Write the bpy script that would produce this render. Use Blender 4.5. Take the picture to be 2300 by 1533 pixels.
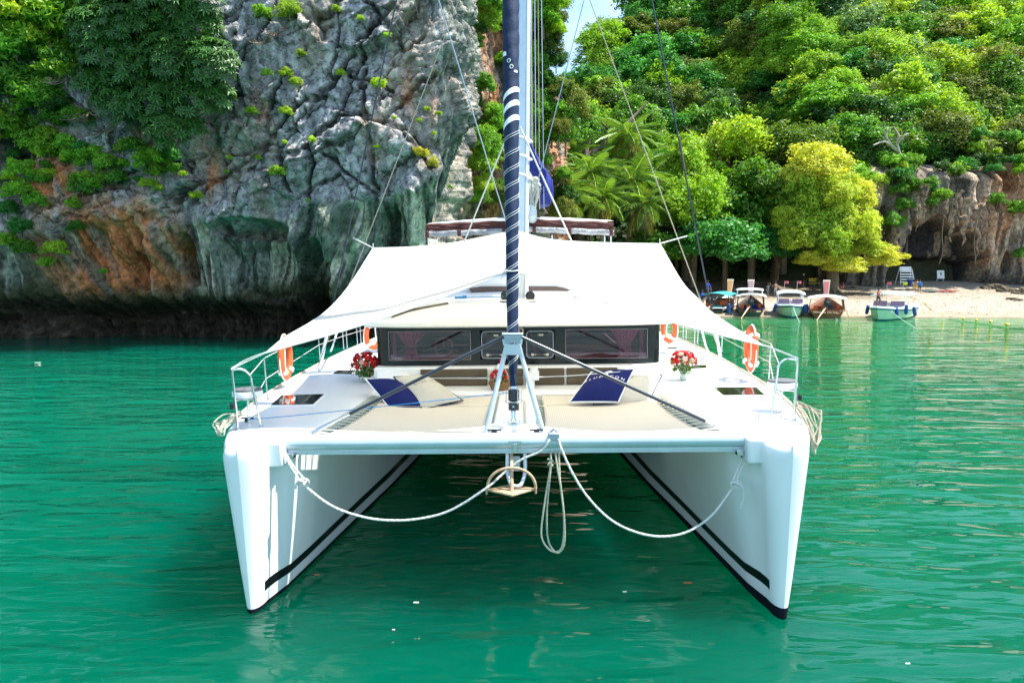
import bpy, math, random
import numpy as np
from mathutils import Vector, Matrix, Euler
random.seed(7); rng = np.random.default_rng(7)
R = math.radians
for o in list(bpy.data.objects): bpy.data.objects.remove(o)
scene = bpy.context.scene
COL = scene.collection
# ------------------------------------------------------------------ camera, sky, sun, exposure
CAM_H = 4.33; PITCH = 6.2; F = 1533.0
cam = bpy.data.cameras.new('camera'); cam.sensor_width = 36; cam.lens = 36*F/2300
cam.clip_start = 0.1; cam.clip_end = 3000
camo = bpy.data.objects.new('camera', cam); COL.objects.link(camo)
camo.location = (0, 0, CAM_H); camo.rotation_euler = (R(90-PITCH), 0, 0)
scene.camera = camo
SUN_EL, SUN_AZ = 62.0, 93.0          # azimuth clockwise from +Y: the sun stands high to the right
world = bpy.data.worlds.new('World'); scene.world = world; world.use_nodes = True
nt = world.node_tree; nt.nodes.clear()
sky = nt.nodes.new('ShaderNodeTexSky'); sky.sky_type = 'NISHITA'; sky.sun_disc = False
sky.sun_elevation = R(SUN_EL); sky.sun_rotation = R(SUN_AZ); sky.air_density = 1.0; sky.dust_density = .5; sky.ozone_density = 2.6
tc = nt.nodes.new('ShaderNodeTexCoord')
mp = nt.nodes.new('ShaderNodeMapping'); mp.inputs['Scale'].default_value = (1.4, 1.4, 3.2); mp.inputs['Location'].default_value = (.3, .1, .2)
nz = nt.nodes.new('ShaderNodeTexNoise'); nz.inputs['Scale'].default_value = 2.0; nz.inputs['Detail'].default_value = 7; nz.inputs['Roughness'].default_value = .55
rp = nt.nodes.new('ShaderNodeValToRGB'); rp.color_ramp.elements[0].position = .40; rp.color_ramp.elements[1].position = .66
rp.color_ramp.elements[0].color = (0.04, 0.04, 0.04, 1); rp.color_ramp.elements[1].color = (.34, .34, .34, 1)
mx = nt.nodes.new('ShaderNodeMix'); mx.data_type = 'RGBA'; mx.inputs[7].default_value = (6.6, 8.8, 10.4, 1)
bg = nt.nodes.new('ShaderNodeBackground'); bg.inputs['Strength'].default_value = 0.15
wo = nt.nodes.new('ShaderNodeOutputWorld')
L = nt.links.new
L(tc.outputs['Generated'], mp.inputs['Vector']); L(mp.outputs[0], nz.inputs['Vector']); L(nz.outputs['Fac'], rp.inputs['Fac'])
L(rp.outputs['Color'], mx.inputs[0]); L(sky.outputs[0], mx.inputs[6]); L(mx.outputs[2], bg.inputs['Color']); L(bg.outputs[0], wo.inputs['Surface'])
sl = bpy.data.lights.new('sun', 'SUN'); sl.energy = 5.0; sl.angle = R(.5); sl.color = (1, .96, .88)
so = bpy.data.objects.new('sun', sl); COL.objects.link(so)
sdir = Vector((math.sin(R(SUN_AZ))*math.cos(R(SUN_EL)), math.cos(R(SUN_AZ))*math.cos(R(SUN_EL)), math.sin(R(SUN_EL))))
so.rotation_euler = sdir.to_track_quat('Z', 'Y').to_euler(); so.location = sdir*60
vs = scene.view_settings; vs.view_transform = 'Standard'; vs.look = 'None'; vs.exposure = 1.1; vs.gamma = 1; vs.use_curve_mapping = False
scene.render.engine = 'CYCLES'; cy = scene.cycles
cy.max_bounces = 7; cy.diffuse_bounces = 3; cy.glossy_bounces = 4; cy.transmission_bounces = 4; cy.transparent_max_bounces = 12
cy.sample_clamp_indirect = 6; cy.caustics_reflective = False; cy.caustics_refractive = False; cy.use_denoising = True

# ------------------------------------------------------------------ photo pixel -> place
cp, sp_ = math.cos(R(PITCH)), math.sin(R(PITCH))
def ray(px, py):
    u = (px-1150)/F; v = (766.5-py)/F
    return Vector((u, cp+v*sp_, v*cp-sp_))
def P(px, py, Y):                       # point seen at px,py standing Y metres away
    d = ray(px, py); t = Y/d.y
    return Vector((d.x*t, Y, CAM_H+d.z*t))
def G(px, py, z=0.0):
    d = ray(px, py); t = (z-CAM_H)/d.z
    return Vector((d.x*t, d.y*t, z))
# boat frame: built square to the world, then turned a little and heeled a little
MB_ = Matrix.Translation((.045, 8.4, 0)) @ Matrix.Rotation(R(-1.3), 4, 'Z') @ Matrix.Rotation(R(-.8), 4, 'Y') @ Matrix.Translation((0, -8.4, 0))
MI_ = MB_.inverted()
def BP(px, py, Y): return MI_ @ P(px, py, Y)
def DK(px, py, z=2.15):                 # photo pixel -> point of the boat's plane z
    o = MI_ @ Vector((0, 0, CAM_H)); d = (MI_.to_3x3() @ ray(px, py)); t = (z-o.z)/d.z
    return o+d*t
BOAT = []                               # top-level things that ride on the boat

# ------------------------------------------------------------------ materials
def mat(name, col, rough=.5, spec=.5, metal=0, noise=None, bump=None, coat=0, **kw):
    m = bpy.data.materials.new(name); m.use_nodes = True; n = m.node_tree.nodes; b = n['Principled BSDF']; k = m.node_tree.links.new
    b.inputs['Base Color'].default_value = (*col, 1); b.inputs['Roughness'].default_value = rough
    b.inputs['Specular IOR Level'].default_value = spec; b.inputs['Metallic'].default_value = metal; b.inputs['Coat Weight'].default_value = coat
    t = n.new('ShaderNodeTexCoord')
    if noise:                           # (scale, amount 0..1, second colour)
        nn = n.new('ShaderNodeTexNoise'); nn.inputs['Scale'].default_value = noise[0]; nn.inputs['Detail'].default_value = 5
        r = n.new('ShaderNodeValToRGB'); r.color_ramp.elements[0].position = .35; r.color_ramp.elements[1].position = .65
        c2 = noise[2] if len(noise) > 2 else tuple(c*(1-noise[1]) for c in col)
        r.color_ramp.elements[0].color = (*c2, 1); r.color_ramp.elements[1].color = (*col, 1)
        k(t.outputs['Object'], nn.inputs['Vector']); k(nn.outputs['Fac'], r.inputs['Fac']); k(r.outputs[0], b.inputs['Base Color'])
    if bump:
        bn = n.new('ShaderNodeTexNoise'); bn.inputs['Scale'].default_value = bump[0]; bn.inputs['Detail'].default_value = 4
        bb = n.new('ShaderNodeBump'); bb.inputs['Strength'].default_value = bump[1]; bb.inputs['Distance'].default_value = bump[2] if len(bump) > 2 else .02
        k(t.outputs['Object'], bn.inputs['Vector']); k(bn.outputs['Fac'], bb.inputs['Height']); k(bb.outputs[0], b.inputs['Normal'])
    return m
M = {}
M['gel'] = mat('gelcoat', (.78, .80, .80), .36, .4, noise=(1.3, .05))
M['deck'] = mat('deck_gelcoat', (.86, .85, .82), .5, .5, noise=(3, .05), bump=(120, .1, .004))
M['cream'] = mat('cream_gelcoat', (.87, .86, .82), .4, .5, noise=(2, .05))
M['black'] = mat('black_paint', (.006, .006, .008), .3, .4)
M['boot'] = mat('antifoul', (.006, .008, .014), .7, .12)
M['alu'] = mat('anodised_aluminium', (.60, .67, .74), .32, .5, .35, noise=(4, .1))
M['grey'] = mat('grey_metal', (.34, .40, .46), .4, .5, .3)
M['steel'] = mat('steel', (.62, .64, .66), .18, .5, .95)
M['dark'] = mat('dark_fitting', (.015, .016, .02), .35)
M['carbon'] = mat('carbon_tube', (.025, .035, .05), .28, .5)
M['navy'] = mat('navy_cloth', (.008, .024, .070), .75, .3, noise=(9, .35), bump=(30, .3, .02))
M['blue'] = mat('blue_cloth', (.018, .028, .22), .7, .3, noise=(5, .3), bump=(14, .5, .05))
M['white'] = mat('white_cloth', (.82, .83, .82), .8, .2)
M['wline'] = mat('white_rope', (.72, .72, .68), .8, .2, noise=(60, .25))
M['tan'] = mat('tan_rope', (.52, .46, .34), .85, .2, noise=(50, .35))
M['ivory'] = mat('ivory_cloth', (.58, .53, .43), .85, .2, noise=(14, .06), bump=(40, .15, .01))
M['pillownavy'] = mat('pillow_navy', (.010, .016, .11), .85, .2, noise=(20, .2), bump=(30, .2, .01))
M['brown'] = mat('brown_cushion', (.115, .085, .05), .7, .3, noise=(6, .15), bump=(50, .1, .01))
M['maroon'] = mat('maroon_canvas', (.11, .035, .03), .7, .3, noise=(8, .3), bump=(10, .4, .04))
M['orange'] = mat('orange_buoy', (.80, .13, .035), .5, .4, noise=(6, .15))
M['bline'] = mat('blue_line', (.02, .22, .50), .7)
M['bronze'] = mat('rusty_galvanised', (.40, .25, .14), .6, .4, .2, noise=(14, .4, (.55, .42, .28)), bump=(50, .3, .01))
M['red'] = mat('rose_red', (.42, .003, .008), .6, .2)
M['pinkrose'] = mat('rose_pale', (.60, .30, .24), .6, .3)
M['stemgreen'] = mat('bouquet_green', (.06, .16, .02), .5, .3)
M['vase'] = mat('vase_glass', (.32, .42, .36), .1, .6)
M['wicker'] = mat('wicker', (.36, .19, .08), .7, .3, noise=(40, .5))
M['pink'] = mat('pink_curtain', (.75, .32, .50), .85, .2)
M['seatbrown'] = mat('saloon_seat', (.36, .15, .09), .7)
M['inside'] = mat('saloon_dark', (.16, .10, .12), .7)
M['yellow'] = mat('yellow', (.75, .5, .03), .5)
M['skin'] = mat('skin', (.42, .24, .16), .6)
M['skindark'] = mat('skin_dark', (.14, .07, .045), .6)
M['hair'] = mat('hair', (.02, .015, .012), .6)
M['teal'] = mat('teal_paint', (.004, .13, .18), .45, .3)
M['palehull'] = mat('pale_hull', (.50, .62, .50), .4, noise=(3, .1))
M['turq'] = mat('turquoise_cloth', (.03, .42, .48), .7)
M['wood'] = mat('boat_wood', (.24, .10, .05), .6, .3, noise=(9, .45), bump=(20, .3, .02))
M['darkwood'] = mat('dark_boat_wood', (.06, .035, .03), .6, .3, noise=(9, .4))
M['darkgreen'] = mat('dark_green_paint', (.02, .05, .035), .5)
M['fender'] = mat('fender_blue', (.006, .05, .22), .5)
M['bark'] = mat('bark', (.13, .09, .06), .9, .1, noise=(6, .4), bump=(14, .6, .04))
M['palebark'] = mat('pale_bark', (.24, .19, .14), .9, .1, noise=(6, .4), bump=(14, .6, .04))
M['rockpale'] = mat('beach_rock', (.16, .13, .09), .9, .1, noise=(3, .5), bump=(6, .8, .1))

def glass_mat(name, tint, k=.5):
    m = bpy.data.materials.new(name); m.use_nodes = True; n = m.node_tree.nodes; n.clear(); l = m.node_tree.links.new
    tr = n.new('ShaderNodeBsdfTransparent'); tr.inputs[0].default_value = (*tint, 1)
    gl = n.new('ShaderNodeBsdfGlossy'); gl.inputs['Roughness'].default_value = .02; gl.inputs[0].default_value = (.9, .9, .95, 1)
    fr = n.new('ShaderNodeFresnel'); fr.inputs[0].default_value = k
    ms = n.new('ShaderNodeMixShader'); o = n.new('ShaderNodeOutputMaterial')
    l(fr.outputs[0], ms.inputs[0]); l(tr.outputs[0], ms.inputs[1]); l(gl.outputs[0], ms.inputs[2]); l(ms.outputs[0], o.inputs[0]); return m
M['glass'] = glass_mat('tinted_window', (.74, .62, .68), 1.55)
M['hatch'] = mat('hatch_glass', (.015, .01, .014), .06, .9)
M['clear'] = mat('rolled_clear_vinyl', (.42, .42, .44), .12, .8, noise=(5, .6), bump=(7, .9, .08))

def cloth_trans(name, col, f=.35):
    m = bpy.data.materials.new(name); m.use_nodes = True; n = m.node_tree.nodes; n.clear(); l = m.node_tree.links.new
    d = n.new('ShaderNodeBsdfDiffuse'); d.inputs[0].default_value = (*col, 1); t = n.new('ShaderNodeBsdfTranslucent'); t.inputs[0].default_value = (col[0], col[1]*.97, col[2]*.9, 1)
    ms = n.new('ShaderNodeMixShader'); ms.inputs[0].default_value = f; o = n.new('ShaderNodeOutputMaterial')
    l(d.outputs[0], ms.inputs[1]); l(t.outputs[0], ms.inputs[2]); l(ms.outputs[0], o.inputs[0]); return m
M['awning'] = cloth_trans('awning_cloth', (.93, .92, .89), .68)

def leaf_mat(name, trans=.40, rough=.5, spec=.35):
    m = bpy.data.materials.new(name); m.use_nodes = True; n = m.node_tree.nodes; n.clear(); l = m.node_tree.links.new
    oi = n.new('ShaderNodeObjectInfo'); at = n.new('ShaderNodeAttribute'); at.attribute_name = 'tint'
    hs = n.new('ShaderNodeMix'); hs.data_type = 'RGBA'; hs.blend_type = 'MULTIPLY'; hs.inputs[0].default_value = 1
    l(oi.outputs['Color'], hs.inputs[6]); l(at.outputs['Color'], hs.inputs[7])
    b = n.new('ShaderNodeBsdfPrincipled'); b.inputs['Roughness'].default_value = rough; b.inputs['Specular IOR Level'].default_value = spec
    tb = n.new('ShaderNodeBsdfTranslucent'); mu = n.new('ShaderNodeMix'); mu.data_type = 'RGBA'; mu.blend_type = 'MULTIPLY'; mu.inputs[0].default_value = 1
    mu.inputs[7].default_value = (1.5, 1.35, .5, 1)
    l(hs.outputs[2], b.inputs['Base Color']); l(hs.outputs[2], mu.inputs[6]); l(mu.outputs[2], tb.inputs[0])
    ms = n.new('ShaderNodeMixShader'); ms.inputs[0].default_value = trans; o = n.new('ShaderNodeOutputMaterial')
    l(b.outputs[0], ms.inputs[1]); l(tb.outputs[0], ms.inputs[2]); l(ms.outputs[0], o.inputs[0]); return m
M['leaf'] = leaf_mat('leaf'); M['gloss_leaf'] = leaf_mat('glossy_leaf', .25, .42, .4)

# ------------------------------------------------------------------ object helpers
def link(o): COL.objects.link(o); return o
def thing(name, label, cat, loc=(0, 0, 0), group=None, boat=False):
    o = link(bpy.data.objects.new(name, None)); o.location = loc; o.empty_display_size = .1
    return tag(o, label, cat, group, boat)
def tag(o, label, cat, group=None, boat=False):
    o['label'] = label; o['category'] = cat
    if group: o['group'] = group
    if boat: BOAT.append(o)
    return o
class MB:
    def __init__(s): s.v = []; s.f = []; s.m = []
    def add(s, vs_, fs, mi=0):
        b = len(s.v); s.v += [tuple(p) for p in vs_]; s.f += [tuple(b+i for i in f) for f in fs]; s.m += [mi]*len(fs); return s
    def box(s, c, sz, rot=None, mi=0, taper=1.0):
        c = Vector(c); hx, hy, hz = sz[0]/2, sz[1]/2, sz[2]/2
        vs_ = [Vector((x*hx*(taper if z > 0 else 1), y*hy*(taper if z > 0 else 1), z*hz)) for z in (-1, 1) for y in (-1, 1) for x in (-1, 1)]
        if rot: e = Euler(rot).to_matrix(); vs_ = [e @ v for v in vs_]
        return s.add([c+v for v in vs_], [(0, 2, 3, 1), (4, 5, 7, 6), (0, 1, 5, 4), (2, 6, 7, 3), (0, 4, 6, 2), (1, 3, 7, 5)], mi)
    def tube(s, pts, r, n=8, closed=False, mi=0, flat=1.0):
        pts = [Vector(p) for p in pts]; k = len(pts)
        rs = r if isinstance(r, (list, tuple)) else [r]*k
        T = []
        for i in range(k):
            a = pts[(i-1) % k] if (closed or i > 0) else pts[i]; b = pts[(i+1) % k] if (closed or i < k-1) else pts[i]
            t = (b-a); T.append(t.normalized() if t.length > 1e-9 else Vector((0, 0, 1)))
        up = Vector((0, 0, 1)) if abs(T[0].z) < .9 else Vector((1, 0, 0))
        N = (up-T[0]*up.dot(T[0])).normalized(); vs_ = []
        for i in range(k):
            N = (N-T[i]*N.dot(T[i])); N = N.normalized() if N.length > 1e-6 else T[i].orthogonal().normalized()
            B = T[i].cross(N)
            for j in range(n):
                a = 2*math.pi*j/n; vs_.append(pts[i]+N*(math.cos(a)*rs[i]*flat)+B*(math.sin(a)*rs[i]))
        fs = []
        for i in range(k if closed else k-1):
            for j in range(n):
                a = i*n+j; b = i*n+(j+1) % n; c = ((i+1) % k)*n+(j+1) % n; d = ((i+1) % k)*n+j; fs.append((a, d, c, b))
        if not closed: fs.append(tuple(range(n))); fs.append(tuple(reversed(range((k-1)*n, k*n))))
        return s.add(vs_, fs, mi)
    def lathe(s, prof, c=(0, 0, 0), n=16, mi=0, axis='Z', sx=1, sy=1):
        c = Vector(c); vs_ = []
        for r, h in prof:
            for j in range(n):
                a = 2*math.pi*j/n; x, y = math.cos(a)*r*sx, math.sin(a)*r*sy
                vs_.append(c+(Vector((x, y, h)) if axis == 'Z' else Vector((x, h, y)) if axis == 'Y' else Vector((h, x, y))))
        fs = [(i*n+j, i*n+(j+1) % n, (i+1)*n+(j+1) % n, (i+1)*n+j) for i in range(len(prof)-1) for j in range(n)]
        fs.append(tuple(reversed(range(n)))); fs.append(tuple(range((len(prof)-1)*n, len(prof)*n)))
        return s.add(vs_, fs, mi)
    def grid(s, rows, mi=0, closed_u=False):
        nr, nc = len(rows), len(rows[0]); vs_ = [p for r in rows for p in r]
        fs = [(i*nc+j, i*nc+(j+1) % nc, (i+1)*nc+(j+1) % nc, (i+1)*nc+j) for i in range(nr-1) for j in range(nc if closed_u else nc-1)]
        return s.add(vs_, fs, mi)
    def prism(s, poly, ext, mi=0):      # poly of Vectors, extruded by vector ext
        n = len(poly); ext = Vector(ext); a = [Vector(p) for p in poly]; vs_ = a+[p+ext for p in a]
        return s.add(vs_, [tuple(range(n)), tuple(reversed(range(n, 2*n)))]+[(i, i+n, (i+1) % n+n, (i+1) % n) for i in range(n)], mi)
    def build(s, name, mats, parent=None, smooth=False, bevel=0, loc=None):
        me = bpy.data.meshes.new(name)
        vv = s.v if loc is None else [(v[0]-loc[0], v[1]-loc[1], v[2]-loc[2]) for v in s.v]
        me.from_pydata(vv, [], s.f)
        mats = mats if isinstance(mats, (list, tuple)) else [mats]
        for m in mats: me.materials.append(m)
        if len(mats) > 1: me.polygons.foreach_set('material_index', s.m)
        import bmesh
        bm = bmesh.new(); bm.from_mesh(me); bmesh.ops.recalc_face_normals(bm, faces=bm.faces)
        bm.to_mesh(me); bm.free()
        if smooth: me.shade_smooth(); me.set_sharp_from_angle(angle=R(smooth if smooth is not True else 40))
        o = link(bpy.data.objects.new(name, me))
        if loc is not None: o.location = loc
        if parent is not None:
            o.parent = parent
            if parent.parent is None: pw = parent.location
            else: pw = parent.location + parent.parent.location
            o.location = Vector(o.location) - Vector(pw)
        if bevel:
            md = o.modifiers.new('bevel', 'BEVEL'); md.width = bevel; md.segments = 2; md.limit_method = 'ANGLE'; md.angle_limit = R(50)
        return o
def spline(pts, n=10):                  # catmull-rom
    pts = [Vector(p) for p in pts]; out = []
    q = [pts[0]*2-pts[1]]+pts+[pts[-1]*2-pts[-2]]
    for i in range(1, len(q)-2):
        for k in range(n):
            t = k/n; a, b, c, d = q[i-1], q[i], q[i+1], q[i+2]
            out.append(.5*((2*b)+(c-a)*t+(2*a-5*b+4*c-d)*t*t+(3*b-3*c+d-a)*t**3))
    out.append(pts[-1]); return out
def lerp(a, b, t): return a+(b-a)*t
def interp(x, xs, ys): return float(np.interp(x, xs, ys))
def sst(x, a, b): t = np.clip((x-a)/(b-a), 0, 1); return t*t*(3-2*t)

# ------------------------------------------------------------------ numpy noise
def _h(i, j, s):
    n = (i.astype(np.int64)*374761393+j.astype(np.int64)*668265263+s*1442695041) & 0xffffffff
    n = ((n ^ (n >> 13))*1274126177) & 0xffffffff; n = (n ^ (n >> 16)) & 0xffffffff
    n = (n*2246822519) & 0xffffffff; n = n ^ (n >> 15)
    return (n & 0xffffff)/float(0xffffff)
def vnoise(x, y, s=0):
    i = np.floor(x); j = np.floor(y); fx = x-i; fy = y-j; fx = fx*fx*(3-2*fx); fy = fy*fy*(3-2*fy)
    a = _h(i, j, s); b = _h(i+1, j, s); c = _h(i, j+1, s); d = _h(i+1, j+1, s)
    return a+(b-a)*fx+(c-a)*fy+(a-b-c+d)*fx*fy
def fbm(x, y, o=4, s=0):
    t = 0; a = .5
    for k in range(o): t = t+a*vnoise(x*2**k, y*2**k, s+k*17); a *= .5
    return t/(1-.5**o)
def voro(x, y, s=0, jit=.95):
    i = np.floor(x); j = np.floor(y); f1 = np.full(x.shape, 9.); f2 = np.full(x.shape, 9.); cid = np.zeros(x.shape); dx1 = np.zeros(x.shape); dy1 = np.zeros(x.shape)
    for a in (-1, 0, 1):
        for b in (-1, 0, 1):
            px = i+a+.5+(_h(i+a, j+b, s)-.5)*jit; py = j+b+.5+(_h(i+a, j+b, s+5)-.5)*jit
            d = np.hypot(x-px, y-py); c = _h(i+a, j+b, s+9); m = d < f1
            f2 = np.where(m, f1, np.minimum(f2, d)); cid = np.where(m, c, cid); dx1 = np.where(m, x-px, dx1); dy1 = np.where(m, y-py, dy1); f1 = np.where(m, d, f1)
    return f1, f2, cid, dx1, dy1
def npmesh(name, V, Fq, mats, col=None, colname='tint', smooth=True):
    me = bpy.data.meshes.new(name); k = Fq.shape[1]
    me.vertices.add(len(V)); me.vertices.foreach_set('co', V.astype(np.float32).ravel())
    me.loops.add(Fq.size); me.loops.foreach_set('vertex_index', Fq.astype(np.int32).ravel())
    me.polygons.add(len(Fq)); me.polygons.foreach_set('loop_start', np.arange(0, Fq.size, k, dtype=np.int32))
    me.update(calc_edges=True)
    for m in (mats if isinstance(mats, list) else [mats]): me.materials.append(m)
    if col is not None:
        a = me.color_attributes.new(colname, 'FLOAT_COLOR', 'POINT'); c = np.ones((len(V), 4), np.float32); c[:, :3] = col; a.data.foreach_set('color', c.ravel())
    if smooth: me.shade_smooth()
    return me
# ================================================================== THE SETTING
def beach_z(x, y):
    sh = 59.3+1.2*np.sin(x*.08)+np.clip((14-x)*.10, 0, 3)
    t = y-sh
    return np.interp(t, [-30, -8, 0, 8, 16, 26, 33], [-6, -1.2, 0, .32, .62, 1.45, 2.5])
# --- water: one sheet, colour by how deep the sand lies under it
xs = np.concatenate([np.linspace(-900, -90, 12), np.linspace(-80, 110, 150), np.linspace(130, 900, 12)])
ys = np.concatenate([np.linspace(-900, -30, 14), np.linspace(-20, 70, 110), np.linspace(90, 900, 10)])
X, Y = np.meshgrid(xs, ys); V = np.stack([X.ravel(), Y.ravel(), np.zeros(X.size)], 1)
nc = len(xs); ii = (np.arange(len(ys)-1)[:, None]*nc+np.arange(nc-1)[None]).ravel(); Fq = np.stack([ii, ii+1, ii+nc+1, ii+nc], 1)
sh = 59.3+1.2*np.sin(X*.08)+np.clip((14-X)*.10, 0, 3); dist = sh-Y+2.5*(fbm(X*.15, Y*.15, 3, 3)-.5)
stops = [-3, 0, 1.5, 4, 9, 18, 32, 60]
def cc(a): return np.interp(np.where((X > -4) & (Y < 80), dist, 60), stops, a)
patch = fbm(X*.05, Y*.09, 3, 8)[..., None]
wc = np.stack([cc([.20, .18, .11, .05, .016, .002, .0, .0]), cc([.24, .28, .28, .25, .20, .135, .100, .090]), cc([.14, .14, .12, .092, .058, .042, .044, .052])], -1)*(.65+.7*patch)
me = npmesh('water', V, Fq, [], wc.reshape(-1, 3), 'deep')
m = bpy.data.materials.new('sea_water'); m.use_nodes = True; n = m.node_tree.nodes; b = n['Principled BSDF']; l = m.node_tree.links.new
b.inputs['Roughness'].default_value = .03; b.inputs['IOR'].default_value = 1.33; b.inputs['Specular IOR Level'].default_value = .42
at = n.new('ShaderNodeAttribute'); at.attribute_name = 'deep'; l(at.outputs['Color'], b.inputs['Base Color'])
t = n.new('ShaderNodeTexCoord'); prev = None
for sc_, stx, st, ds, dt in ((.30, 1.7, .6, .34, 2), (1.0, 1.9, .8, .13, 2), (3.0, 1.7, .6, .030, 1)):
    mpn = n.new('ShaderNodeMapping'); mpn.inputs['Scale'].default_value = (sc_/stx, sc_*stx, sc_); mpn.inputs['Rotation'].default_value = (0, 0, R(14+8*sc_))
    q = n.new('ShaderNodeTexNoise'); q.inputs['Scale'].default_value = 1; q.inputs['Detail'].default_value = dt; q.inputs['Distortion'].default_value = .6
    bp = n.new('ShaderNodeBump'); bp.inputs['Strength'].default_value = st; bp.inputs['Distance'].default_value = ds
    l(t.outputs['Object'], mpn.inputs[0]); l(mpn.outputs[0], q.inputs['Vector']); l(q.outputs['Fac'], bp.inputs['Height'])
    if prev: l(prev.outputs[0], bp.inputs['Normal'])
    prev = bp
b.inputs['Subsurface Weight'].default_value = 1; b.inputs['Subsurface Radius'].default_value = (.2, 1.0, .75); b.inputs['Subsurface Scale'].default_value = 30
l(prev.outputs[0], b.inputs['Normal'])
me.materials.append(m); wo_ = link(bpy.data.objects.new('water', me)); wo_['kind'] = 'structure'

# --- ground: sea bed, beach and the wooded hill in one sheet
def hill_z(x, y):
    bz = beach_z(x, y)
    slope = 3+(y-93)*.98+6*(fbm(x*.03, y*.03, 3, 4)-.5)+5*(fbm(x*.09, y*.09, 3, 6)-.5)
    lift = 15*sst(x, 40, 46)
    ridge = np.interp(x, [-60, 4, 9, 14, 20, 27, 36, 50, 200], [14, 14, 26, 40, 49, 56, 62, 66, 70])+4*(fbm(x*.1, y*.1, 3, 12)-.5)
    h = np.minimum(slope+lift, ridge)
    return np.where(y > 93.5, np.maximum(bz, h), bz)
gx = np.concatenate([[-900, -300], np.linspace(-60, 150, 170), [300, 900]]); gy = np.concatenate([[-900, 0], np.linspace(36, 94, 110), np.linspace(95, 260, 80), [900]])
X, Y = np.meshgrid(gx, gy); Z = np.where((Y < 40), -7.0, hill_z(X, Y)+.08*(fbm(X*.8, Y*.8, 3, 2)-.5))
nc = len(gx); ii = (np.arange(len(gy)-1)[:, None]*nc+np.arange(nc-1)[None]).ravel(); Fq = np.stack([ii, ii+1, ii+nc+1, ii+nc], 1)
sand = np.array([.35, .30, .235]); wet = np.array([.30, .25, .18]); soil = np.array([.030, .040, .014]); litter = np.array([.17, .135, .095])  # litter: darker upper-beach tone, leaf litter with tree shade painted into the colour
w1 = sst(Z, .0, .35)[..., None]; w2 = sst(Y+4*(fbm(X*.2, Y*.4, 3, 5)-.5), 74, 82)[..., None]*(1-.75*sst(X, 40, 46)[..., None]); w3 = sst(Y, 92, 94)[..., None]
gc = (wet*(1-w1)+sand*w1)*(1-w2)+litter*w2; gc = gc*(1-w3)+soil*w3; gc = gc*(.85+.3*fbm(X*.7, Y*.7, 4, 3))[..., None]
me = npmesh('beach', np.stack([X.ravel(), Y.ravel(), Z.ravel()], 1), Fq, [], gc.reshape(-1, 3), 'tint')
m = bpy.data.materials.new('sand_and_soil'); m.use_nodes = True; n = m.node_tree.nodes; b = n['Principled BSDF']; l = m.node_tree.links.new
b.inputs['Roughness'].default_value = .95; b.inputs['Specular IOR Level'].default_value = .1
at = n.new('ShaderNodeAttribute'); at.attribute_name = 'tint'; q = n.new('ShaderNodeTexNoise'); q.inputs['Scale'].default_value = 1.4; q.inputs['Detail'].default_value = 10; q.inputs['Roughness'].default_value = .7
mm = n.new('ShaderNodeMix'); mm.data_type = 'RGBA'; mm.blend_type = 'OVERLAY'; mm.inputs[0].default_value = .7
t = n.new('ShaderNodeTexCoord'); l(t.outputs['Object'], q.inputs['Vector']); l(at.outputs['Color'], mm.inputs[6]); l(q.outputs['Fac'], mm.inputs[7]); l(mm.outputs[2], b.inputs['Base Color'])
bp = n.new('ShaderNodeBump'); bp.inputs['Strength'].default_value = .7; bp.inputs['Distance'].default_value = .12; l(q.outputs['Fac'], bp.inputs['Height']); l(bp.outputs[0], b.inputs['Normal'])
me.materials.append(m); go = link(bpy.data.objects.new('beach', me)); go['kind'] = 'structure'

# scattered shell, leaf and coral litter on the sand
g = np.random.default_rng(8); n_ = 2600; lx = g.uniform(12, 66, n_); ly = 60.5+g.random(n_)**.8*26; lz = beach_z(lx, ly)+.06; s_ = .04+.10*g.random(n_)**2; an = g.random(n_)*6.28
Vb = np.stack([np.stack([lx+s_*np.cos(an+q)*r_, ly+s_*np.sin(an+q)*r_, lz+hh], 1) for q, r_, hh in ((0, 1.6, 0), (1.6, .8, .0), (3.1, 1.4, 0), (4.7, .7, 0), (0, 0, .07))], 1).reshape(-1, 3); k5 = np.arange(n_)[:, None]*5; Fb = np.concatenate([k5+np.array([[0, 1, 4]]), k5+np.array([[1, 2, 4]]), k5+np.array([[2, 3, 4]]), k5+np.array([[3, 0, 4]])])
o = link(bpy.data.objects.new('beach_litter', npmesh('beach_litter', Vb, Fb, mat('litter', (.16, .11, .07), .9, .1, noise=(.9, .5, (.34, .30, .24))), smooth=False))); o['kind'] = 'stuff'; tag(o, 'dry leaves and bits of shell scattered over the sand', 'litter')
# --- rock material: albedo from the vertex colours, finer grain and relief from noise
m = bpy.data.materials.new('limestone'); m.use_nodes = True; n = m.node_tree.nodes; b = n['Principled BSDF']; l = m.node_tree.links.new
b.inputs['Roughness'].default_value = .85; b.inputs['Specular IOR Level'].default_value = .25
at = n.new('ShaderNodeAttribute'); at.attribute_name = 'tint'; t = n.new('ShaderNodeTexCoord')
q = n.new('ShaderNodeTexNoise'); q.inputs['Scale'].default_value = 2.4; q.inputs['Detail'].default_value = 12; q.inputs['Roughness'].default_value = .72; q.inputs['Distortion'].default_value = .5
r = n.new('ShaderNodeValToRGB'); r.color_ramp.elements[0].position = .33; r.color_ramp.elements[0].color = (.22, .22, .23, 1); r.color_ramp.elements[1].position = .62; r.color_ramp.elements[1].color = (1.65, 1.62, 1.56, 1)
mm = n.new('ShaderNodeMix'); mm.data_type = 'RGBA'; mm.blend_type = 'MULTIPLY'; mm.inputs[0].default_value = 1
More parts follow.
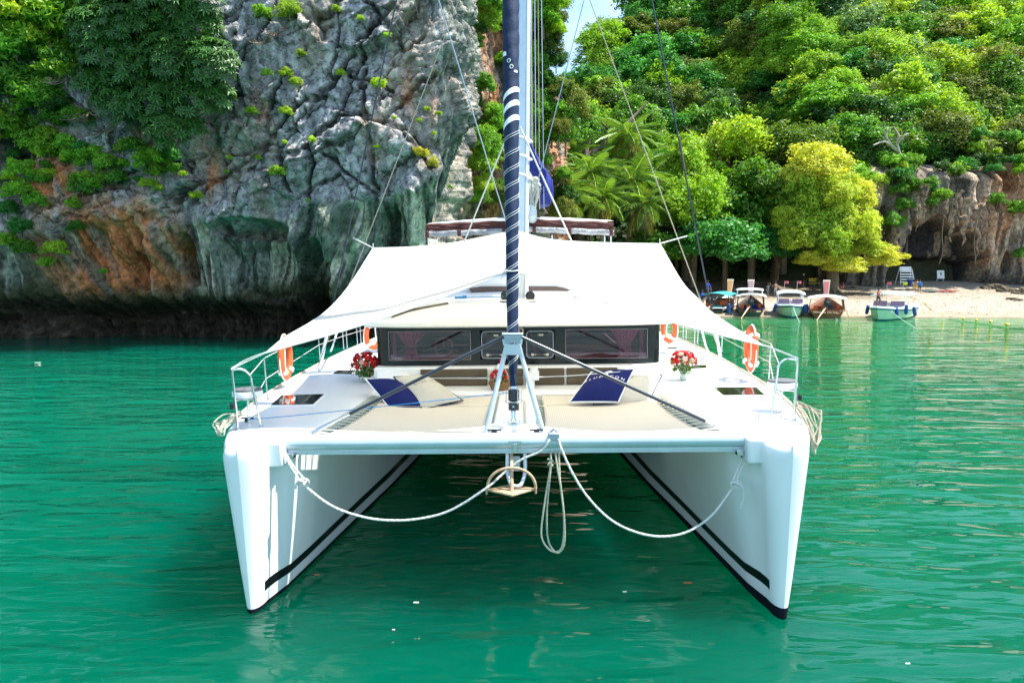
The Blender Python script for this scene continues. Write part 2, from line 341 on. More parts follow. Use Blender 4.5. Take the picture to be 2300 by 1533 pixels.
l(t.outputs['Object'], q.inputs['Vector']); l(q.outputs['Fac'], r.inputs['Fac']); l(at.outputs['Color'], mm.inputs[6]); l(r.outputs[0], mm.inputs[7]); l(mm.outputs[2], b.inputs['Base Color'])
v2 = n.new('ShaderNodeTexVoronoi'); v2.feature = 'DISTANCE_TO_EDGE'; v2.inputs['Scale'].default_value = 1.6
q3 = n.new('ShaderNodeTexNoise'); q3.inputs['Scale'].default_value = 1.5; q3.inputs['Detail'].default_value = 4
vm = n.new('ShaderNodeMix'); vm.data_type = 'VECTOR'; vm.inputs[0].default_value = .25; l(t.outputs['Object'], vm.inputs[4]); l(q3.outputs['Color'], vm.inputs[5]); l(t.outputs['Object'], q3.inputs['Vector']); l(vm.outputs[1], v2.inputs['Vector'])
b1 = n.new('ShaderNodeBump'); b1.inputs['Strength'].default_value = .9; b1.inputs['Distance'].default_value = .22; l(q.outputs['Fac'], b1.inputs['Height'])
r2 = n.new('ShaderNodeMapRange'); r2.inputs[1].default_value = 0; r2.inputs[2].default_value = .06; l(v2.outputs['Distance'], r2.inputs[0])
b2 = n.new('ShaderNodeBump'); b2.inputs['Strength'].default_value = .6; b2.inputs['Distance'].default_value = .06; l(r2.outputs[0], b2.inputs['Height']); l(b1.outputs[0], b2.inputs['Normal']); l(b2.outputs[0], b.inputs['Normal'])
M['rock'] = m
M['drift'] = mat('bare_wood', (.46, .42, .34), .9, .1, noise=(6, .3))

def px_of(x, y, z):
    d = y*cp-(z-CAM_H)*sp_; up = y*sp_+(z-CAM_H)*cp
    return 1150+F*x/d, 766.5-F*up/d
def strip(outline, ds):                 # resample an outline; gives points, outward normals, arc length
    pts = np.array([tuple(p)[:2] for p in spline([(a, b, 0) for a, b in outline], 14)])
    L_ = np.concatenate([[0], np.cumsum(np.hypot(*np.diff(pts, axis=0).T))]); s = []
    a = 0
    while a < L_[-1]:
        s.append(a); x = np.interp(a, L_, pts[:, 0]); a += ds(x, np.interp(a, L_, pts[:, 1]))
    s = np.array(s); x = np.interp(s, L_, pts[:, 0]); y = np.interp(s, L_, pts[:, 1])
    tx = np.gradient(x, s); ty = np.gradient(y, s); k = np.ones(9)/9
    tx = np.convolve(np.pad(tx, 4, 'edge'), k, 'valid'); ty = np.convolve(np.pad(ty, 4, 'edge'), k, 'valid')
    ln = np.hypot(tx, ty); return s, x, y, ty/ln, -tx/ln
def mixc(c, col, w): return c*(1-w[..., None])+np.array(col)*w[..., None]

# --- the near cliff on the left
outl = [(-75, 20), (-55, 33), (-44, 37.5), (-36, 38.4), (-24, 38.6), (-12, 38.3), (-6, 38.0), (-3.6, 38.5), (-2.7, 40.5), (-3.0, 45), (-4.6, 52), (-5.2, 58), (-2.5, 62), (1.2, 64.5), (3.4, 68), (5, 76), (6, 92), (4, 120)]
s, x0, y0, nx, ny = strip(outl, lambda x, y: .078 if (y < 43 and -33 < x) else .16 if (y < 70 and x > -40) else .5)
zz = np.concatenate([np.arange(-1.2, 20.5, .08), np.arange(20.6, 46, .35)])
S, Z = np.meshgrid(s, zz); X0 = np.broadcast_to(x0, S.shape); Y0 = np.broadcast_to(y0, S.shape)
PX, PY = px_of(X0, Y0, Z)
back = sst(Y0, 44, 50)                                     # 1 on the far cliff
wx = fbm(S*.35, Z*.35, 4, 21)-.5; wz = fbm(S*.35, Z*.35, 4, 22)-.5
Lp = np.interp(PX, [0, 200, 330, 420, 560, 660, 705, 800, 870, 940, 985, 1030, 1070], [520, 500, 500, 480, 500, 480, 435, 455, 440, 415, 385, 300, 200])+36*wx
Lp = np.where(back > .5, 900, Lp)
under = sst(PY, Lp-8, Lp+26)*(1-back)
D = 2.2*(fbm(S*.10, Z*.10, 3, 31)-.5)+1.5*(fbm(S*.3, Z*.3, 4, 32)-.5)
# fractured blocks
ca, sa = math.cos(R(35)), math.sin(R(35)); U = (S*ca+Z*sa)+2.4*wx; W = (-S*sa+Z*ca)+2.4*wz
f1, f2, cid, dx, dy = voro(U*.24, W*.40, 41); e1 = f2-f1
g1, g2, gid, gx_, gy_ = voro(U*.62+2*wx, W*.9+wz, 42); e2 = g2-g1
h1, h2, hid, hx, hy = voro(S*1.6+2*wx, Z*1.6+2*wz, 43); e3 = h2-h1
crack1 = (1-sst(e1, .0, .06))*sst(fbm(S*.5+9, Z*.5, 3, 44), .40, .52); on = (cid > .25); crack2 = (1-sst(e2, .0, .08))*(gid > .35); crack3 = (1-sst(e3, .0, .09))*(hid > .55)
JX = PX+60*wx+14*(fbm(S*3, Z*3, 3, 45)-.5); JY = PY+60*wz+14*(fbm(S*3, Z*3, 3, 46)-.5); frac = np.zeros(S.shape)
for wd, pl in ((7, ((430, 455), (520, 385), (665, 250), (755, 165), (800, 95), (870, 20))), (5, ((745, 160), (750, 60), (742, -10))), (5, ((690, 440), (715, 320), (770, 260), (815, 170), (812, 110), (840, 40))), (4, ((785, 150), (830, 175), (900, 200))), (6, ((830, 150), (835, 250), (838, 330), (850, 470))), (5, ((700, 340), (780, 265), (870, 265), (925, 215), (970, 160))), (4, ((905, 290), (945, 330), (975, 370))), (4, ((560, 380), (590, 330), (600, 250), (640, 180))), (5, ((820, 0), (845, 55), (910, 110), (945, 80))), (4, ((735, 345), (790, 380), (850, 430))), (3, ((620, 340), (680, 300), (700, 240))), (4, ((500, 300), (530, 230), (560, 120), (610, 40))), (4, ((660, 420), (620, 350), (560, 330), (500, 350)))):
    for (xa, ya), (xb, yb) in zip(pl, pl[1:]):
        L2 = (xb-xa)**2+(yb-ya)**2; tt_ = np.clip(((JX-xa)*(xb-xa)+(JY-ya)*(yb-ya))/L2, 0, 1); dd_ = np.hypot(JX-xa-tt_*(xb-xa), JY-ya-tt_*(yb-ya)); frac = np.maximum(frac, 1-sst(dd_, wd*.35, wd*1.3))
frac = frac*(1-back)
blocks = -.42*frac+(cid-.5)*.7+dx*(cid*7 % 1-.5)*2.0+dy*(cid*13 % 1-.5)*2.2-.28*crack1+(gid-.5)*.34+gx_*(gid*11 % 1-.5)*.8+gy_*(gid*5 % 1-.5)*.7-.20*crack2-.10*crack3+.10*(hid-.5)
# dripping flutes below the overhang
slant = S+.35*(Z-8)*np.sin(S*.25)+1.2*(fbm(S*.3, Z*.12, 3, 52)-.5)
fl = 1-np.abs(2*fbm(slant*1.1, Z*.10, 3, 51)-1); fl2 = 1-np.abs(2*fbm(slant*2.8, Z*.22, 3, 53)-1)
flutes = 1.5*(fl-.75)+.75*(fl2-.75)+.22*(1-np.abs(2*fbm(slant*6.5, Z*.5, 2, 54)-1)-.75)
tr = np.clip((PY-Lp)/170, 0, 1)
D = D+blocks*(1-under)*(1-.55*sst(PX, 960, 1030)*(1-back))*(1-.4*back)+under*(flutes-.4-1.7*tr**.8)+(back+sst(PX, 960, 1030)*(1-under)*(1-back))*flutes*1.1
def ell(cx, cy, rx, ry, p=2, k=14): return 1-sst(np.hypot((PX-cx+k*2*wx)/rx, (PY-cy+k*2*wz)/ry), .82, 1.08)
front = 1-back
caves = ell(575, 590, 82, 95)*1.5+ell(395, 585, 26, 62)*2.4+ell(690, 640, 42, 105)*2.8+ell(560, 515, 90, 26)*1.2+ell(290, 610, 20, 50)*.8+ell(875, 520, 34, 60)*1.2+ell(25, 350, 55, 110)*2.2+ell(1035, 500, 30, 60)*1.5
D = D-caves*front
for cx, tw, y1, y2, dep in ((465, 10, 540, 650, .9), (545, 9, 560, 640, .8), (600, 14, 480, 600, -.4), (655, 13, 500, 690, 1.3), (735, 22, 440, 690, 1.6), (515, 12, 520, 700, .9), (335, 16, 520, 660, 1.1), (250, 20, 520, 690, .8), (800, 20, 480, 640, 1.0), (925, 22, 400, 540, .9)):
    D = D+dep*np.exp(-((PX-cx-20*wx)/tw)**2)*sst(PY, y1-20, y1+40)*(1-sst(PY, y2-10, y2+50))*front
notch = sst(Z, 2.9, 1.3)*(1-0*back); notch = 1-sst(Z+.7*wz, 1.0, 2.9)
D = D-2.4*notch*front+.45*(voro(S*2.2, Z*2.2, 61)[0]-.5)*(notch*.8+.1)*front
D = D+.30*(fbm(S*1.8, Z*1.8, 5, 62)-.5)
dzv = .25*(fbm(S*.8, Z*.8, 3, 63)-.5)
lean = np.clip(Z-20, 0, 40)*(.25*back+2.3*front)
XX = X0+np.broadcast_to(nx, S.shape)*(D-lean); YY = Y0+np.broadcast_to(ny, S.shape)*(D-lean)
V = np.stack([XX.ravel(), YY.ravel(), (Z+dzv*(Z > -1)).ravel()], 1)
c = np.ones(S.shape+(3,))*np.array([.36, .35, .36])
c = c*(.72+.55*fbm(S*.5, Z*.5, 5, 71))[..., None]
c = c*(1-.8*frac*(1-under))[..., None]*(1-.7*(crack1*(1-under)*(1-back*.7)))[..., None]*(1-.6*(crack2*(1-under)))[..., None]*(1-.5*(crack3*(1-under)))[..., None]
c = c*(.70+.45*sst(fbm(S*2.6, Z*.22, 4, 80), .38, .60))[..., None]; c = mixc(c, (.34, .28, .22), sst(fbm(S*.8, Z*.18, 3, 81), .58, .70)*.6)
lich = sst(fbm(S*1.5, Z*1.5, 4, 73), .60, .72)*(1-under)*.5; c = mixc(c, (.44, .44, .42), lich)
streak = fbm(slant*2.0, Z*.16, 4, 74); st2 = fbm(slant*5, Z*.3, 3, 75)
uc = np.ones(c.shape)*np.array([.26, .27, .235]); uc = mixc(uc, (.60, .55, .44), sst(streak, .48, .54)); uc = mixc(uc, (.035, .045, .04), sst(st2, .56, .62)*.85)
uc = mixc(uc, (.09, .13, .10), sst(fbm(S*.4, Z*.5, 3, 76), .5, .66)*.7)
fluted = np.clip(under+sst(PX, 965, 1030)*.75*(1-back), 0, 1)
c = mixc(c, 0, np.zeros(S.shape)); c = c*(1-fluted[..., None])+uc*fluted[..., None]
och = np.exp(-((PX-235)/120)**2-((PY-580)/95)**2)+.9*np.exp(-((PX-110)/60)**2-((PY-380)/70)**2)+.7*np.exp(-((PX-300)/60)**2-((PY-560)/80)**2)+.6*np.exp(-((PX-590)/14)**2-((PY-240)/60)**2)+.45*np.exp(-((PX-455)/30)**2-((PY-380)/60)**2)+.25*np.exp(-((PX-930)/70)**2-((PY-210)/60)**2)
och = np.clip(och*1.5*(.3+1.4*sst(fbm(slant*1.2, Z*.35, 4, 77), .38, .6)), 0, 1)*front
c = mixc(c, (.58, .19, .07), och*.95); c = mixc(c, (.46, .30, .19), och*sst(streak, .55, .7)*.6)
bc = np.ones(c.shape)*np.array([.17, .15, .13]); bc = mixc(bc, (.42, .33, .25), sst(streak, .5, .64)); bc = mixc(bc, (.45, .19, .08), sst(fbm(S*.5, Z*.12, 3, 78), .52, .64)*.8); bc = mixc(bc, (.03, .03, .03), sst(st2, .55, .68)*.7)
c = c*(1-back[..., None])+bc*back[..., None]
algae = (1-sst(Z+1.6*wz, 2.6, 4.0))*front; c = mixc(c, (.055, .055, .018), algae*.85)
tide = (1-sst(Z+.5*wz, 2.0, 2.9)); c = mixc(c, (.045, .033, .022), tide)
sp2 = sst(voro(S*3.3, Z*3.3, 79)[2], .8, .95)*tide*.35; c = mixc(c, (.16, .13, .09), sp2)
nc = len(s); ii = (np.arange(len(zz)-1)[:, None]*nc+np.arange(nc-1)[None]).ravel(); Fq = np.stack([ii, ii+1, ii+nc+1, ii+nc], 1)
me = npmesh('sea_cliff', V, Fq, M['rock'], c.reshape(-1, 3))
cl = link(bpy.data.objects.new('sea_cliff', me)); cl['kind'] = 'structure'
LC = (XX, YY, Z, PX, PY)

# --- the cave cliff behind the beach on the right
outl = [(37, 104), (40, 96), (43, 90), (46, 87.5), (54, 87.2), (62, 87.5), (67, 86), (72, 84), (80, 81), (95, 77), (125, 72), (170, 70)]
s, x0, y0, nx, ny = strip(outl, lambda x, y: .13 if (y < 93 and x < 82) else .6)
zz = np.arange(.2, 18.6, .13)
S, Z = np.meshgrid(s, zz); X0 = np.broadcast_to(x0, S.shape); Y0 = np.broadcast_to(y0, S.shape); PX, PY = px_of(X0, Y0, Z)
wx = fbm(S*.25, Z*.25, 4, 121)-.5; wz = fbm(S*.25, Z*.25, 4, 122)-.5
sl2 = S+1.5*(fbm(S*.2, Z*.1, 3, 123)-.5)
fl = 1-np.abs(2*fbm(sl2*.45, Z*.07, 3, 124)-1); fl2 = 1-np.abs(2*fbm(sl2*1.3, Z*.13, 3, 125)-1)
D = 1.6*(fbm(S*.12, Z*.12, 3, 126)-.5)+2.4*(fl-.75)+1.1*(fl2-.75)+.5*(fbm(S*1.2, Z*1.2, 4, 127)-.5)
jag = 46*(fbm(sl2*.55, Z*0+3, 3, 128)-.5)+34*(fbm(sl2*1.8, Z*0+9, 2, 129)-.5)
lip = np.interp(PX, [1960, 2010, 2040, 2100, 2160, 2210, 2232, 2250], [640, 585, 520, 480, 500, 545, 620, 700])+jag
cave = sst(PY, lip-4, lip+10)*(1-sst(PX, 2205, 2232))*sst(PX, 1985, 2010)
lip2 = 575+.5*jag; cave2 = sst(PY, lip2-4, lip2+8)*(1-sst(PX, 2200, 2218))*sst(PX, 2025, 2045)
D = D*(1-.5*cave)-4.2*cave-4.0*cave2
for cx, cy, rx, ry, d in ((2266, 400, 16, 34, 2.5), (2262, 590, 12, 30, 1.6), (2150, 420, 22, 20, .8), (1985, 520, 14, 60, 1.2)):
    D = D-d*(1-sst(np.hypot((PX-cx+20*wx)/rx, (PY-cy)/ry), .7, 1.1))
D = D-1.2*(1-sst(Z, 1.5, 3.5))*(PX > 2200)
lean = np.clip(Z-15, 0, 30)**1.6*1.0
XX = X0+np.broadcast_to(nx, S.shape)*(D-lean); YY = Y0+np.broadcast_to(ny, S.shape)*(D-lean)
V = np.stack([XX.ravel(), YY.ravel(), (Z+.4*(fbm(S*.7, Z*.7, 3, 130)-.5)).ravel()], 1)
st = fbm(sl2*1.3, Z*.14, 4, 131); st2 = fbm(sl2*3.2, Z*.25, 3, 132)
c = np.ones(S.shape+(3,))*np.array([.21, .17, .135]); c = mixc(c, (.44, .34, .25), sst(st, .48, .64)); c = mixc(c, (.42, .19, .09), sst(fbm(S*.3, Z*.15, 3, 133), .48, .62)*.75*sst(PX, 2150, 2260)); c = mixc(c, (.045, .042, .04), sst(st2, .54, .66)*.75)
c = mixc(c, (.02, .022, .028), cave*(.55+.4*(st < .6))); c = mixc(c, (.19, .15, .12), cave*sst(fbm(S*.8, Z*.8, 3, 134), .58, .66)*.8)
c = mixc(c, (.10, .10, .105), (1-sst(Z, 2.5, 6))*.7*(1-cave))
nc = len(s); ii = (np.arange(len(zz)-1)[:, None]*nc+np.arange(nc-1)[None]).ravel(); Fq = np.stack([ii, ii+1, ii+nc+1, ii+nc], 1)
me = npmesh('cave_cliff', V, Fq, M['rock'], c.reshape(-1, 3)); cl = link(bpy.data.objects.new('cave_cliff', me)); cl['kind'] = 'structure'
RC = (XX, YY, Z, PX, PY)
M['drip'] = mat('dripstone', (.36, .26, .18), .9, .1, noise=(2, .6, (.07, .06, .055)), bump=(5, 1, .1))
g = random.Random(3)
for i in range(15):
    a = g.uniform(2010, 2228); b_ = float(np.interp(a, [1990, 2040, 2100, 2160, 2210, 2232], [575, 520, 480, 500, 540, 600]))+g.uniform(-60, 8); q = P(a, b_, g.uniform(83.2, 85.2)); Lz = g.uniform(.8, 2.8)*(1.3 if g.random() < .3 else 1); r0 = g.uniform(.16, .5)
    mb = MB(); n_ = 9; mb.tube([q+Vector((.18*math.sin(k*1.3+i), .3*(1-k/n_)*0, 1.2-(Lz+1.2)*k/n_)) for k in range(n_+1)], [r0*(1.2-1.1*(k/n_)**.8)*(1+.25*math.sin(k*2.1+i)) for k in range(n_+1)], 7); o = mb.build('stalactite', M['drip'], cl, smooth=True)
for i in range(4):
    a = g.uniform(2005, 2225); q = P(a, g.uniform(440, 520), 83.2); mb = MB(); Lz = g.uniform(3, 7); mb.tube([q+Vector((.25*math.sin(k*.9+i)*k/8, 0, -Lz*k/8)) for k in range(9)], .05, 5); mb.build('hanging_root', M['palebark'], cl, smooth=True)
def surf_y(C, px, py, r=10):            # how far the cliff surface stands behind a photo pixel
    XX, YY, Z, PXb, PYb = C
    if not hasattr(surf_y, 'c'): surf_y.c = {}
    if id(C) not in surf_y.c:
        a, b = px_of(XX, YY, Z); ok = (XX > -42); surf_y.c[id(C)] = (a[::4, ::4].ravel(), b[::4, ::4].ravel(), YY[::4, ::4].ravel())
    a, b, y = surf_y.c[id(C)]; d = (a-px)**2+(b-py)**2; k = np.argsort(d)[:12]; return float(y[k].min())

# ================================================================== VEGETATION
def leaves(n, lobes, size, seed, aspect=.5, up=.35, droop=.2, shell=.5, var=.6, gap=0):
    """n leaf-sized faces spread through a set of lobes; returns V, F, tint"""
    g = np.random.default_rng(seed); C = np.array([l_[0] for l_ in lobes]); Rr = np.array([l_[1] for l_ in lobes])
    w = (Rr**2).max(axis=1) if Rr.ndim > 1 else Rr**2; idx = g.choice(len(lobes), n, p=w/w.sum())
    d = g.normal(size=(n, 3)); d[:, 2] += .25; d /= np.linalg.norm(d, axis=1)[:, None]
    rr = shell+(1-shell)*g.random(n)**.6+.18*np.abs(g.normal(size=n))*(g.random(n) < .35)
    # knobbly lobes
    k = 1+.22*np.sin(d[:, 0]*5+idx*1.7)+.18*np.sin(d[:, 1]*6+idx*2.3)+.18*np.sin(d[:, 2]*7+idx)
    rad = Rr[idx] if Rr.ndim > 1 else np.repeat(Rr[idx][:, None], 3, 1)
    p = C[idx]+d*rad*(rr*k)[:, None]; p[:, 2] = np.maximum(p[:, 2], C[idx][:, 2]-rad[:, 2]*.8+.3*rad[:, 2]*g.random(n))
    nrm = d*.6+np.array([0, 0, up])+g.normal(size=(n, 3))*.45; nrm /= np.linalg.norm(nrm, axis=1)[:, None]
    t = g.normal(size=(n, 3)); t -= nrm*(t*nrm).sum(1)[:, None]; t /= np.linalg.norm(t, axis=1)[:, None]; t[:, 2] -= droop
    bnm = np.cross(nrm, t); L_ = size*(.6+.8*g.random(n))[:, None]; W_ = L_*aspect
    a = p-t*L_*.5; e = p+t*L_*.5; q1 = p+bnm*W_*.5-nrm*L_*.06; q2 = p-bnm*W_*.5-nrm*L_*.06
    V = np.stack([a, q1, e, q2], 1).reshape(-1, 3); Fq = np.arange(4*n).reshape(n, 4)
    lobt = .82+.36*g.random(len(lobes)); tn = (lobt[idx]*(1-var/2+var*g.random(n)))
    hue = g.random(n)[:, None]; tint = tn[:, None]*(np.array([1.12, 1.02, .8])*hue+np.array([.88, .98, 1.1])*(1-hue))
    return V, Fq, np.repeat(tint, 4, 0)
def crown_lobes(k, seed, flat=.8, spread=.75, lr=(.26, .42)):
    r_ = random.Random(seed); out = [((0, 0, .05), (.5, .5, .4*flat))]
    for i in range(k):
        a = 2.399963*i+r_.random()*.5; h = -.35+1.3*(i+.5)/k; rr = math.sqrt(max(.05, 1-min(1, abs(h))**2))*spread*(.75+.35*r_.random())
        q = lr[0]+(lr[1]-lr[0])*r_.random(); q2 = q*r_.uniform(.7, 1.0); out.append(((math.cos(a)*rr+r_.uniform(-.12, .12), math.sin(a)*rr+r_.uniform(-.12, .12), h*flat*.8+r_.uniform(-.12, .12)), (q, q2, q*r_.uniform(.6, 1.0))))
        for _ in range(2):
            c_ = out[-1] if _ == 0 else out[-2]; f_ = r_.uniform(.35, .6); dd = Vector((r_.gauss(0, 1), r_.gauss(0, 1), r_.gauss(.3, .8))).normalized()*q*.95; out.append(((c_[0][0]+dd.x, c_[0][1]+dd.y, c_[0][2]+dd.z), (q*f_, q*f_, q*f_*.8)))
    return out
CROWN = []
for i, (k, fl, n_, sz, sp) in enumerate(((16, .8, 12500, .085, .75), (22, .7, 13500, .080, .8), (12, 1.0, 12000, .090, .65), (24, .85, 14500, .075, .8), (11, .62, 11500, .09, .85), (19, 1.15, 13500, .08, .6))):
    V, Fq, T = leaves(n_, crown_lobes(k, 100+i, fl, sp), sz, 200+i, aspect=.6); CROWN.append(npmesh('crown', V, Fq, M['leaf'], T, smooth=False))
BUSH = []
for i in range(4):
    V, Fq, T = leaves(2600, crown_lobes(9+2*i, 300+i, .7, .7, (.25, .45)), .19, 310+i, aspect=.38, var=.5); BUSH.append(npmesh('foliage', V, Fq, M['leaf'], T, smooth=False))
def trunk_mb(h, r, seed, lean=.1, limbs=3, spread=1.0):
    r_ = random.Random(seed); mb = MB(); pts = []; a = r_.random()*6.3
    for i in range(6):
        t = i/5; pts.append((lean*h*t*t*math.cos(a)+.03*h*math.sin(4*t+seed), lean*h*t*t*math.sin(a), h*t))
    mb.tube(pts, [r*(1.25-.75*i/5) for i in range(6)], 7)
    for k in range(limbs):
        b = 6.28*k/limbs+r_.random(); s0 = Vector(pts[3+k % 2]); e = s0+Vector((math.cos(b)*spread*h*.4, math.sin(b)*spread*h*.4, h*.38)); mid = (s0+e)/2+Vector((0, 0, -.04*h))
        mb.tube([s0, mid, e], [r*.55, r*.38, r*.15], 6)
    return mb
TR = [trunk_mb(1.0, .035, i, .1, 4).build('trunk', M['bark'] if i % 2 else M['palebark'], smooth=True) for i in range(3)]
TRM = [o.data for o in TR]
for o in TR: bpy.data.objects.remove(o)
def tree(name, label, loc, rad, col, ci, h=None, group=None, cat='tree', sq=(1, 1, 1), trunk=True, rz=None):
    h = h or rad*1.5
    t_ = thing(name, label, cat, (loc[0], loc[1], loc[2]-h), group)
    c_ = link(bpy.data.objects.new('crown' if cat == 'tree' else 'foliage', (CROWN if cat == 'tree' else BUSH)[ci % (6 if cat == 'tree' else 4)])); c_.parent = t_
    c_.location = (0, 0, h); c_.scale = (rad*sq[0], rad*sq[1], rad*sq[2]); c_.rotation_euler = (random.uniform(-.15, .15), random.uniform(-.15, .15), random.random()*6.3 if rz is None else rz); c_.color = (*col, 1)
    if trunk:
        k = link(bpy.data.objects.new('trunk' if cat == 'tree' else 'stem', TRM[ci % 3])); k.parent = t_; k.scale = (h*1.15, h*1.15, h*1.05); k.rotation_euler = (0, 0, random.random()*6.3)
    return t_
G_ = {'dark': (.035, .105, .018), 'mid': (.085, .22, .022), 'bright': (.16, .33, .026), 'lime': (.28, .42, .035), 'yellow': (.36, .37, .04), 'blue': (.060, .16, .050), 'pale': (.15, .23, .08), 'olive': (.13, .17, .03), 'emerald': (.05, .21, .035)}
def shade(c, k=.18): f = 1.22+random.uniform(-k, k); g = random.uniform(-.12, .12); return (c[0]*f*(1+g), c[1]*f, c[2]*f*(1-g))
DESC = {'dark': 'dark green', 'mid': 'mid green', 'bright': 'bright green', 'lime': 'lime green', 'yellow': 'yellow green', 'blue': 'bluish green', 'pale': 'pale grey green', 'olive': 'olive green', 'emerald': 'emerald green'}
# --- the wooded hillside: each crown a tree
cnt = 0
def hillY(px, py):                      # walk along the view ray until it meets the hill
    for Y_ in np.arange(94, 210, 1.0):
        p = P(px, py, Y_)
        if float(hill_z(np.array(p.x), np.array(Y_))) > p.z: return Y_
    return None
py = -40
row = 0
while py < 470:
    px = 1285+(row % 2)*30
    while px < 2420:
        jx, jy = px+random.uniform(-20, 20), py+random.uniform(-16, 16)
        Yh = hillY(jx, jy)
        if Yh and not (jx > 1985 and jy > 400) :
            left = jx < 1650
            kd = random.choices(['dark', 'mid', 'bright', 'lime', 'blue', 'pale', 'olive', 'emerald'], [2, 4, 5, 1.5, 1, 1, 1.5, 5] if left else [1.5, 3, 5, 4.5, 1.5, 2, 3, 1])[0]
            if jx > 1850 and 60 < jy < 170 and random.random() < .5: kd = 'lime'
            rad = Yh*random.uniform(.030, .048)*(1.15 if jy < 60 else 1)
            p = P(jx, jy, Yh); where = 'along the skyline' if jy < 40 else 'high' if jy < 130 else 'halfway up' if jy < 240 else 'low'; big_ = 'large' if rad > Yh*.039 else 'small'
            side = 'above the palms' if jx < 1500 else 'above the green almond tree' if jx < 1720 else 'above the yellow-green tree' if jx < 1950 else 'above the cave' if jx < 2200 else 'near the right edge'
            tree('hillside_tree', f'{big_} {DESC[kd]} tree {where} on the hillside, {side}', (p.x, p.y, p.z+rad*.3), rad, shade(G_[kd]), random.randrange(6), rad*1.6, f'{big_} {DESC[kd]} trees {where} on the hillside, {side}', sq=(1, 1, random.uniform(.7, 1.05)))
            cnt += 1
        px += random.uniform(50, 66)
    py += 38; row += 1
# low growth covering the hill between the trees
n_ = 60000; g = np.random.default_rng(5); hx = g.uniform(3, 125, n_); hy = 93.6+g.random(n_)**1.3*80; hz = hill_z(hx, hy)+g.random(n_)*1.6
nrm = np.stack([g.normal(size=n_)*.5, -.7+g.normal(size=n_)*.5, .8+g.normal(size=n_)*.4], 1); nrm /= np.linalg.norm(nrm, axis=1)[:, None]
t_ = g.normal(size=(n_, 3)); t_ -= nrm*(t_*nrm).sum(1)[:, None]; t_ /= np.linalg.norm(t_, axis=1)[:, None]; bn = np.cross(nrm, t_); p = np.stack([hx, hy, hz], 1); L_ = (.35+.5*g.random(n_))[:, None]
V = np.stack([p-t_*L_*.6, p+bn*L_*.4, p+t_*L_*.6, p-bn*L_*.4], 1).reshape(-1, 3)
tt = np.repeat((.6+.8*g.random(n_))[:, None]*np.ones(3), 4, 0)
o = link(bpy.data.objects.new('undergrowth', npmesh('undergrowth', V, np.arange(4*n_).reshape(-1, 4), M['leaf'], tt, smooth=False))); o.color = (.030, .085, .014, 1); o['kind'] = 'stuff'; tag(o, 'low green growth covering the hillside between the trees', 'undergrowth')

# --- named big trees at the edge of the beach
def big(px, py, Y_, rpx, col, ci, label, sq=(1, 1, 1), base_py=640, trunk=True, **k):
    p = P(px, py, Y_); r_ = rpx/F*Y_; gz = float(hill_z(np.array(p.x), np.array(float(Y_)))); h = max(r_*.8, p.z-gz)
    return tree('beach_tree', label, p, r_, col, ci, h, sq=sq, trunk=trunk, **k)
big(1560, 480, 88, 105, shade(G_['bright'], .05), 3, 'bright green broadleaf tree with reddish leaf tips behind the right end of the awning', (1, .8, .85))
big(1625, 545, 84, 100, shade(G_['emerald'], .05), 1, 'deep green almond tree overhanging the sand behind the turquoise boat', (1.25, .9, .68))
big(1480, 560, 86, 75, shade(G_['mid'], .05), 0, 'green tree low behind the right corner of the awning', (1, .9, .6))
big(1690, 470, 89, 92, shade(G_['mid'], .05), 5, 'mid green tree standing just left of the big yellow-green tree')
big(1655, 335, 96, 90, shade(G_['lime'], .05), 1, 'light green feathery tree rising behind the deep green almond tree', (1.1, .9, .75))
big(1765, 350, 94, 85, (.11, .20, .03), 3, 'soft light green tree directly behind the top of the yellow-green tree', (1.1, .9, .8))
big(1740, 440, 90, 90, (.10, .19, .02), 4, 'feathery green tree against the left side of the yellow-green tree')
big(1545, 390, 93, 70, shade(G_['lime'], .05), 5, 'small lime tree right of the coconut palms')
big(1420, 300, 100, 70, shade(G_['mid'], .05), 2, 'mid green tree behind the tallest coconut palm')
big(1300, 300, 92, 65, shade(G_['mid'], .05), 2, 'mid green tree behind the leftmost coconut palms')
big(1930, 440, 90, 70, shade(G_['bright'], .05), 2, 'bright green tree behind the right shoulder of the yellow-green tree')
big(2010, 330, 96, 85, (.07, .14, .035), 1, 'pale leaved tree with bare forked limbs above the cave', (1.2, .9, .6))
# the yellow-green tree: several crown masses on one trunk
yt = thing('yellow_green_tree', 'large yellow-green tree with a thick trunk on the sand behind the brown longtail boat', 'tree', P(1868, 640, 84.5))
base = Vector(yt.location); base.z = float(beach_z(np.array(base.x), np.array(base.y))); yt.location = base
mb = MB(); top = P(1862, 470, 84.5)-base
mb.tube(spline([(0, 0, -.3), (.05, 0, 2.0), (-.2, 0, 4.5), (.1, .2, 7), top], 5), [.85-.6*i/20 for i in range(21)], 10)
for q in range(7): mb.tube([Vector((0, 0, .9)), Vector((math.cos(q*.9)*.7, math.sin(q*.9)*.7, .2)), Vector((math.cos(q*.9)*1.5, math.sin(q*.9)*1.5, -.2))], [.35, .22, .08], 6)
tips = [(1845, 375, 84, 58), (1885, 440, 82.5, 52), (1795, 455, 84, 55), (1830, 520, 82.5, 58), (1930, 520, 82, 50), (1985, 582, 81.5, 40), (1900, 598, 81, 45), (1790, 545, 83, 45), (1930, 450, 83.5, 38), (1800, 395, 84.5, 42), (1865, 560, 81.5, 46), (1945, 560, 82, 42), (1830, 585, 82, 38), (1770, 500, 84, 40), (1880, 500, 82, 46)]
for i, (a, b_, Y_, r_) in enumerate(tips):
    e = P(a, b_, Y_)-base; s0 = Vector((0, 0, 3.2+.30*i)); mb.tube([s0, s0*.4+e*.6+Vector((0, 0, -.7)), e], [.3, .18, .06], 6)
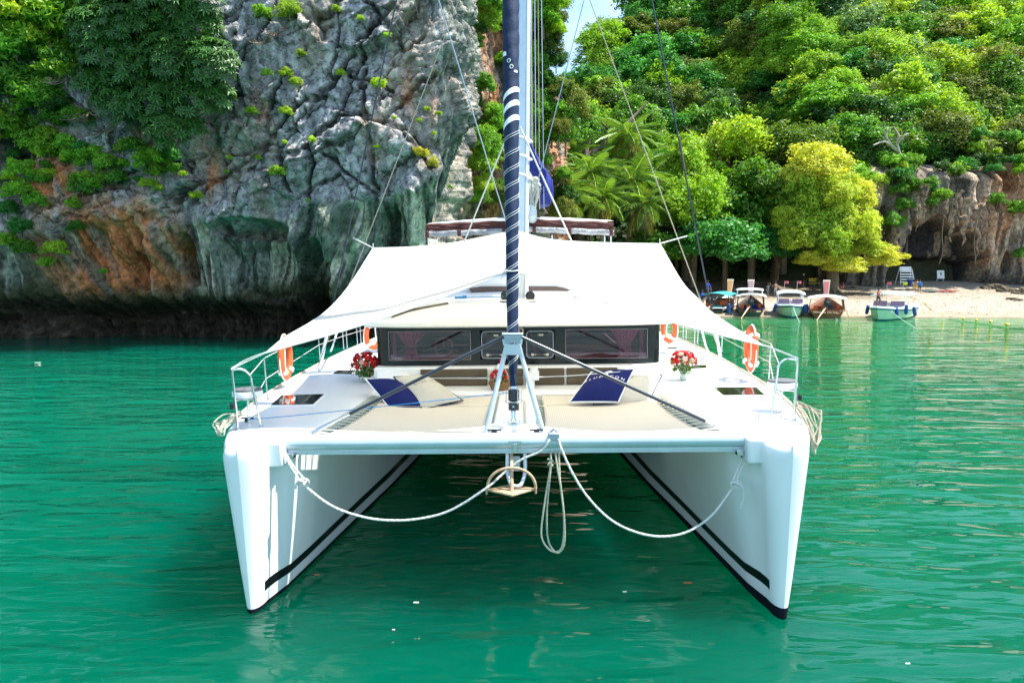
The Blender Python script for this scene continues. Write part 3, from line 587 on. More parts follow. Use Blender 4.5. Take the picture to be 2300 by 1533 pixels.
mb.build('trunk', M['palebark'], yt, smooth=True, loc=None).location = (0, 0, 0)
for i, (a, b_, Y_, r_) in enumerate(tips):
    e = P(a, b_, Y_)-base; c_ = link(bpy.data.objects.new('crown', CROWN[(i*2+1) % 6])); c_.parent = yt; c_.location = e; rr = r_*1.1/F*Y_
    c_.scale = (rr*1.05, rr*.8, rr*(.62 if i in (5, 6, 11, 12) else .95)); c_.rotation_euler = (0, 0, i*1.1); c_.color = ((.56, .60, .08, 1) if i in (0, 5, 6, 8, 9, 12) else (.43, .54, .06, 1) if i not in (2, 3, 10) else (.28, .44, .04, 1))
for a, b_, c2, lb in ((1745, 610, 87, 'leaning bare trunk of a tree left of the standing bathers'), (1634, 610, 88, 'thin upright tree trunk in the shade behind the turquoise boat'), (1690, 590, 90, 'dark tree trunk in the shade behind the boats')):
    p = P(a, b_, c2); gz = float(beach_z(np.array(p.x), np.array(float(c2))))
    tree('shaded_tree', lb, (p.x, p.y, p.z+3.2), 3.0, shade(G_['emerald'], .1), 1, p.z+3.2-gz)

# a bare forked limb above the cave
fl_ = thing('forked_tree', 'pale forked bare limbs standing out of the leaves above the cave', 'tree', P(2022, 352, 90)); q0 = Vector(fl_.location)
for pl in (((2022, 352, 90), (2015, 325, 89), (2018, 305, 88.5), (2008, 285, 88)), ((2020, 345, 90), (2000, 325, 88.5), (1985, 318, 88), (1962, 326, 87.5)), ((2000, 325, 88.5), (1990, 305, 88), (1994, 290, 87.5)), ((2015, 322, 89), (2030, 305, 88), (2042, 300, 88))):
    mb = MB(); pp = spline([P(*p)-q0 for p in pl], 4); mb.tube(pp, [.22-.14*i/(len(pp)-1) for i in range(len(pp))], 6); mb.build('limb', M['drift'], fl_, smooth=True).location = (0, 0, 0)
# --- coconut palms
def frond_mesh(seed):
    r_ = random.Random(seed); Vv = []; Ff = []; T = []
    n = 26; rach = [Vector((t, 0, .26*t-.72*t*t)) for t in [i/n for i in range(n+1)]]
    def quad(a, b_, c_, d_, tn): k = len(Vv); Vv.extend([a, b_, c_, d_]); Ff.append((k, k+1, k+2, k+3)); T.extend([tn]*4)
    for i in range(n):
        w = .012*(1-i/n)+.003; quad(rach[i]+Vector((0, w, 0)), rach[i+1]+Vector((0, w, 0)), rach[i+1]-Vector((0, w, 0)), rach[i]-Vector((0, w, 0)), (1.9, 1.6, 1.2))
    for i in range(3, n):
        t = i/n; ln = .30*math.sin(math.pi*min(1, .12+t*.9))**.7+.03
        for sd in (-1, 1):
            a = rach[i]; dr = Vector((.45+.2*t, sd*.8, -.35-.35*r_.random())).normalized(); e = a+dr*ln; mid = a+dr*ln*.5+Vector((0, 0, .02)); w = Vector((.022, 0, .004)); tn = (.75+.55*r_.random(),)*3
            quad(a, mid+w, e, mid-w, tn)
    return npmesh('frond', np.array([tuple(v) for v in Vv]), np.array(Ff), M['gloss_leaf'], np.array(T), smooth=False)
FR = [frond_mesh(i) for i in range(3)]
def palm(px, py, Y_, L_, label, seed, lean=0, nf=27):
    p = P(px, py, Y_); gz = float(hill_z(np.array(p.x), np.array(float(Y_)))); t_ = thing('coconut_palm', label, 'palm', (p.x+lean, Y_, gz), 'coconut palms behind the flybridge'); h = p.z-gz; r_ = random.Random(seed)
    mb = MB(); mb.tube(spline([(0, 0, 0), (-lean*.3, 0, h*.35), (-lean*.75, 0, h*.7), (-lean, 0, h)], 5), [.24-.10*i/15 for i in range(16)], 8); mb.build('trunk', M['palebark'], t_, smooth=True).location = (0, 0, 0)
    for k in range(nf):
        f = link(bpy.data.objects.new('frond', FR[k % 3])); f.parent = t_; f.location = (-lean, 0, h-.1); a = k*2.39996+r_.random()*.4; el = R(62-118*(k/nf)**.85+r_.uniform(-8, 8)); s_ = L_*r_.uniform(.68, .88)
        f.rotation_euler = (r_.uniform(-.5, .5), -el, a); f.scale = (s_, s_*1.1, s_); g_ = r_.uniform(.8, 1.25); f.color = (.16*g_, .30*g_, .05*g_, 1) if k < nf-5 else (.36, .34, .08, 1)
    for k in range(5):
        a = k*1.25; mb = MB(); mb.lathe([(.03, -.16), (.13, -.08), (.15, .02), (.09, .12), (.02, .16)], (math.cos(a)*.28-lean, math.sin(a)*.28, h-.35), 8); mb.build('coconut', M['olivenut'], t_, smooth=True).location = (0, 0, 0)
M['olivenut'] = mat('coconut_husk', (.14, .15, .03), .5)
for i, (a, b_, Y_, L_, ln, lb) in enumerate(((1412, 300, 92, 5.2, .8, 'tallest coconut palm, its crown above all the others'), (1418, 402, 88, 6.6, -.4, 'broad coconut palm with long drooping fronds below the tallest one'), (1325, 385, 87, 6.0, .3, 'coconut palm left of the broad one, slim upright crown'), (1258, 438, 82, 6.0, -.3, 'lowest coconut palm right beside the blue sail bag'), (1270, 350, 90, 5.4, .5, 'coconut palm behind the blue sail bag, feathery crown'), (1372, 372, 93, 5.2, .2, 'coconut palm peeping between the two biggest crowns'), (1520, 350, 94, 4.6, .4, 'small coconut palm among the green trees right of the others'), (1225, 395, 86, 5.0, 0, 'coconut palm partly hidden by the mast rigging'), (1448, 455, 85, 4.6, .4, 'low coconut palm at the right foot of the broad one'), (1355, 440, 84, 4.8, -.3, 'low coconut palm just above the right half of the folded bimini'))):
    palm(a, b_, Y_, L_, lb, i, ln)

# --- the trees and bushes on the left cliff and on the far cliff behind the mast
def zone(px, py):
    if px > 520: return 'on the grey fractured rock, '+('top' if py < 120 else 'upper part' if py < 240 else 'lower part')+(' left' if px < 680 else ' centre' if px < 850 else ' right')
    if py < 110: return 'in the top left corner' if px < 120 else 'beside the whorled leaf tree'
    if py < 240: return 'at the left edge below the corner' if px < 120 else 'left of the whorled leaf tree'
    if py < 330: return 'at the left edge above the orange rock' if px < 120 else 'below the left side of the whorled leaf tree'
    if py < 430: return ('left of the orange rock' if px < 90 else 'over the orange rock' if px < 200 else 'under the whorled leaf tree' if px < 330 else 'right below the whorled leaf tree')
    return 'low at the left edge of the cliff' if px < 90 else 'low on the cliff beside the leaning stem'
def bush(px, py, rpx, kd, C=LC, off=.25, label=None, ci=None, sq=(1, .7, .85), cap=None, grp=None):
    Y_ = surf_y(C, px, py)-off*0-.15
    if cap: Y_ = min(Y_, cap)
    p = P(px, py, Y_); r_ = rpx/F*Y_; k = random.randrange(4) if ci is None else ci
    return tree('cliff_bush', label or f'{"tiny" if rpx < 13 else "small" if rpx < 26 else "leafy" if rpx < 38 else "large"} {DESC[kd]} bush {zone(px, py)}', p, r_, shade(G_[kd]), k, r_*.7, grp or f'{"tiny" if rpx < 13 else "small" if rpx < 26 else "leafy" if rpx < 38 else "large"} {DESC[kd]} bushes {zone(px, py)}', cat='bush', sq=sq, trunk=True)
random.seed(11)
for (a, b_, r_, kd) in ((30, 30, 75, 'lime'), (110, 60, 80, 'bright'), (60, 120, 80, 'bright'), (150, 150, 60, 'mid'), (20, 200, 80, 'mid'), (90, 220, 60, 'bright'), (30, 290, 55, 'bright'), (150, 20, 70, 'mid'), (190, 40, 60, 'bright'), (120, 270, 45, 'mid'), (70, 320, 45, 'bright'), (10, 110, 70, 'bright'),
    (100, 345, 34, 'lime'), (110, 300, 28, 'lime'), (55, 385, 42, 'bright'), (160, 345, 32, 'bright'), (40, 430, 35, 'bright'), (205, 350, 36, 'bright'), (15, 470, 32, 'emerald'), (75, 450, 28, 'bright'), (50, 510, 34, 'emerald'), (20, 540, 30, 'bright'), (125, 560, 32, 'lime'), (105, 590, 22, 'bright'), (165, 460, 22, 'bright'), (170, 510, 20, 'mid'), (185, 425, 34, 'mid'), (240, 370, 34, 'bright'), (260, 400, 30, 'mid'), (335, 355, 36, 'bright'), (375, 350, 30, 'emerald'), (350, 385, 28, 'bright'), (300, 330, 34, 'mid'), (395, 380, 22, 'mid'), (60, 560, 26, 'mid'),
    (440, 440, 17, 'lime'), (232, 610, 11, 'bright'), (515, 355, 9, 'lime'), (600, 165, 13, 'lime'), (640, 165, 18, 'lime'), (625, 385, 20, 'lime'), (580, 355, 10, 'lime'), (675, 120, 13, 'lime'), (665, 185, 15, 'lime'), (565, 250, 14, 'lime'), (640, 250, 16, 'lime'), (700, 315, 12, 'lime'), (850, 190, 20, 'lime'), (765, 165, 12, 'lime'), (870, 80, 10, 'lime'), (755, 20, 12, 'lime'), (590, 30, 26, 'bright'), (650, 25, 28, 'lime'), (940, 270, 8, 'lime'), (960, 245, 9, 'lime'), (975, 300, 8, 'lime'), (810, 42, 9, 'lime'), (640, 320, 9, 'lime'), (845, 330, 8, 'lime'), (510, 385, 7, 'lime'), (985, 255, 9, 'lime'), (885, 265, 8, 'lime'), (690, 450, 7, 'lime'), (1010, 420, 7, 'bright'), (1000, 350, 8, 'bright')):
    bush(a, b_, r_, kd)
bush(945, 345, 24, 'yellow', label='yellow tussock of grass on the overhanging ledge left of the furled sail', sq=(1, .7, .7)); bush(972, 368, 18, 'yellow', label='smaller yellow tussock at the lip of the overhanging ledge', sq=(.7, .7, 1.0))
for i in range(70):                     # thick cover in the upper left corner
    a, b_ = random.uniform(-60, 240), random.uniform(-30, 330)
    if a > 180 and b_ > 60: continue
    bush(a, b_, random.uniform(22, 48), random.choice(['bright', 'bright', 'mid', 'lime', 'dark']))
for i in range(36):
    a, b_ = random.uniform(-40, 420), random.uniform(330, 430); bush(a, b_, random.uniform(12, 24), random.choice(['bright', 'mid', 'emerald', 'lime']))
def fz(a, b_): return ('top' if b_ < 60 else 'upper' if b_ < 180 else 'middle' if b_ < 320 else 'bottom')+(' left' if a < 1130 else ' centre' if a < 1200 else ' right')
# far cliff behind the mast: hanging growth and trees on its brow
for i in range(85):
    a, b_ = random.uniform(1058, 1270), random.uniform(-40, 480)
    if b_ < 260: a = min(a, 1232+random.uniform(0, 25)-max(0, b_-110)*.12)
    if 1070 < a < 1130 and 60 < b_ < 330 and random.random() < .75: continue
    if 1060 < a < 1180 and 380 < b_ and random.random() < .6: continue
    p = P(a, b_, 63.0); Y_ = surf_y(LC, a, b_) if a < 1190 else 66+random.uniform(-2, 3)
    kd = random.choice(['mid', 'olive', 'bright', 'dark', 'lime']); p = P(a, b_, max(55, Y_)-.6); r_ = random.uniform(20, 42)/F*p.y
    tree('cliff_tree', f'{DESC[kd]} tree on the far cliff behind the mast, '+fz(a, b_), p, r_, shade(G_[kd]), random.randrange(6), r_*1.1, f'{DESC[kd]} trees on the far cliff behind the mast, '+fz(a, b_), sq=(1, .8, random.uniform(.7, 1)))
for (a, b_, r_, kd) in ((1235, 30, 42, 'olive'), (1225, 100, 40, 'olive'), (1200, 60, 50, 'mid'), (1210, 150, 36, 'mid'), (1195, 10, 50, 'olive'), (1240, -20, 45, 'olive'), (1230, 185, 26, 'mid'), (1265, 205, 34, 'olive'), (1290, 240, 40, 'olive'), (1250, 250, 42, 'bright'), (1225, 300, 42, 'bright'), (1270, 300, 36, 'mid'), (1215, 230, 30, 'mid'), (1095, 330, 40, 'bright'), (1080, 370, 34, 'lime'), (1085, 420, 26, 'lime'), (1068, 440, 24, 'bright')):
    p = P(a, b_, 66 if a > 1150 else 55); rr = r_/F*p.y
    tree('cliff_tree', f'{DESC[kd]} tree leaning from the edge of the far cliff beside the mast' if a > 1150 else f'{DESC[kd]} tree in the cleft left of the furled sail', p, rr, shade(G_[kd]), random.randrange(6), rr*1.4, f'{DESC[kd]} trees leaning from the far cliff edge' if a > 1150 else f'{DESC[kd]} trees in the cleft left of the furled sail')
def cz(a, b_): return ('brow' if b_ < 370 else 'middle' if b_ < 450 else 'foot')+(', left end' if a < 2060 else ', left centre' if a < 2140 else ', right centre' if a < 2220 else ', right end')
for i in range(46):                     # growth on the upper part of the cave cliff
    a, b_ = random.uniform(1975, 2330), random.uniform(330, 440)
    if a > 2120: b_ = random.uniform(300, 385)
    kd = random.choice(['mid', 'bright', 'dark', 'emerald', 'lime']); Y_ = surf_y(RC, a, b_)-.5; p = P(a, b_, Y_); rr = random.uniform(14, 30)/F*Y_
    tree('cave_cliff_bush', f'{DESC[kd]} bush hanging over the {cz(a, b_)} of the cave cliff', p, rr, shade(G_[kd]), random.randrange(4), rr*.7, f'{DESC[kd]} bushes hanging over the {cz(a, b_)} of the cave cliff', cat='bush', sq=(1, .7, .8))
for a, b_, r_ in ((2065, 420, 26), (2290, 470, 26), (2240, 450, 22), (2295, 570, 20), (2030, 460, 24), (2005, 500, 26), (2095, 455, 16)):
    Y_ = surf_y(RC, a, b_)-.5; p = P(a, b_, Y_); rr = r_/F*Y_
    tree('cave_cliff_bush', f'lone mid green bush on the bare rock, {cz(a, b_)} of the cave cliff', p, rr, shade(G_['mid']), random.randrange(4), rr*.7, 'mid green bushes hanging over the cave cliff', cat='bush')
# the big tree with whorled glossy leaves
def whorls(n, lobes, L_, seed):
    g = np.random.default_rng(seed); V = []; Fc = []; T = []
    C = np.array([l_[0] for l_ in lobes]); Rr = np.array([l_[1] for l_ in lobes]); w = Rr[:, 0]**2; idx = g.choice(len(lobes), n, p=w/w.sum())
    for i in range(n):
        d = g.normal(size=3); d[1] -= .55; d[2] += .35; d /= np.linalg.norm(d); p = C[idx[i]]+d*Rr[idx[i]]*(.7+.3*g.random()); ax = d*.7+np.array([0, -.25, .55]); ax /= np.linalg.norm(ax)
        u = np.cross(ax, [.3, .2, 1.]); u /= np.linalg.norm(u); v = np.cross(ax, u); nl = 9; ph = g.random()*6; tn = .75+.5*g.random(); l_ = L_*(.75+.5*g.random())
        for k in range(nl):
            a = ph+6.283*k/nl; r_ = u*math.cos(a)+v*math.sin(a); sd = np.cross(ax, r_); e = p+r_*l_*.85+ax*l_*(.25-.25*(k % 2)); mid = p+r_*l_*.5+ax*l_*.28; b0 = len(V)
            V += [p, mid+sd*l_*.12, e, mid-sd*l_*.12]; Fc.append((b0, b0+1, b0+2, b0+3)); T += [(tn*(1+.15*(k % 2)),)*3]*4
    return npmesh('crown', np.array(V), np.array(Fc), M['gloss_leaf'], np.array(T), smooth=False)
wt = thing('whorled_leaf_tree', 'large dark green tree with whorls of glossy long leaves overhanging the grey rock', 'tree', P(330, 330, 38.0))
b0 = Vector(wt.location); lob = []
for a, b_, r_ in ((280, 60, 75), (360, 30, 80), (440, 60, 60), (470, 140, 62), (380, 130, 80), (290, 150, 80), (230, 110, 60), (490, 215, 38), (430, 220, 62), (340, 225, 66), (260, 230, 52), (210, 180, 45), (370, 290, 45), (430, 290, 32), (240, 20, 60), (450, 5, 50), (350, -30, 80), (200, 60, 50)):
    p = P(a, b_, 36.2+.5*math.sin(a)); lob.append((tuple(p-b0), (r_/F*37, r_/F*37*.6, r_/F*37*.8)))
o = link(bpy.data.objects.new('crown', whorls(3000, lob, .40, 3))); o.parent = wt; o.color = (.045, .13, .022, 1)
mb = MB()
for (c_, r_) in lob[:14]: mb.tube(spline([(-.2, 1.4, -1.2), Vector((0, .3, 0))*.5+Vector(c_)*.45, Vector(c_)], 3), [.2, .17, .15, .12, .10, .07, .04], 6)
mb.build('trunk', M['palebark'], wt, smooth=True).location = (0, 0, 0)
# bare twiggy shrubs at the left
for j, (a, b_, r_) in enumerate(((190, 250, 60), (150, 170, 55), (620, 70, 32), (590, 90, 30), (130, 500, 40), (225, 290, 50))):
    p = P(a, b_, surf_y(LC, a, b_)-.4); mb = MB(); rr = r_/F*38
    t_ = thing('bare_shrub', 'leafless pale twigs standing out from the rock face', 'shrub', p, 'leafless shrubs on the rock face')
    for k in range(11):
        an = random.uniform(-2.6, .6); e = Vector((math.cos(an)*rr, -random.uniform(.2, .9), math.sin(an)*rr*.5)); mid = e*.5+Vector((0, 0, -.15*rr)); mb.tube(spline([(0, .4, 0), mid, e], 3), [.045, .04, .034, .028, .022, .016, .01], 5)
        for q in range(3): f = e*(.55+.15*q); mb.tube([f, f+Vector((random.uniform(-.4, .4), -.15, random.uniform(-.1, .45)))*rr*.6], [.018, .008], 4)
    mb.build('branches', M['palebark'], t_, smooth=True).location = (0, 0, 0)
# ================================================================== THE CATAMARAN
def rope(mb, pts, r, n=9, mi=0, lay=None):
    pts = spline(pts, n) if n else [Vector(p) for p in pts]
    d = [0]
    for a, b in zip(pts, pts[1:]): d.append(d[-1]+(b-a).length)
    Lt = d[-1]; step = r*1.6; k = max(8, int(Lt/step)); Q = []
    for i in range(k+1):
        a = Lt*i/k; j = min(len(pts)-2, max(0, int(np.searchsorted(d, a))-1)); t = (a-d[j])/max(1e-6, d[j+1]-d[j]); Q.append(pts[j].lerp(pts[j+1], t))
    N = None; st = [[], [], []]
    for i in range(k+1):
        T = (Q[min(i+1, k)]-Q[max(i-1, 0)]).normalized()
        if N is None: N = T.orthogonal().normalized()
        N = (N-T*N.dot(T)).normalized(); B = T.cross(N)
        for s_ in range(3):
            a = 2*math.pi*(s_/3+i/8); st[s_].append(Q[i]+(N*math.cos(a)+B*math.sin(a))*r*.5)
    for s_ in st: mb.tube(s_, r*.56, 5, mi=mi)
cat_ = thing('catamaran', 'white sailing catamaran moored bows-on in the middle of the bay', 'catamaran', (0, 16, 0), boat=True)
yS = [8.10, 8.11, 8.13, 8.16, 8.20, 8.25, 8.30, 8.35, 8.5, 8.65, 8.8, 9.0, 9.3, 9.6, 10, 10.6, 11.3, 12, 13, 14.2, 15.6, 17, 18.5, 20, 22, 24]
ky = [8.35, 8.5, 8.8, 9.3, 10, 11.3, 13, 15.6, 18, 22, 24]
dO = [3.66, 3.74, 3.87, 4.05, 4.24, 4.47, 4.62, 4.75, 4.78, 4.70, 4.55]
dI = [3.10, 3.10, 2.82, 2.70, 2.64, 2.55, 2.48, 2.45, 2.45, 2.45, 2.5]
wO = [3.42, 3.45, 3.52, 3.63, 3.78, 3.95, 4.10, 4.20, 4.25, 4.20, 4.1]
wI = [3.22, 3.18, 3.12, 3.06, 2.97, 2.80, 2.56, 2.27, 2.20, 2.30, 2.4]
def hull_xo(y, z):
    yy = max(y, 8.35); t = max(0, min(1, z/2.05)); g = t**.85
    xo = interp(yy, ky, wO)*(1-g)+interp(yy, ky, dO)*g; xi = interp(yy, ky, wI)*(1-g)+interp(yy, ky, dI)*g
    f = math.sqrt(max(.0, 1-((8.35-y)/.25)**2)) if y < 8.35 else 1; c = (xo+xi)/2; h = (xo-xi)/2
    if z < 0: h *= 1+z*.9
    return c-h*f, c+h*f
ZL = [-.6, -.3, 0, .15, .35, .6, .9, 1.2, 1.5, 1.8, 1.98]; RD = [(2.06, .008), (2.105, .028), (2.138, .06), (2.15, .10)]
for sd, nm in ((-1, 'left'), (1, 'right')):
    mb = MB(); rows = []
    for y in yS:
        row = []
        lo = [(hull_xo(y, z)[0], z) for z in ZL]; ro = [(hull_xo(y, z)[1], z) for z in ZL]
        xi, xo = hull_xo(y, 2.05); w = (xo-xi)/2
        li = [(xi+min(r_, w*.9), z-max(0, 8.3-y)*.2) for z, r_ in RD]; ri = [(xo-min(r_, w*.9), z-max(0, 8.3-y)*.2) for z, r_ in RD]
        top = [(lerp(li[-1][0], ri[-1][0], t), li[-1][1]+.03*math.sin(math.pi*t)) for t in (.12, .3, .5, .7, .88)]
        prof = lo+li+top+ri[::-1]+ro[::-1]
        rows.append([Vector((sd*x, y, z)) for x, z in prof])
    mb.grid(rows); nr = len(rows[0]); mb.f.append(tuple(range((len(rows)-1)*nr, len(rows)*nr))); mb.m.append(0)
    hull = mb.build('hull', M['gel'], cat_, smooth=62); hull['label'] = f'{nm} white hull with black waterline stripe'
    # inner black stripe and dark boot top, 4 mm proud of the skin
    def skin(y, z, side):
        xi, xo = hull_xo(y, z); return Vector((sd*((xi-.004) if side == 0 else (xo+.004)), y, z))
    ys_ = sorted(set([8.27]+[y for y in yS if 8.27 < y < 17]+ky[:6]+[8.4, 8.6, 8.72, 9.15, 9.45, 9.8, 10.3, 10.9]))
    for side in (0, 1):
        mb = MB(); rows = [[skin(y, z0+.02*min(1, (y-8.27)/3), side) for z0 in (.26, .30, .34, .385)] for y in ys_]; mb.grid(rows); mb.build('waterline_stripe', M['black'], hull, smooth=True)
    mb = MB(); yb = [8.0965]+[y for y in yS if y > 8.1]
    zs = [-.3, -.1, .0, .05, .10]
    rin = [[skin(max(y, 8.1005), z, 0)+Vector((0, -.004 if y < 8.2 else 0, 0)) for z in zs] for y in yb]; rout = [[skin(max(y, 8.1005), z, 1)+Vector((0, -.004 if y < 8.2 else 0, 0)) for z in zs] for y in yb]
    mb.grid(rin[::-1]+rout); mb.build('boot_top', M['boot'], hull, smooth=True)
    # portlight on the inner side
    mb = MB(); mb.prism([skin(y, z, 0) for y, z in ((9.75, 1.78), (9.75, 1.98), (10.35, 1.98), (10.25, 1.78))], (-sd*.012, 0, 0)); pf = mb.build('porthole', M['steel'], hull)
    mb = MB(); mb.prism([skin(y, z, 0)+Vector((-sd*.013, 0, 0)) for y, z in ((9.79, 1.81), (9.79, 1.95), (10.29, 1.95), (10.21, 1.81))], (-sd*.004, 0, 0)); mb.build('pane', M['hatch'], pf)
    # teak coloured toe rail
    mb = MB(); mb.tube([Vector((sd*(hull_xo(y, 2.0)[1]-.05), y, 2.165)) for y in [9.6+.6*i for i in range(22)]], .022, 6); mb.build('toe_rail', mat('toe_rail', (.62, .50, .36), .5) if sd < 0 else bpy.data.materials['toe_rail'], hull, smooth=True)
    # beam socket
    mb = MB(); mb.box((sd*3.05, 8.56, 2.0), (.23, .34, .32)); mb.build('beam_socket', M['gel'], hull, smooth=True, bevel=.03)
# crossbeam
mb = MB(); mb.tube([(-3.06, 8.64, 2.10), (3.06, 8.64, 2.10)], .105, 28); mb.box((0, 8.62, 1.985), (6.1, .05, .075)); mb.box((0, 8.585, 2.00), (6.1, .012, .03))
beam = mb.build('crossbeam', M['alu'], cat_, smooth=True)
for x in (-2.2, -.9, -.27, .28, .45, 1.3, 2.3):
    mb = MB(); mb.tube([(x, 8.588, 1.99), (x, 8.60, 1.99)], .012, 8); mb.build('rivet', M['dark'], beam)
for sd in (-1, 1):
    mb = MB(); mb.box((sd*2.96, 8.57, 1.93), (.10, .06, .12)); mb.box((sd*2.88, 8.57, 1.95), (.08, .10, .07)); mb.tube([(sd*3.0+.035*math.cos(a), 8.53, 1.90+.035*math.sin(a)) for a in np.linspace(0, 6.28, 12)[:-1]], .010, 6, closed=True); mb.build('shackle_plate', M['steel'], beam, smooth=True, bevel=.004)
mb = MB(); mb.box((.02, 8.56, 2.10), (.17, .06, .05)); mb.box((.02, 8.545, 2.03), (.05, .05, .13)); mb.build('tack_fitting', M['steel'], beam, bevel=.008)
mb = MB(); mb.box((.52, 8.56, 2.17), (.14, .09, .10)); mb.tube([(.45, 8.62, 2.20), (.52, 8.60, 2.26), (.59, 8.62, 2.20)], .02, 8); mb.build('bow_shackle', M['grey'], beam, smooth=True, bevel=.008)
# bridge deck
mb = MB(); mb.box((0, 17.95, 1.70), (5.1, 12.0, .86)); mb.box((0, 18.9, 1.08), (4.9, 10.2, .50)); mb.build('bridge_deck', M['gel'], cat_, bevel=.12)  # second box: unseen aft belly, added to block bright reflections under the boat
rows = []
for y, z in ((11.90, 2.00), (11.92, 2.09), (11.98, 2.14), (12.08, 2.155), (12.5, 2.16), (12.9, 2.16)): rows.append([Vector((x, y-(.0 if abs(x) > 1.6 else .10*(1-abs(x)/1.6)), z)) for x in np.linspace(-2.62, 2.62, 25)])
mb = MB(); mb.grid(rows); mb.build('foredeck', M['cream'], cat_, smooth=True)
mb = MB(); mb.box((0, 10.4, 2.02), (.62, 3.3, .22)); mb.box((-.25, 9.0, 2.17), (.22, .3, .09)); walk = mb.build('centre_walkway', M['deck'], cat_, smooth=True, bevel=.03)
# trampolines
m = bpy.data.materials.new('trampoline_net'); m.use_nodes = True; n = m.node_tree.nodes; l = m.node_tree.links.new; b = n['Principled BSDF']; b.inputs['Base Color'].default_value = (.74, .65, .52, 1); b.inputs['Roughness'].default_value = .9
t = n.new('ShaderNodeTexCoord'); w1 = n.new('ShaderNodeTexWave'); w1.inputs['Scale'].default_value = 11; w1.bands_direction = 'X'; w2 = n.new('ShaderNodeTexWave'); w2.bands_direction = 'Y'; w2.inputs['Scale'].default_value = 11
l(t.outputs['Object'], w1.inputs['Vector']); l(t.outputs['Object'], w2.inputs['Vector']); mu = n.new('ShaderNodeMath'); mu.operation = 'MULTIPLY'; l(w1.outputs['Fac'], mu.inputs[0]); l(w2.outputs['Fac'], mu.inputs[1])
r = n.new('ShaderNodeMapRange'); r.inputs[1].default_value = .35; r.inputs[2].default_value = .8; r.inputs[3].default_value = 1; r.inputs[4].default_value = .72; l(mu.outputs[0], r.inputs[0]); l(r.outputs[0], b.inputs['Alpha'])
M['net'] = m
for sd in (-1, 1):
    mb = MB(); rows = []; ny_ = 22; nx_ = 18; ex = []
    for i in range(ny_+1):
        v = i/ny_; y = 8.80+v*2.98; xo = interp(y, ky, dI)-.20-.10*math.sin(math.pi*v); xi = .42+.03*math.sin(math.pi*v); row = []
        for j in range(nx_+1): u = j/nx_; row.append(Vector((sd*lerp(xi, xo, u), y, 2.10-.07*math.sin(math.pi*u)*math.sin(math.pi*v)-.02*math.sin(v*9)*math.sin(math.pi*u))))
        rows.append(row); ex.append((row[0], row[-1]))
    mb.grid(rows); tr_ = mb.build('trampoline', M['net'], cat_, smooth=True)
    mb = MB(); mb.tube([e[1] for e in ex], .014, 6); mb.tube([e[0] for e in ex], .014, 6); mb.tube(rows[-1], .014, 6); mb.tube(rows[0], .014, 6); mb.build('bolt_rope', M['ivory'], tr_, smooth=True)
    nl = 17
    for (sidx, k) in ((0, 0), (1, 1)):
        for i in range(nl):
            v = (i+.5)/nl; y = 8.85+v*2.9; a = Vector((sd*(interp(y, ky, dI)-.20-.10*math.sin(math.pi*v)), y, 2.10)) if k else Vector((sd*(.43), y, 2.10))
            e = Vector((sd*(interp(y, ky, dI)+.01), 0, 2.13)) if k else Vector((sd*.31, 0, 2.12)); mb = MB()
            mb.tube([a, Vector((e.x, y+.045, e.z))], .008, 5); mb.tube([a, Vector((e.x, y-.045, e.z))], .008, 5); mb.build('lacing', M['ivory'], tr_)
# cabin base, cushions
mb = MB(); mb.box((0, 16.0, 2.33), (5.36, 7.0, .36)); mb.build('cabin_base', M['cream'], cat_, bevel=.04)
for x0_, x1_ in ((-1.80, -.56), (-.42, .10), (.14, .86), (.90, 1.84)):
    for z0_, z1_ in ((2.17, 2.31), (2.33, 2.475)):
        mb = MB(); mb.box(((x0_+x1_)/2, 12.47, (z0_+z1_)/2), (x1_-x0_, .07, z1_-z0_)); mb.build('back_cushion', M['brown'], cat_, smooth=True, bevel=.02)
for sd in (-1, 1):
    mb = MB(); rows = []
    for i in range(9):
        a = i/8; rows.append([Vector((sd*lerp(1.86, 2.6, u), 12.10+.42*a+.12*u, 2.155+.33*math.sin(a*math.pi/2)*(1-.0*u)*(math.sin(math.pi*min(1, .25+u*1.2)/2)))) for u in np.linspace(0, 1, 8)])
    mb.grid(rows); mb.build('coaming', M['cream'], cat_, smooth=True)
M['smokeline'] = mat('window_seal', (.30, .22, .25), .5)
# window band: black rails and posts round the panes
def plan(n=7, off=0):                   # plan of the cabin front, left to right
    r_ = .30; w = 2.70+off; f = 12.70-off; pts = [Vector((-w, 19.2, 0)), Vector((-w, 16, 0)), Vector((-w, 14, 0))]
    pts += [Vector((-w+r_-r_*math.cos(a), f+r_-r_*math.sin(a), 0)) for a in np.linspace(0, math.pi/2, n)]
    q = [Vector((-p.x, p.y, 0)) for p in reversed(pts)]; return pts+q
band = plan()
def rail(z0, z1, off, name, m_, th=.05, parent=None, close=False):
    o_, i_ = plan(off=off), plan(off=off-th); mb = MB(); rows = [[Vector((a.x, a.y, z)) for a in o_] for z in (z0, z1)]+[[Vector((a.x, a.y, z)) for a in i_] for z in (z1, z0)]; rows.append(rows[0]); mb.grid(rows); return mb.build(name, m_, parent or cat_, smooth=35)
scr = rail(2.51, 2.615, .0, 'window_band_rail', mat('band_gloss', (.006, .011, .012), .2, .35)); rail(3.165, 3.245, 0, 'window_band_rail', bpy.data.materials['band_gloss'])
posts = [(-2.42, -2.52), (-.86, -.72), (-.72, -.70), (-.13, .13), (.70, .86), (2.42, 2.52)]
for a, b_ in ((-.88, -.70), (-.15, .15), (.70, .90)):
    mb = MB(); mb.box(((a+b_)/2, 12.725, 2.89), (b_-a, .05, .55)); mb.build('window_post', bpy.data.materials['band_gloss'], cat_)
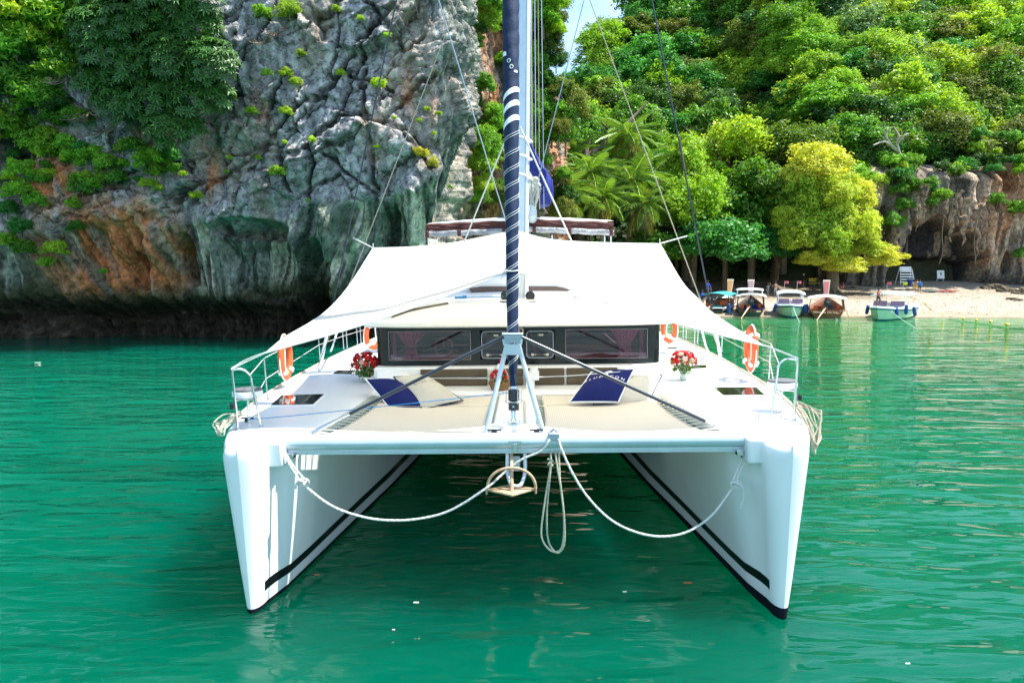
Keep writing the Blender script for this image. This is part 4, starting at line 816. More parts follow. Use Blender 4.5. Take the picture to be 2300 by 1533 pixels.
for sd in (-1, 1):
    mb = MB(); pl = [Vector((sd*abs(p.x), p.y, 0)) for p in plan()[2:10]]; pi_ = [Vector((sd*abs(p.x), p.y, 0)) for p in plan(off=-.05)[2:10]]
    mb.grid([[Vector((a.x, a.y, z)) for a in pl] for z in (2.615, 3.165)]+[[Vector((a.x, a.y, z)) for a in pi_] for z in (3.165, 2.615)]); mb.build('window_post', bpy.data.materials['band_gloss'], cat_, smooth=35)
    mb = MB(); mb.box((sd*2.67, 16.8, 2.89), (.05, 5.0, .55)); mb.build('side_window', bpy.data.materials['band_gloss'], cat_)
for a, b_ in ((-2.42, -.88), (.90, 2.42)):
    mb = MB(); mb.box(((a+b_)/2, 12.712, 2.89), (b_-a-.004, .010, .546)); wn = mb.build('window_pane', M['glass'], cat_)
    mb = MB()
    for z in (2.62, 3.16): mb.box(((a+b_)/2, 12.699, z), (b_-a, .012, .008))
    for x in (a, b_): mb.box((x, 12.699, 2.89), (.008, .012, .54))
    mb.build('window_seal', M['smokeline'], wn)
for c_ in (-.42, .42):
    mb = MB(); poly = []
    for (sx, sz, a0) in ((1, 1, 0), (-1, 1, 90), (-1, -1, 180), (1, -1, 270)):
        for k in range(5): a = R(a0+k*22.5); poly.append(Vector((c_+sx*.19+.06*math.cos(a), 12.708, 2.89+sz*.19+.06*math.sin(a))))
    mb.prism(poly, (0, .012, 0)); hp = mb.build('opening_window', M['glass'], cat_)
    mb = MB(); mb.tube([p+Vector((0, -.008, 0)) for p in poly], .009, 6, closed=True); mb.build('frame', M['grey'], hp, smooth=True)
    for z_, h_ in ((3.125, .08), (2.65, .07)): mb = MB(); mb.box((c_, 12.722, z_), (.30, .04, h_)); mb.build('rail_infill', bpy.data.materials['band_gloss'], hp)
    for dx_ in (-.14, .14):
        mb = MB(); mb.lathe([(.026, -.012), (.030, 0), (.02, .01)], (c_+dx_, 12.695, 2.70), 12, axis='Y'); mb.box((c_+dx_*.7, 12.692, 2.70), (.05, .012, .014)); mb.build('latch', M['ivory'], hp, smooth=True)
    mb = MB(); mb.box((c_+.02, 12.695, 3.07), (.09, .012, .035)); mb.build('handle', M['ivory'], hp, bevel=.006)
# interior
mb = MB(); mb.box((0, 15.6, 2.53), (5.2, 5.6, .02)); mb.box((0, 18.3, 2.9), (5.2, .04, .7)); mb.box((0, 15.6, 3.225), (5.2, 5.6, .02)); mb.build('saloon_lining', M['inside'], cat_)
mb = MB(); mb.box((1.6, 13.15, 2.62), (1.7, .45, .16)); mb.box((1.6, 13.45, 2.70), (1.7, .12, .22)); mb.build('settee', M['seatbrown'], cat_, smooth=True, bevel=.04)
mb = MB(); mb.box((-1.5, 13.3, 2.60), (1.5, .6, .12)); mb.build('console', M['seatbrown'], cat_, smooth=True, bevel=.03)
mb = MB(); pts = [(-1.42+.17*math.cos(a), 13.0+.05*math.sin(a), 2.83+.17*math.sin(a)) for a in np.linspace(0, 6.28, 25)[:-1]]; mb.tube(pts, .028, 8, closed=True)
for k in range(3): a = 1.57+k*2.09; mb.tube([(-1.42, 13.0, 2.83), (-1.42+.16*math.cos(a), 13.0, 2.83+.16*math.sin(a))], .014, 6)
mb.build('steering_wheel', mat('wheel_rim', (.50, .28, .16), .4), cat_, smooth=True)
for sd, cx in ((-1, -2.02), (1, 2.02)):
    mb = MB(); rows = []
    for i in range(16):
        z = 2.62+.55*i/15; w = .075+.15*abs((z-2.86)/.30)**1.1*(1 if z > 2.86 else .35); rows.append([Vector((cx+w*u*1.3, 12.80+.022*math.sin(u*22), z)) for u in np.linspace(-1, 1, 45)])
    mb.grid(rows); mb.build('curtain', M['pink'], cat_, smooth=True)
    mb = MB(); mb.tube([(cx-.1, 12.77, 2.87), (cx+.1, 12.77, 2.87)], .014, 6); mb.build('curtain_tie', M['pink'], cat_)
    mb = MB(); mb.grid([[Vector((sd*(2.40-.10*u), 12.80+.02*math.sin(u*14), z)) for u in np.linspace(0, 1, 14)] for z in (2.62, 3.16)]); mb.build('curtain', M['pink'], cat_, smooth=True)
# coachroof
rows = []
for (dy, z, wd) in ((.16, 3.235, 2.74), (.03, 3.245, 2.84), (0, 3.27, 2.88), (0, 3.34, 2.88), (.05, 3.38, 2.86), (.22, 3.425, 2.80), (.7, 3.51, 2.72), (1.3, 3.60, 2.66), (2.2, 3.67, 2.62), (3.2, 3.72, 2.62), (6.6, 3.74, 2.60)):
    rows.append([Vector((wd*u, 12.50+dy+.22*abs(u)**6-.10*(1-u*u), z+(.07*(1-u*u) if z > 3.36 else 0)-(.10*abs(u)**5 if z > 3.42 else 0))) for u in np.linspace(-1, 1, 41)])
mb = MB(); mb.grid(rows)
mb.grid([[p.copy() for p in [r_[0] for r_ in rows]], [Vector((p.x*.98, max(p.y, 12.8), 3.235)) for p in [r_[0] for r_ in rows]]]); mb.grid([[p.copy() for p in [r_[-1] for r_ in rows]], [Vector((p.x*.98, max(p.y, 12.8), 3.235)) for p in [r_[-1] for r_ in rows]]])
roof = mb.build('coachroof', M['cream'], cat_, smooth=30)
for pts in (((880, 712, 12.9), (915, 699, 13.2), (1006, 683, 13.6)), ((1320, 682, 13.6), (1380, 686, 13.5), (1412, 692, 13.3))):
    mb = MB(); q = [BP(*p) for p in pts]
    mb.tube(q, [.018, .045, .045] if pts[0][0] < 1000 else [.045, .045, .015], 6, flat=.9); mb.build('grab_rail', M['brown'], roof, smooth=True)
# flybridge
mb = MB(); yf = 15.5
a = BP(1053, 652, yf); q = [BP(*p, yf) for p in ((1053, 648), (1068, 668), (1262, 668), (1278, 650), (1250, 643), (1080, 643))]
for p in q: p.y = yf
mb.prism(q, (0, .05, 0)); mb.build('flybridge_screen', mat('smoked_screen', (.075, .05, .05), .25, .5), roof)
mb = MB(); q = [BP(*p, yf) for p in ((1040, 650), (1085, 618), (1250, 618), (1292, 650))]
for p in q: p.y = yf+.06
mb.prism(q, (0, 3.2, 0)); mb.build('flybridge_coaming', M['gel'], roof, smooth=True, bevel=.06)
mb = MB(); mb.box((0.1, 17.6, 3.85), (3.4, 2.6, .3)); mb.build('flybridge_deck', M['gel'], roof, bevel=.05)
# bimini
bm_ = thing  # (parts of the boat)
yb = 17.6
L0, L1 = BP(957, 516, yb), BP(1136, 508, yb); R0, R1 = BP(1180, 504, yb), BP(1378, 512, yb)
for A_, B_ in ((L0, L1), (R0, R1)):
    mb = MB(); nseg = 14
    top = [A_.lerp(B_, i/nseg) for i in range(nseg+1)]
    for k, (dz_, rr) in enumerate(((.10, .045), (.045, .05), (-.01, .045))):
        mb.tube([p+Vector((0, .02*math.sin(i*2+k), dz_+.012*math.sin(i*1.3+k*2))) for i, p in enumerate(top)], rr, 8)
    mb.build('folded_bimini', M['maroon'], roof, smooth=True)
    mb = MB(); mb.tube([p+Vector((0, -.05, -.12+.01*math.sin(i*1.7))) for i, p in enumerate(top)], .075, 10); mb.build('rolled_side_curtain', M['clear'], roof, smooth=True)
    for t_ in ((.02, .42, .98) if A_ is L0 else (.1, .5, .97)):
        c_ = A_.lerp(B_, t_); mb = MB(); mb.box((c_.x, c_.y-.05, c_.z-.12), (.10, .17, .17)); mb.build('strap', M['maroon'], roof, bevel=.03)
mb = MB(); mb.grid([[Vector((lerp(L0.x, R1.x, u), yb+.05+2.2*v, L0.z+.15+.12*math.sin(math.pi*u)+.08*math.sin(math.pi*v))) for u in np.linspace(0, 1, 17)] for v in np.linspace(0, 1, 5)]); mb.build('bimini_top', M['white'], roof, smooth=True)
for px_ in (962, 982, 1358, 1372, 1240, 1100):
    a = BP(px_, 528, yb+.1); mb = MB(); mb.tube([a, Vector((a.x, a.y, 3.9))], .022, 8); mb.build('bimini_post', M['steel'], roof, smooth=True)
# mast, boom, sail bag
mast0 = BP(1173, 668, 14.2); mast1 = BP(1178, 0, 14.2); dv = (mast1-mast0)/(mast1.z-mast0.z)
def mast_at(z): return mast0+dv*(z-mast0.z)
mb = MB(); pm = [mast_at(z) for z in np.linspace(3.6, 21, 12)]; mb.tube(pm, .15, 20, flat=.85)
ms_ = mb.build('mast', M['alu'], cat_, smooth=True)
mb = MB(); mb.tube([p+Vector((0.05, -.145, 0)) for p in pm], .014, 4); mb.build('mast_track', M['grey'], ms_)
for py_ in (312, 352, 394):
    z = BP(1178, py_, 14.2).z; c_ = mast_at(z); mb = MB(); mb.tube([c_+Vector((.17*math.cos(a), .17*math.sin(a), .06*math.cos(a)*-1)) for a in np.linspace(0, 6.28, 17)[:-1]], .020, 6, closed=True); mb.build('sail_tie', M['white'], ms_, smooth=True)
mb = MB(); rg = []
for (Yd, k, dxx) in ((14.5, .55, 0), (14.8, 1, 0), (15.6, .98, .02), (17, .85, .05), (19, .6, .1)):
    ctr = BP(1205, 380, 15.0)
    ring = [BP(*p, 15.0) for p in ((1168, 276), (1182, 300), (1200, 335), (1216, 372), (1240, 405), (1244, 435), (1234, 460), (1213, 462), (1203, 440), (1192, 415), (1176, 400), (1168, 350))]
    rg.append([Vector((ctr.x+(p.x-ctr.x)*k+dxx+.015*math.sin(i*2.1+Yd*3), Yd, ctr.z+(p.z-ctr.z)*k+.02*math.sin(i*3+Yd*5))) for i, p in enumerate(ring)])
mb.grid(rg, closed_u=True); mb.f.append(tuple(range(12))); mb.m.append(0)
mb.build('sail_bag', M['blue'], cat_, smooth=50)
mb = MB(); random.seed(5)
for k in range(9):
    a = BP(random.uniform(1178, 1196), random.uniform(375, 400), 14.6); c_ = BP(random.uniform(1190, 1214), random.uniform(400, 425), 14.55); e = BP(random.uniform(1178, 1205), random.uniform(425, 475), 14.7); mb.tube(spline([a, c_, e], 5), [.05, .06, .07, .08, .085, .08, .07, .07, .06, .05, .04], 7, flat=.6)
mb.build('furled_mainsail', mat('sailcloth', (.62, .60, .52), .8, noise=(8, .2), bump=(10, .6, .05)), cat_, smooth=True)
bo = BP(1192, 478, 15); mb = MB(); mb.tube([(bo.x, 14.4, bo.z), (bo.x+.1, 20.5, bo.z+.1)], .12, 12); mb.build('boom', M['alu'], cat_, smooth=True)
# rigging: each wire its own part
def wire(name, a, b, r, m_, parent=cat_, label=None):
    mb = MB(); mb.tube([a, b], r, 6); o = mb.build(name, m_, parent, smooth=True)
    if label: o['label'] = label
    return o
hd = mast_at(20.6)
wire('shroud', DK(1560, 640, 2.9) if 0 else Vector((4.45, 15.0, 2.2)), hd, .016, M['carbon'], label='dark right hand shroud'); wire('shroud', Vector((-4.45, 15.0, 2.2)), hd, .016, M['carbon'], label='dark left hand shroud')
for sd in (-1, 1):
    wire('lower_shroud', Vector((sd*4.35, 14.4, 2.2)), mast_at(12.8), .010, M['tan'])
    s_ = Vector((sd*4.45, 15.0, 2.2)); d_ = (hd-s_).normalized(); mb = MB(); mb.tube([s_, s_+d_*.75], .035, 8); mb.tube([s_+d_*.5, s_+d_*.95], .024, 8); mb.build('rigging_screw', M['white'], cat_, smooth=True)
wire('diamond_stay', BP(985, 0, 13.5), BP(1136, 496, 13.9), .012, M['grey']); wire('diamond_stay', BP(1312, 0, 13.5), BP(1186, 492, 13.9), .009, M['grey'])
wire('awning_halyard', BP(1139, 305, 13.0), BP(1042, 545, 13.9), .014, M['wline']); wire('awning_halyard', BP(1168, 285, 13.9), BP(1284, 542, 14.0), .017, M['wline'])
for a_, b_, r_, m_ in ((1195, 1192, .010, 'wline'), (1183, 1181, .012, 'wline'), (1200, 1204, .008, 'steel'), (1207, 1212, .008, 'tan'), (1214, 1222, .007, 'steel'), (1190, 1198, .010, 'tan'), (1178, 1188, .007, 'steel')):
    wire('halyard', BP(a_, -200, 14.6), BP(b_, 470, 14.5), r_, M[m_])
for px_, yy in ((1135, 14.0), (1191, 14.0)):
    c_ = BP(px_, 664, 13.9); mb = MB(); mb.lathe([(.05, -.06), (.06, -.04), (.035, 0), (.055, .04), (.05, .06)], c_, 14, axis='Y')
    for k in range(4): mb.tube([c_+Vector(((.06+.01*k)*math.cos(a), -.05+.02*k, (.06+.01*k)*math.sin(a))) for a in np.linspace(0, 6.28, 15)[:-1]], .010, 5, closed=True)
    mb.build('mast_winch', M['dark'], roof, smooth=True)
for px_ in (1133, 1195):
    c_ = BP(px_, 678, 13.6); mb = MB(); mb.tube([c_+Vector((.08*math.cos(a), .08*math.sin(a), 0)) for a in np.linspace(0, 6.28, 15)[:-1]], .016, 6, closed=True); mb.build('coiled_line', M['dark'], roof, smooth=True)
mb = MB(); c_ = BP(1165, 682, 13.4); mb.box(c_, (.12, .10, .02)); mb.build('yellow_tag', M['yellow'], roof)
for pa, pb, px2 in ((1030, 668, 1130), (1303, 667, 1205)):
    a = BP(pa, pb, 13.7); b_ = BP(px2, pb-3, 13.8); wire('track_line', a, b_, .008, M['bline'] if pa < 1100 else M['wline'], roof)
    mb = MB(); mb.box(a, (.16, .05, .04)); mb.box(a+Vector((.12 if pa < 1100 else -.12, 0, .01)), (.08, .06, .06)); mb.build('deck_block', M['bline'] if pa < 1100 else M['steel'], roof, bevel=.008)
mb = MB(); c_ = BP(1169, 741, 12.6); mb.lathe([(.02, -.06), (.055, -.04), (.06, 0), (.055, .03), (.03, .05)], c_, 14, axis='Z'); mb.box(c_+Vector((0, .03, .09)), (.05, .06, .08)); dl = mb.build('deck_lamp', M['ivory'], cat_, smooth=True)
mb = MB(); mb.lathe([(.03, -.01), (.03, 0)], c_+Vector((.01, -.06, -.01)), 12, axis='Y'); mb.build('lens', M['dark'], dl)

# forestay with the furled headsail
fs0, fs1 = BP(1153, 965, 8.85), BP(1147, 0, 10.45); fdir = (fs1-fs0)/(fs1.z-fs0.z)
def fs_at(z): return fs0+fdir*(z-fs0.z)
zb = BP(1152, 836, 9.05).z; zt = 14.0
def frad(z): return interp(z, [zb, zb+.2, 3.6, 4.3, 5.5, 8.2, 14], [.050, .068, .074, .082, .095, .118, .10])
mb = MB(); rows = []; nz_ = 420
for i in range(nz_+1):
    z = zb+(zt-zb)*i/nz_; c_ = fs_at(z); rows.append([c_+Vector((math.cos(a), math.sin(a), 0))*frad(z)*(1+.07*abs(math.sin((a-z*26)/2))+.03*math.sin(3*a+z*11)) for a in np.linspace(0, 2*math.pi, 25)[:-1]])
mb.grid(rows, closed_u=True); mb.f.append(tuple(range(24))); mb.m.append(0)
gen = mb.build('furled_headsail', M['navy'], cat_, smooth=60)
mb = MB()
zz_ = [BP(1150, py_, 9.05+(836-py_)*.0017).z for py_ in (822, 782, 742, 700, 662, 640, 612, 582, 552, 524, 495, 462, 428, 393, 358, 320)]
for k, z in enumerate(zz_):
    for dd in (0, .035):
        pts = []
        for i in range(13):
            a = math.pi*(1.02+.98*i/12); zc = z+dd+.16*(i/12)-.02; c_ = fs_at(zc); pts.append(c_+Vector((math.cos(a), math.sin(a), 0))*(frad(zc)*1.085))
        mb.tube(pts, .0030, 5)
mb.build('seam_lines', M['white'], gen)
def ribbon(z, wv, a0, a1, rise):
    mb = MB(); rows = []
    for i in range(17):
        t = i/16; a = math.pi*lerp(a0, a1, t); row = []
        for j in range(4):
            zc = z+rise*math.sin(t*math.pi*.55)+wv*j/3*(.5+.5*math.sin(math.pi*(.15+.7*t))); c_ = fs_at(zc); row.append(c_+Vector((math.cos(a), math.sin(a), 0))*(frad(zc)*1.10))
        rows.append(row)
    mb.grid(rows); mb.build('white_sail_figure', M['white'], gen, smooth=True)
for py_, wv in ((297, .085), (262, .085), (230, .08)): ribbon(BP(1147, py_, 9.9).z, wv, 1.0, 1.95, .17)
z = BP(1147, 165, 10.1).z
for (dz_, a0, a1, w) in ((0, 1.62, 1.78, .035), (.25, 1.12, 1.32, .07)): ribbon(z+dz_, w, a0, a1, 0)
mb = MB()
for k in range(2):
    zc = z+.08+.09*k; a = math.pi*(1.52-.1*k); c_ = fs_at(zc)+Vector((math.cos(a), math.sin(a), 0))*frad(zc)*1.11; tx_ = Vector((-math.sin(a), math.cos(a), 0)); mb.tube([c_+tx_*.022*math.cos(q)+Vector((0, 0, .026*math.sin(q))) for q in np.linspace(0, 6.28, 11)[:-1]], .006, 5, closed=True)
mb.build('white_sail_figure', M['white'], gen)
# bare foil, drum, links
mb = MB(); mb.tube([fs_at(zb+.05), BP(1153, 876, 8.98)], .042, 12); mb.build('furler_foil', M['navy'], cat_, smooth=True)
mb = MB()
c1, c2 = BP(1154, 874, 8.97), BP(1154, 900, 8.94); ax = (c2-c1); mb.tube([c1, c1+ax*.05, c1+ax*.95, c2], [.05, .073, .073, .06], 18); dr = mb.build('furler_drum', M['dark'], cat_, smooth=True)
mb = MB(); mb.tube([BP(1154, 868, 8.98), c1], .05, 16); mb.tube([c2, BP(1154, 905, 8.94)], .052, 16); mb.build('drum_collar', M['steel'], dr, smooth=True)
mb = MB(); mb.tube([BP(1154, 905, 8.94), BP(1154, 921, 8.92)], .070, 18); mb.build('drum_base', M['dark'], dr, smooth=True)
mb = MB(); mb.lathe([(.016, 0), (.016, .01)], BP(1153, 913, 8.86), 10, axis='Y'); mb.build('bolt_head', M['steel'], dr)
for k in range(4):
    a = k*1.57+.5; off = Vector((.115*math.cos(a), .115*math.sin(a), 0)); mb = MB(); mb.tube([c1+off*.5, c1+off, c2+off+Vector((0, 0, -.02)), c2+off*.5+Vector((0, 0, -.02))], .006, 6); mb.build('line_guard', M['steel'], dr, smooth=True)
mb = MB(); mb.tube([c2+Vector((.115*math.cos(a), .115*math.sin(a), .0)) for a in np.linspace(0, 6.28, 19)[:-1]], .006, 6, closed=True); mb.build('line_guard', M['steel'], dr)
a, b_ = BP(1153, 921, 8.92), BP(1154, 975, 8.85)
mb = MB(); mb.tube([a+Vector((-.02, 0, 0)), a.lerp(b_, .45)+Vector((-.03, 0, 0))], .011, 6); mb.tube([a+Vector((.02, 0, 0)), a.lerp(b_, .45)+Vector((.03, 0, 0))], .011, 6); mb.tube([a, a.lerp(b_, .5)], .016, 8)
mb.box(a.lerp(b_, .78)+Vector((0, 0, 0)), (.075, .05, .17)); mb.box(a.lerp(b_, .6)+Vector((0, 0, 0)), (.13, .03, .03)); mb.box(a.lerp(b_, .72)+Vector((-.07, 0, 0)), (.012, .04, .2)); mb.box(a.lerp(b_, .72)+Vector((.08, 0, 0)), (.012, .04, .2)); mb.build('stay_toggle', M['steel'], cat_, smooth=True, bevel=.006)
# A-frame (longeron striker) and its struts
mb = MB(); mb.tube([BP(1138, 775, 9.0), BP(1090, 978, 8.72)], [.030, .036], 12); mb.build('frame_leg', M['alu'], cat_, smooth=True)
mb = MB(); mb.tube([BP(1165, 775, 9.0), BP(1221, 975, 8.72)], [.030, .036], 12); mb.build('frame_leg', M['alu'], cat_, smooth=True)
def plate(quad, Yd, th, name, m_, parent=cat_):
    q = [BP(*p, Yd) for p in quad]
    for p in q: p.y = Yd
    mb = MB(); mb.prism(q, (0, th, 0)); return mb.build(name, m_, parent, bevel=.005)
pt = plate(((1130, 751), (1173, 751), (1169, 770), (1134, 770)), 8.86, .10, 'frame_head', M['grey']); plate(((1127, 749), (1175, 749), (1175, 752), (1127, 752)), 8.84, .14, 'cap', M['alu'], pt)
plate(((1134, 756), (1168, 756), (1168, 758), (1134, 758)), 8.85, .008, 'rib', M['alu'], pt)
gp = plate(((1133, 773), (1169, 773), (1174, 797), (1128, 797)), 8.87, .015, 'gusset', M['alu'])
for k in range(8):
    q = BP(1138+(k % 4)*9, 778+(k//4)*14, 8.866); mb = MB(); mb.lathe([(.0035, 0), (.0035, .003)], Vector((q.x, 8.866, q.z)), 6, axis='Y'); mb.build('rivet', M['dark'], gp)
plate(((1128, 762), (1140, 762), (1146, 775), (1130, 775)), 8.9, .02, 'lug', M['alu'], pt); plate(((1163, 762), (1174, 762), (1172, 775), (1158, 775)), 8.9, .02, 'lug', M['alu'], pt)
for (x0_, y0_, x1_, y1_, xm, ym, lb) in ((1129, 757, 700, 977, 760, 947, 'left'), (1172, 757, 1614, 966, 1614, 966, 'right')):
    a, b_ = BP(x0_, y0_, 8.95), BP(x1_, y1_, 8.85); b_.z = max(b_.z, 2.19); t_ = (xm-x0_)/(x1_-x0_); mb = MB(); mb.tube([a, a.lerp(b_, t_*.93)], .024, 10); o = mb.build('strut', M['carbon'], cat_, smooth=True); o['label'] = f'dark {lb} hand strut from the frame head to the deck edge'
    if lb == 'left':
        mb = MB(); mb.tube([a.lerp(b_, .78), b_], .014, 8); mb.tube([a.lerp(b_, .88), b_], .024, 8); mb.build('strut_screw', M['steel'], o, smooth=True)

# deck hatches
def hatch(corners, label, z=2.185):
    q = [DK(*c_, z) for c_ in corners]; mb = MB(); mb.prism([p+Vector((0, 0, -.03)) for p in q], (0, 0, .035)); h_ = mb.build('deck_hatch', M['white'], cat_, bevel=.012); h_['label'] = label
    c_ = sum(q, Vector())/len(q); mb = MB(); mb.prism([c_+(p-c_)*.93+Vector((0, 0, .006)) for p in q], (0, 0, .008)); mb.build('pane', M['hatch'], h_)
    return h_
hatch(((604, 911), (630, 888), (732, 885), (706, 909)), 'large smoked hatch on the left bow deck'); hatch(((1598, 870), (1702, 870), (1722, 888), (1622, 889)), 'large smoked hatch on the right bow deck')
hatch(((745, 840), (758, 832), (798, 832), (790, 841)), 'small dark hatch beside the left vase'); hatch(((1540, 829), (1560, 820), (1588, 820), (1590, 827)), 'small dark hatch beside the right vase')
hatch(((790, 802), (800, 799), (818, 799), (812, 803)), 'tiny hatch beside the window band, left'); hatch(((1498, 781), (1520, 781), (1524, 784), (1500, 784)), 'tiny hatch beside the window band, right'); hatch(((1514, 788), (1546, 788), (1548, 791), (1518, 791)), 'narrow hatch beside the window band, right')
# cleats
for c_, lb in (((556, 943), 'b'), ((1110, 970), 'c'), ((1205, 970), 'd'), ((1500, 828), 'e')):
    p = DK(*c_, 2.2); mb = MB(); mb.tube([p+Vector((-.09, 0, .03)), p+Vector((.09, 0, .03))], [.012, .012], 8); mb.box(p, (.07, .04, .05)); mb.build('cleat', M['dark'] if lb != 'e' else M['steel'], cat_, smooth=True)
# pulpits, seats, stanchions, lifelines
def rail_tube(name, pts, r, m_=None, parent=cat_, n=6): mb = MB(); mb.tube(spline(pts, n), r, 8); return mb.build(name, m_ or M['steel'], parent, smooth=True)
def deckp(px_, py_): return DK(px_, py_, 2.17)
for sd, base1, top1, base2, top2a, top2b, seat in ((-1, (535, 962), (521, 828), (587, 958), (545, 829), (561, 842), (556, 884)), (1, (1784, 942), (1791, 806), (1730, 944), (1768, 806), (1750, 818), (1757, 864))):
    b1, b2 = deckp(*base1), deckp(*base2); t1, t2, t3 = BP(*top1, b1.y-.05), BP(*top2a, b1.y), BP(*top2b, b2.y)
    mb = MB(); mb.tube(spline([b1, b1.lerp(t1, .6), t1+Vector((0, 0, -.05)), t1+Vector((-sd*.03, 0, -.005)), t2, t3, t3.lerp(b2, .25), b2], 6), .0165, 10)
    for b_ in (b1, b2): mb.lathe([(.04, 0), (.035, .015), (.02, .02)], b_+Vector((0, 0, -.01)), 12)
    pul = mb.build('pulpit', M['steel'], cat_, smooth=True); pul['label'] = f'{"left" if sd < 0 else "right"} bow pulpit of bent steel tube'
    sc_ = BP(*seat, b1.y+.45); mb = MB(); mb.lathe([(.18, -.05), (.21, -.03), (.215, .03), (.20, .05)], sc_, 20, sx=1.0, sy=.8); st = mb.build('pulpit_seat', M['white'], cat_, smooth=40)
    mb = MB(); mb.lathe([(.205, 0), (.20, .022), (.17, .03)], sc_+Vector((0, 0, .052)), 20, sx=1.0, sy=.8); mb.build('seat_pad', mat('seat_pad', (.12, .12, .13), .7) if sd < 0 else bpy.data.materials['seat_pad'], st, smooth=True)
    mb = MB(); mb.tube(spline([b1.lerp(t1, .42), sc_+Vector((sd*.12, -.15, -.06)), sc_+Vector((-sd*.15, -.12, -.06)), b2.lerp(t3, .5)], 4), .012, 6); mb.tube([sc_+Vector((0, 0, -.05)), Vector((sc_.x, sc_.y, 2.16))], .02, 8); mb.build('seat_bracket', M['steel'], st, smooth=True)
    ln = BP(522 if sd < 0 else 1795, 912 if sd < 0 else 892, b1.y); mb = MB(); mb.box(ln, (.06, .06, .08)); nl_ = mb.build('navigation_lamp', M['dark'], pul, bevel=.01)
    mb = MB(); mb.box(ln+Vector((sd*.032, -.01, 0)), (.012, .04, .04)); mb.build('lens', mat('red_lens', (.2, .01, .01), .2) if sd < 0 else bpy.data.materials['red_lens'], nl_)
    P_ = [(601, 896, 588, 788), (719, 806, 711, 761), (772, 783, 768, 738), (780, 781, 774, 736), (803, 774, 799, 733), (811, 771, 806, 731)] if sd < 0 else [(1727, 856, 1731, 766), (1621, 789, 1620, 753), (1567, 773, 1563, 737), (1560, 772, 1556, 735), (1534, 760, 1536, 729), (1541, 762, 1543, 731)]
    tops = [t3]; mids = [b2.lerp(t3, .55)]
    for bx, by, tx, ty in P_:
        b_ = deckp(bx, by); t_ = Vector((b_.x+sd*.02, b_.y, 2.17+.70)); mb = MB(); mb.tube([b_, t_], .0125, 8); mb.lathe([(.03, 0), (.02, .03)], b_, 8); mb.build('stanchion', M['steel'], cat_, smooth=True); tops.append(t_); mids.append(b_.lerp(t_, .5))
    tops = [tops[0], tops[1], tops[2], tops[3], Vector((sd*4.7, 22, 2.87))]; mids = [mids[0], mids[1], mids[2], mids[3], Vector((sd*4.7, 22, 2.5))]
    for pts in (tops, mids): mb = MB(); mb.tube(pts, .006, 6); mb.build('lifeline', M['wline'], cat_)
    # stack of lines and blocks at the shroud foot
    rail_tube('backstay_purchase', [BP(757 if sd < 0 else 1577, 745, 15), BP(748 if sd < 0 else 1585, 775, 14.5), DK(742 if sd < 0 else 1592, 790, 2.2)], .022, M['white'])
# centre gear: anchor lead, windlass, walkway fittings
mb = MB(); a = BP(1197, 845, 12.2); mb.box(a, (.22, .18, .12)); mb.lathe([(.09, -.04), (.10, 0), (.07, .06), (.08, .10)], a+Vector((.02, 0, .08)), 14); mb.box(a+Vector((-.05, 0, -.14)), (.16, .14, .16)); mb.build('windlass', M['cream'], cat_, smooth=True, bevel=.01)
mb = MB(); mb.tube([BP(1178, 900, 11.0), BP(1180, 975, 8.9)], .018, 8); mb.build('anchor_chain_cover', M['ivory'], cat_, smooth=True)
for px_ in (1140, 1179):
    mb = MB(); mb.tube(spline([BP(px_, 1018, 8.66), BP(px_, 1060, 8.60), BP(px_+(8 if px_ < 1160 else -8), 1086, 8.5), BP(1160, 1092, 8.48)], 5), .026, 10); mb.build('anchor_roller_arm', M['alu'], cat_, smooth=True)
mb = MB(); mb.box(BP(1160, 1040, 8.72), (.10, .05, .20)); mb.build('roller_plate', M['alu'], cat_, bevel=.01)

# ================================================================== THINGS ON AND AROUND THE CATAMARAN
# awning
M['seam'] = mat('awning_seam', (.62, .62, .60), .8)
def edge(pts, n=12): return spline([BP(*p) for p in pts], n)
def resample(pts, n):
    d = [0]
    for a, b in zip(pts, pts[1:]): d.append(d[-1]+(b-a).length)
    out = []
    for i in range(n+1):
        a = d[-1]*i/n; j = min(len(pts)-2, max(0, int(np.searchsorted(d, a))-1)); t = (a-d[j])/max(1e-6, d[j+1]-d[j]); out.append(pts[j].lerp(pts[j+1], t))
    return out
aw = thing('awning', 'big white sun awning stretched from the mast to both bows', 'awning', BP(1150, 560, 12), boat=True)
NU, NV = 26, 26
ridge = resample([BP(1150, 607, 9.45), BP(1150, 585, 10.6), BP(1153, 556, 12.3), BP(1160, 518, 14.0)], NV)
sides = {'l': ([(597, 792, 9.15), (640, 757, 9.8), (700, 722, 10.7), (742, 690, 11.4), (785, 640, 12.4), (838, 557, 14)], [(1150, 607, 9.45), (1080, 634, 9.42), (990, 669, 9.36), (835, 723, 9.28), (730, 755, 9.2), (597, 792, 9.15)], [(1160, 518, 14), (1119, 525, 14), (1017, 545, 14), (930, 554, 14), (838, 557, 14)]),
         'r': ([(1716, 776, 9.15), (1660, 742, 9.8), (1600, 702, 10.8), (1565, 668, 11.5), (1530, 630, 12.4), (1482, 547, 14)], [(1150, 607, 9.45), (1255, 640, 9.42), (1330, 668, 9.38), (1489, 718, 9.28), (1600, 748, 9.2), (1716, 776, 9.15)], [(1160, 518, 14), (1221, 534, 14), (1290, 542, 14), (1400, 546, 14), (1482, 547, 14)])}
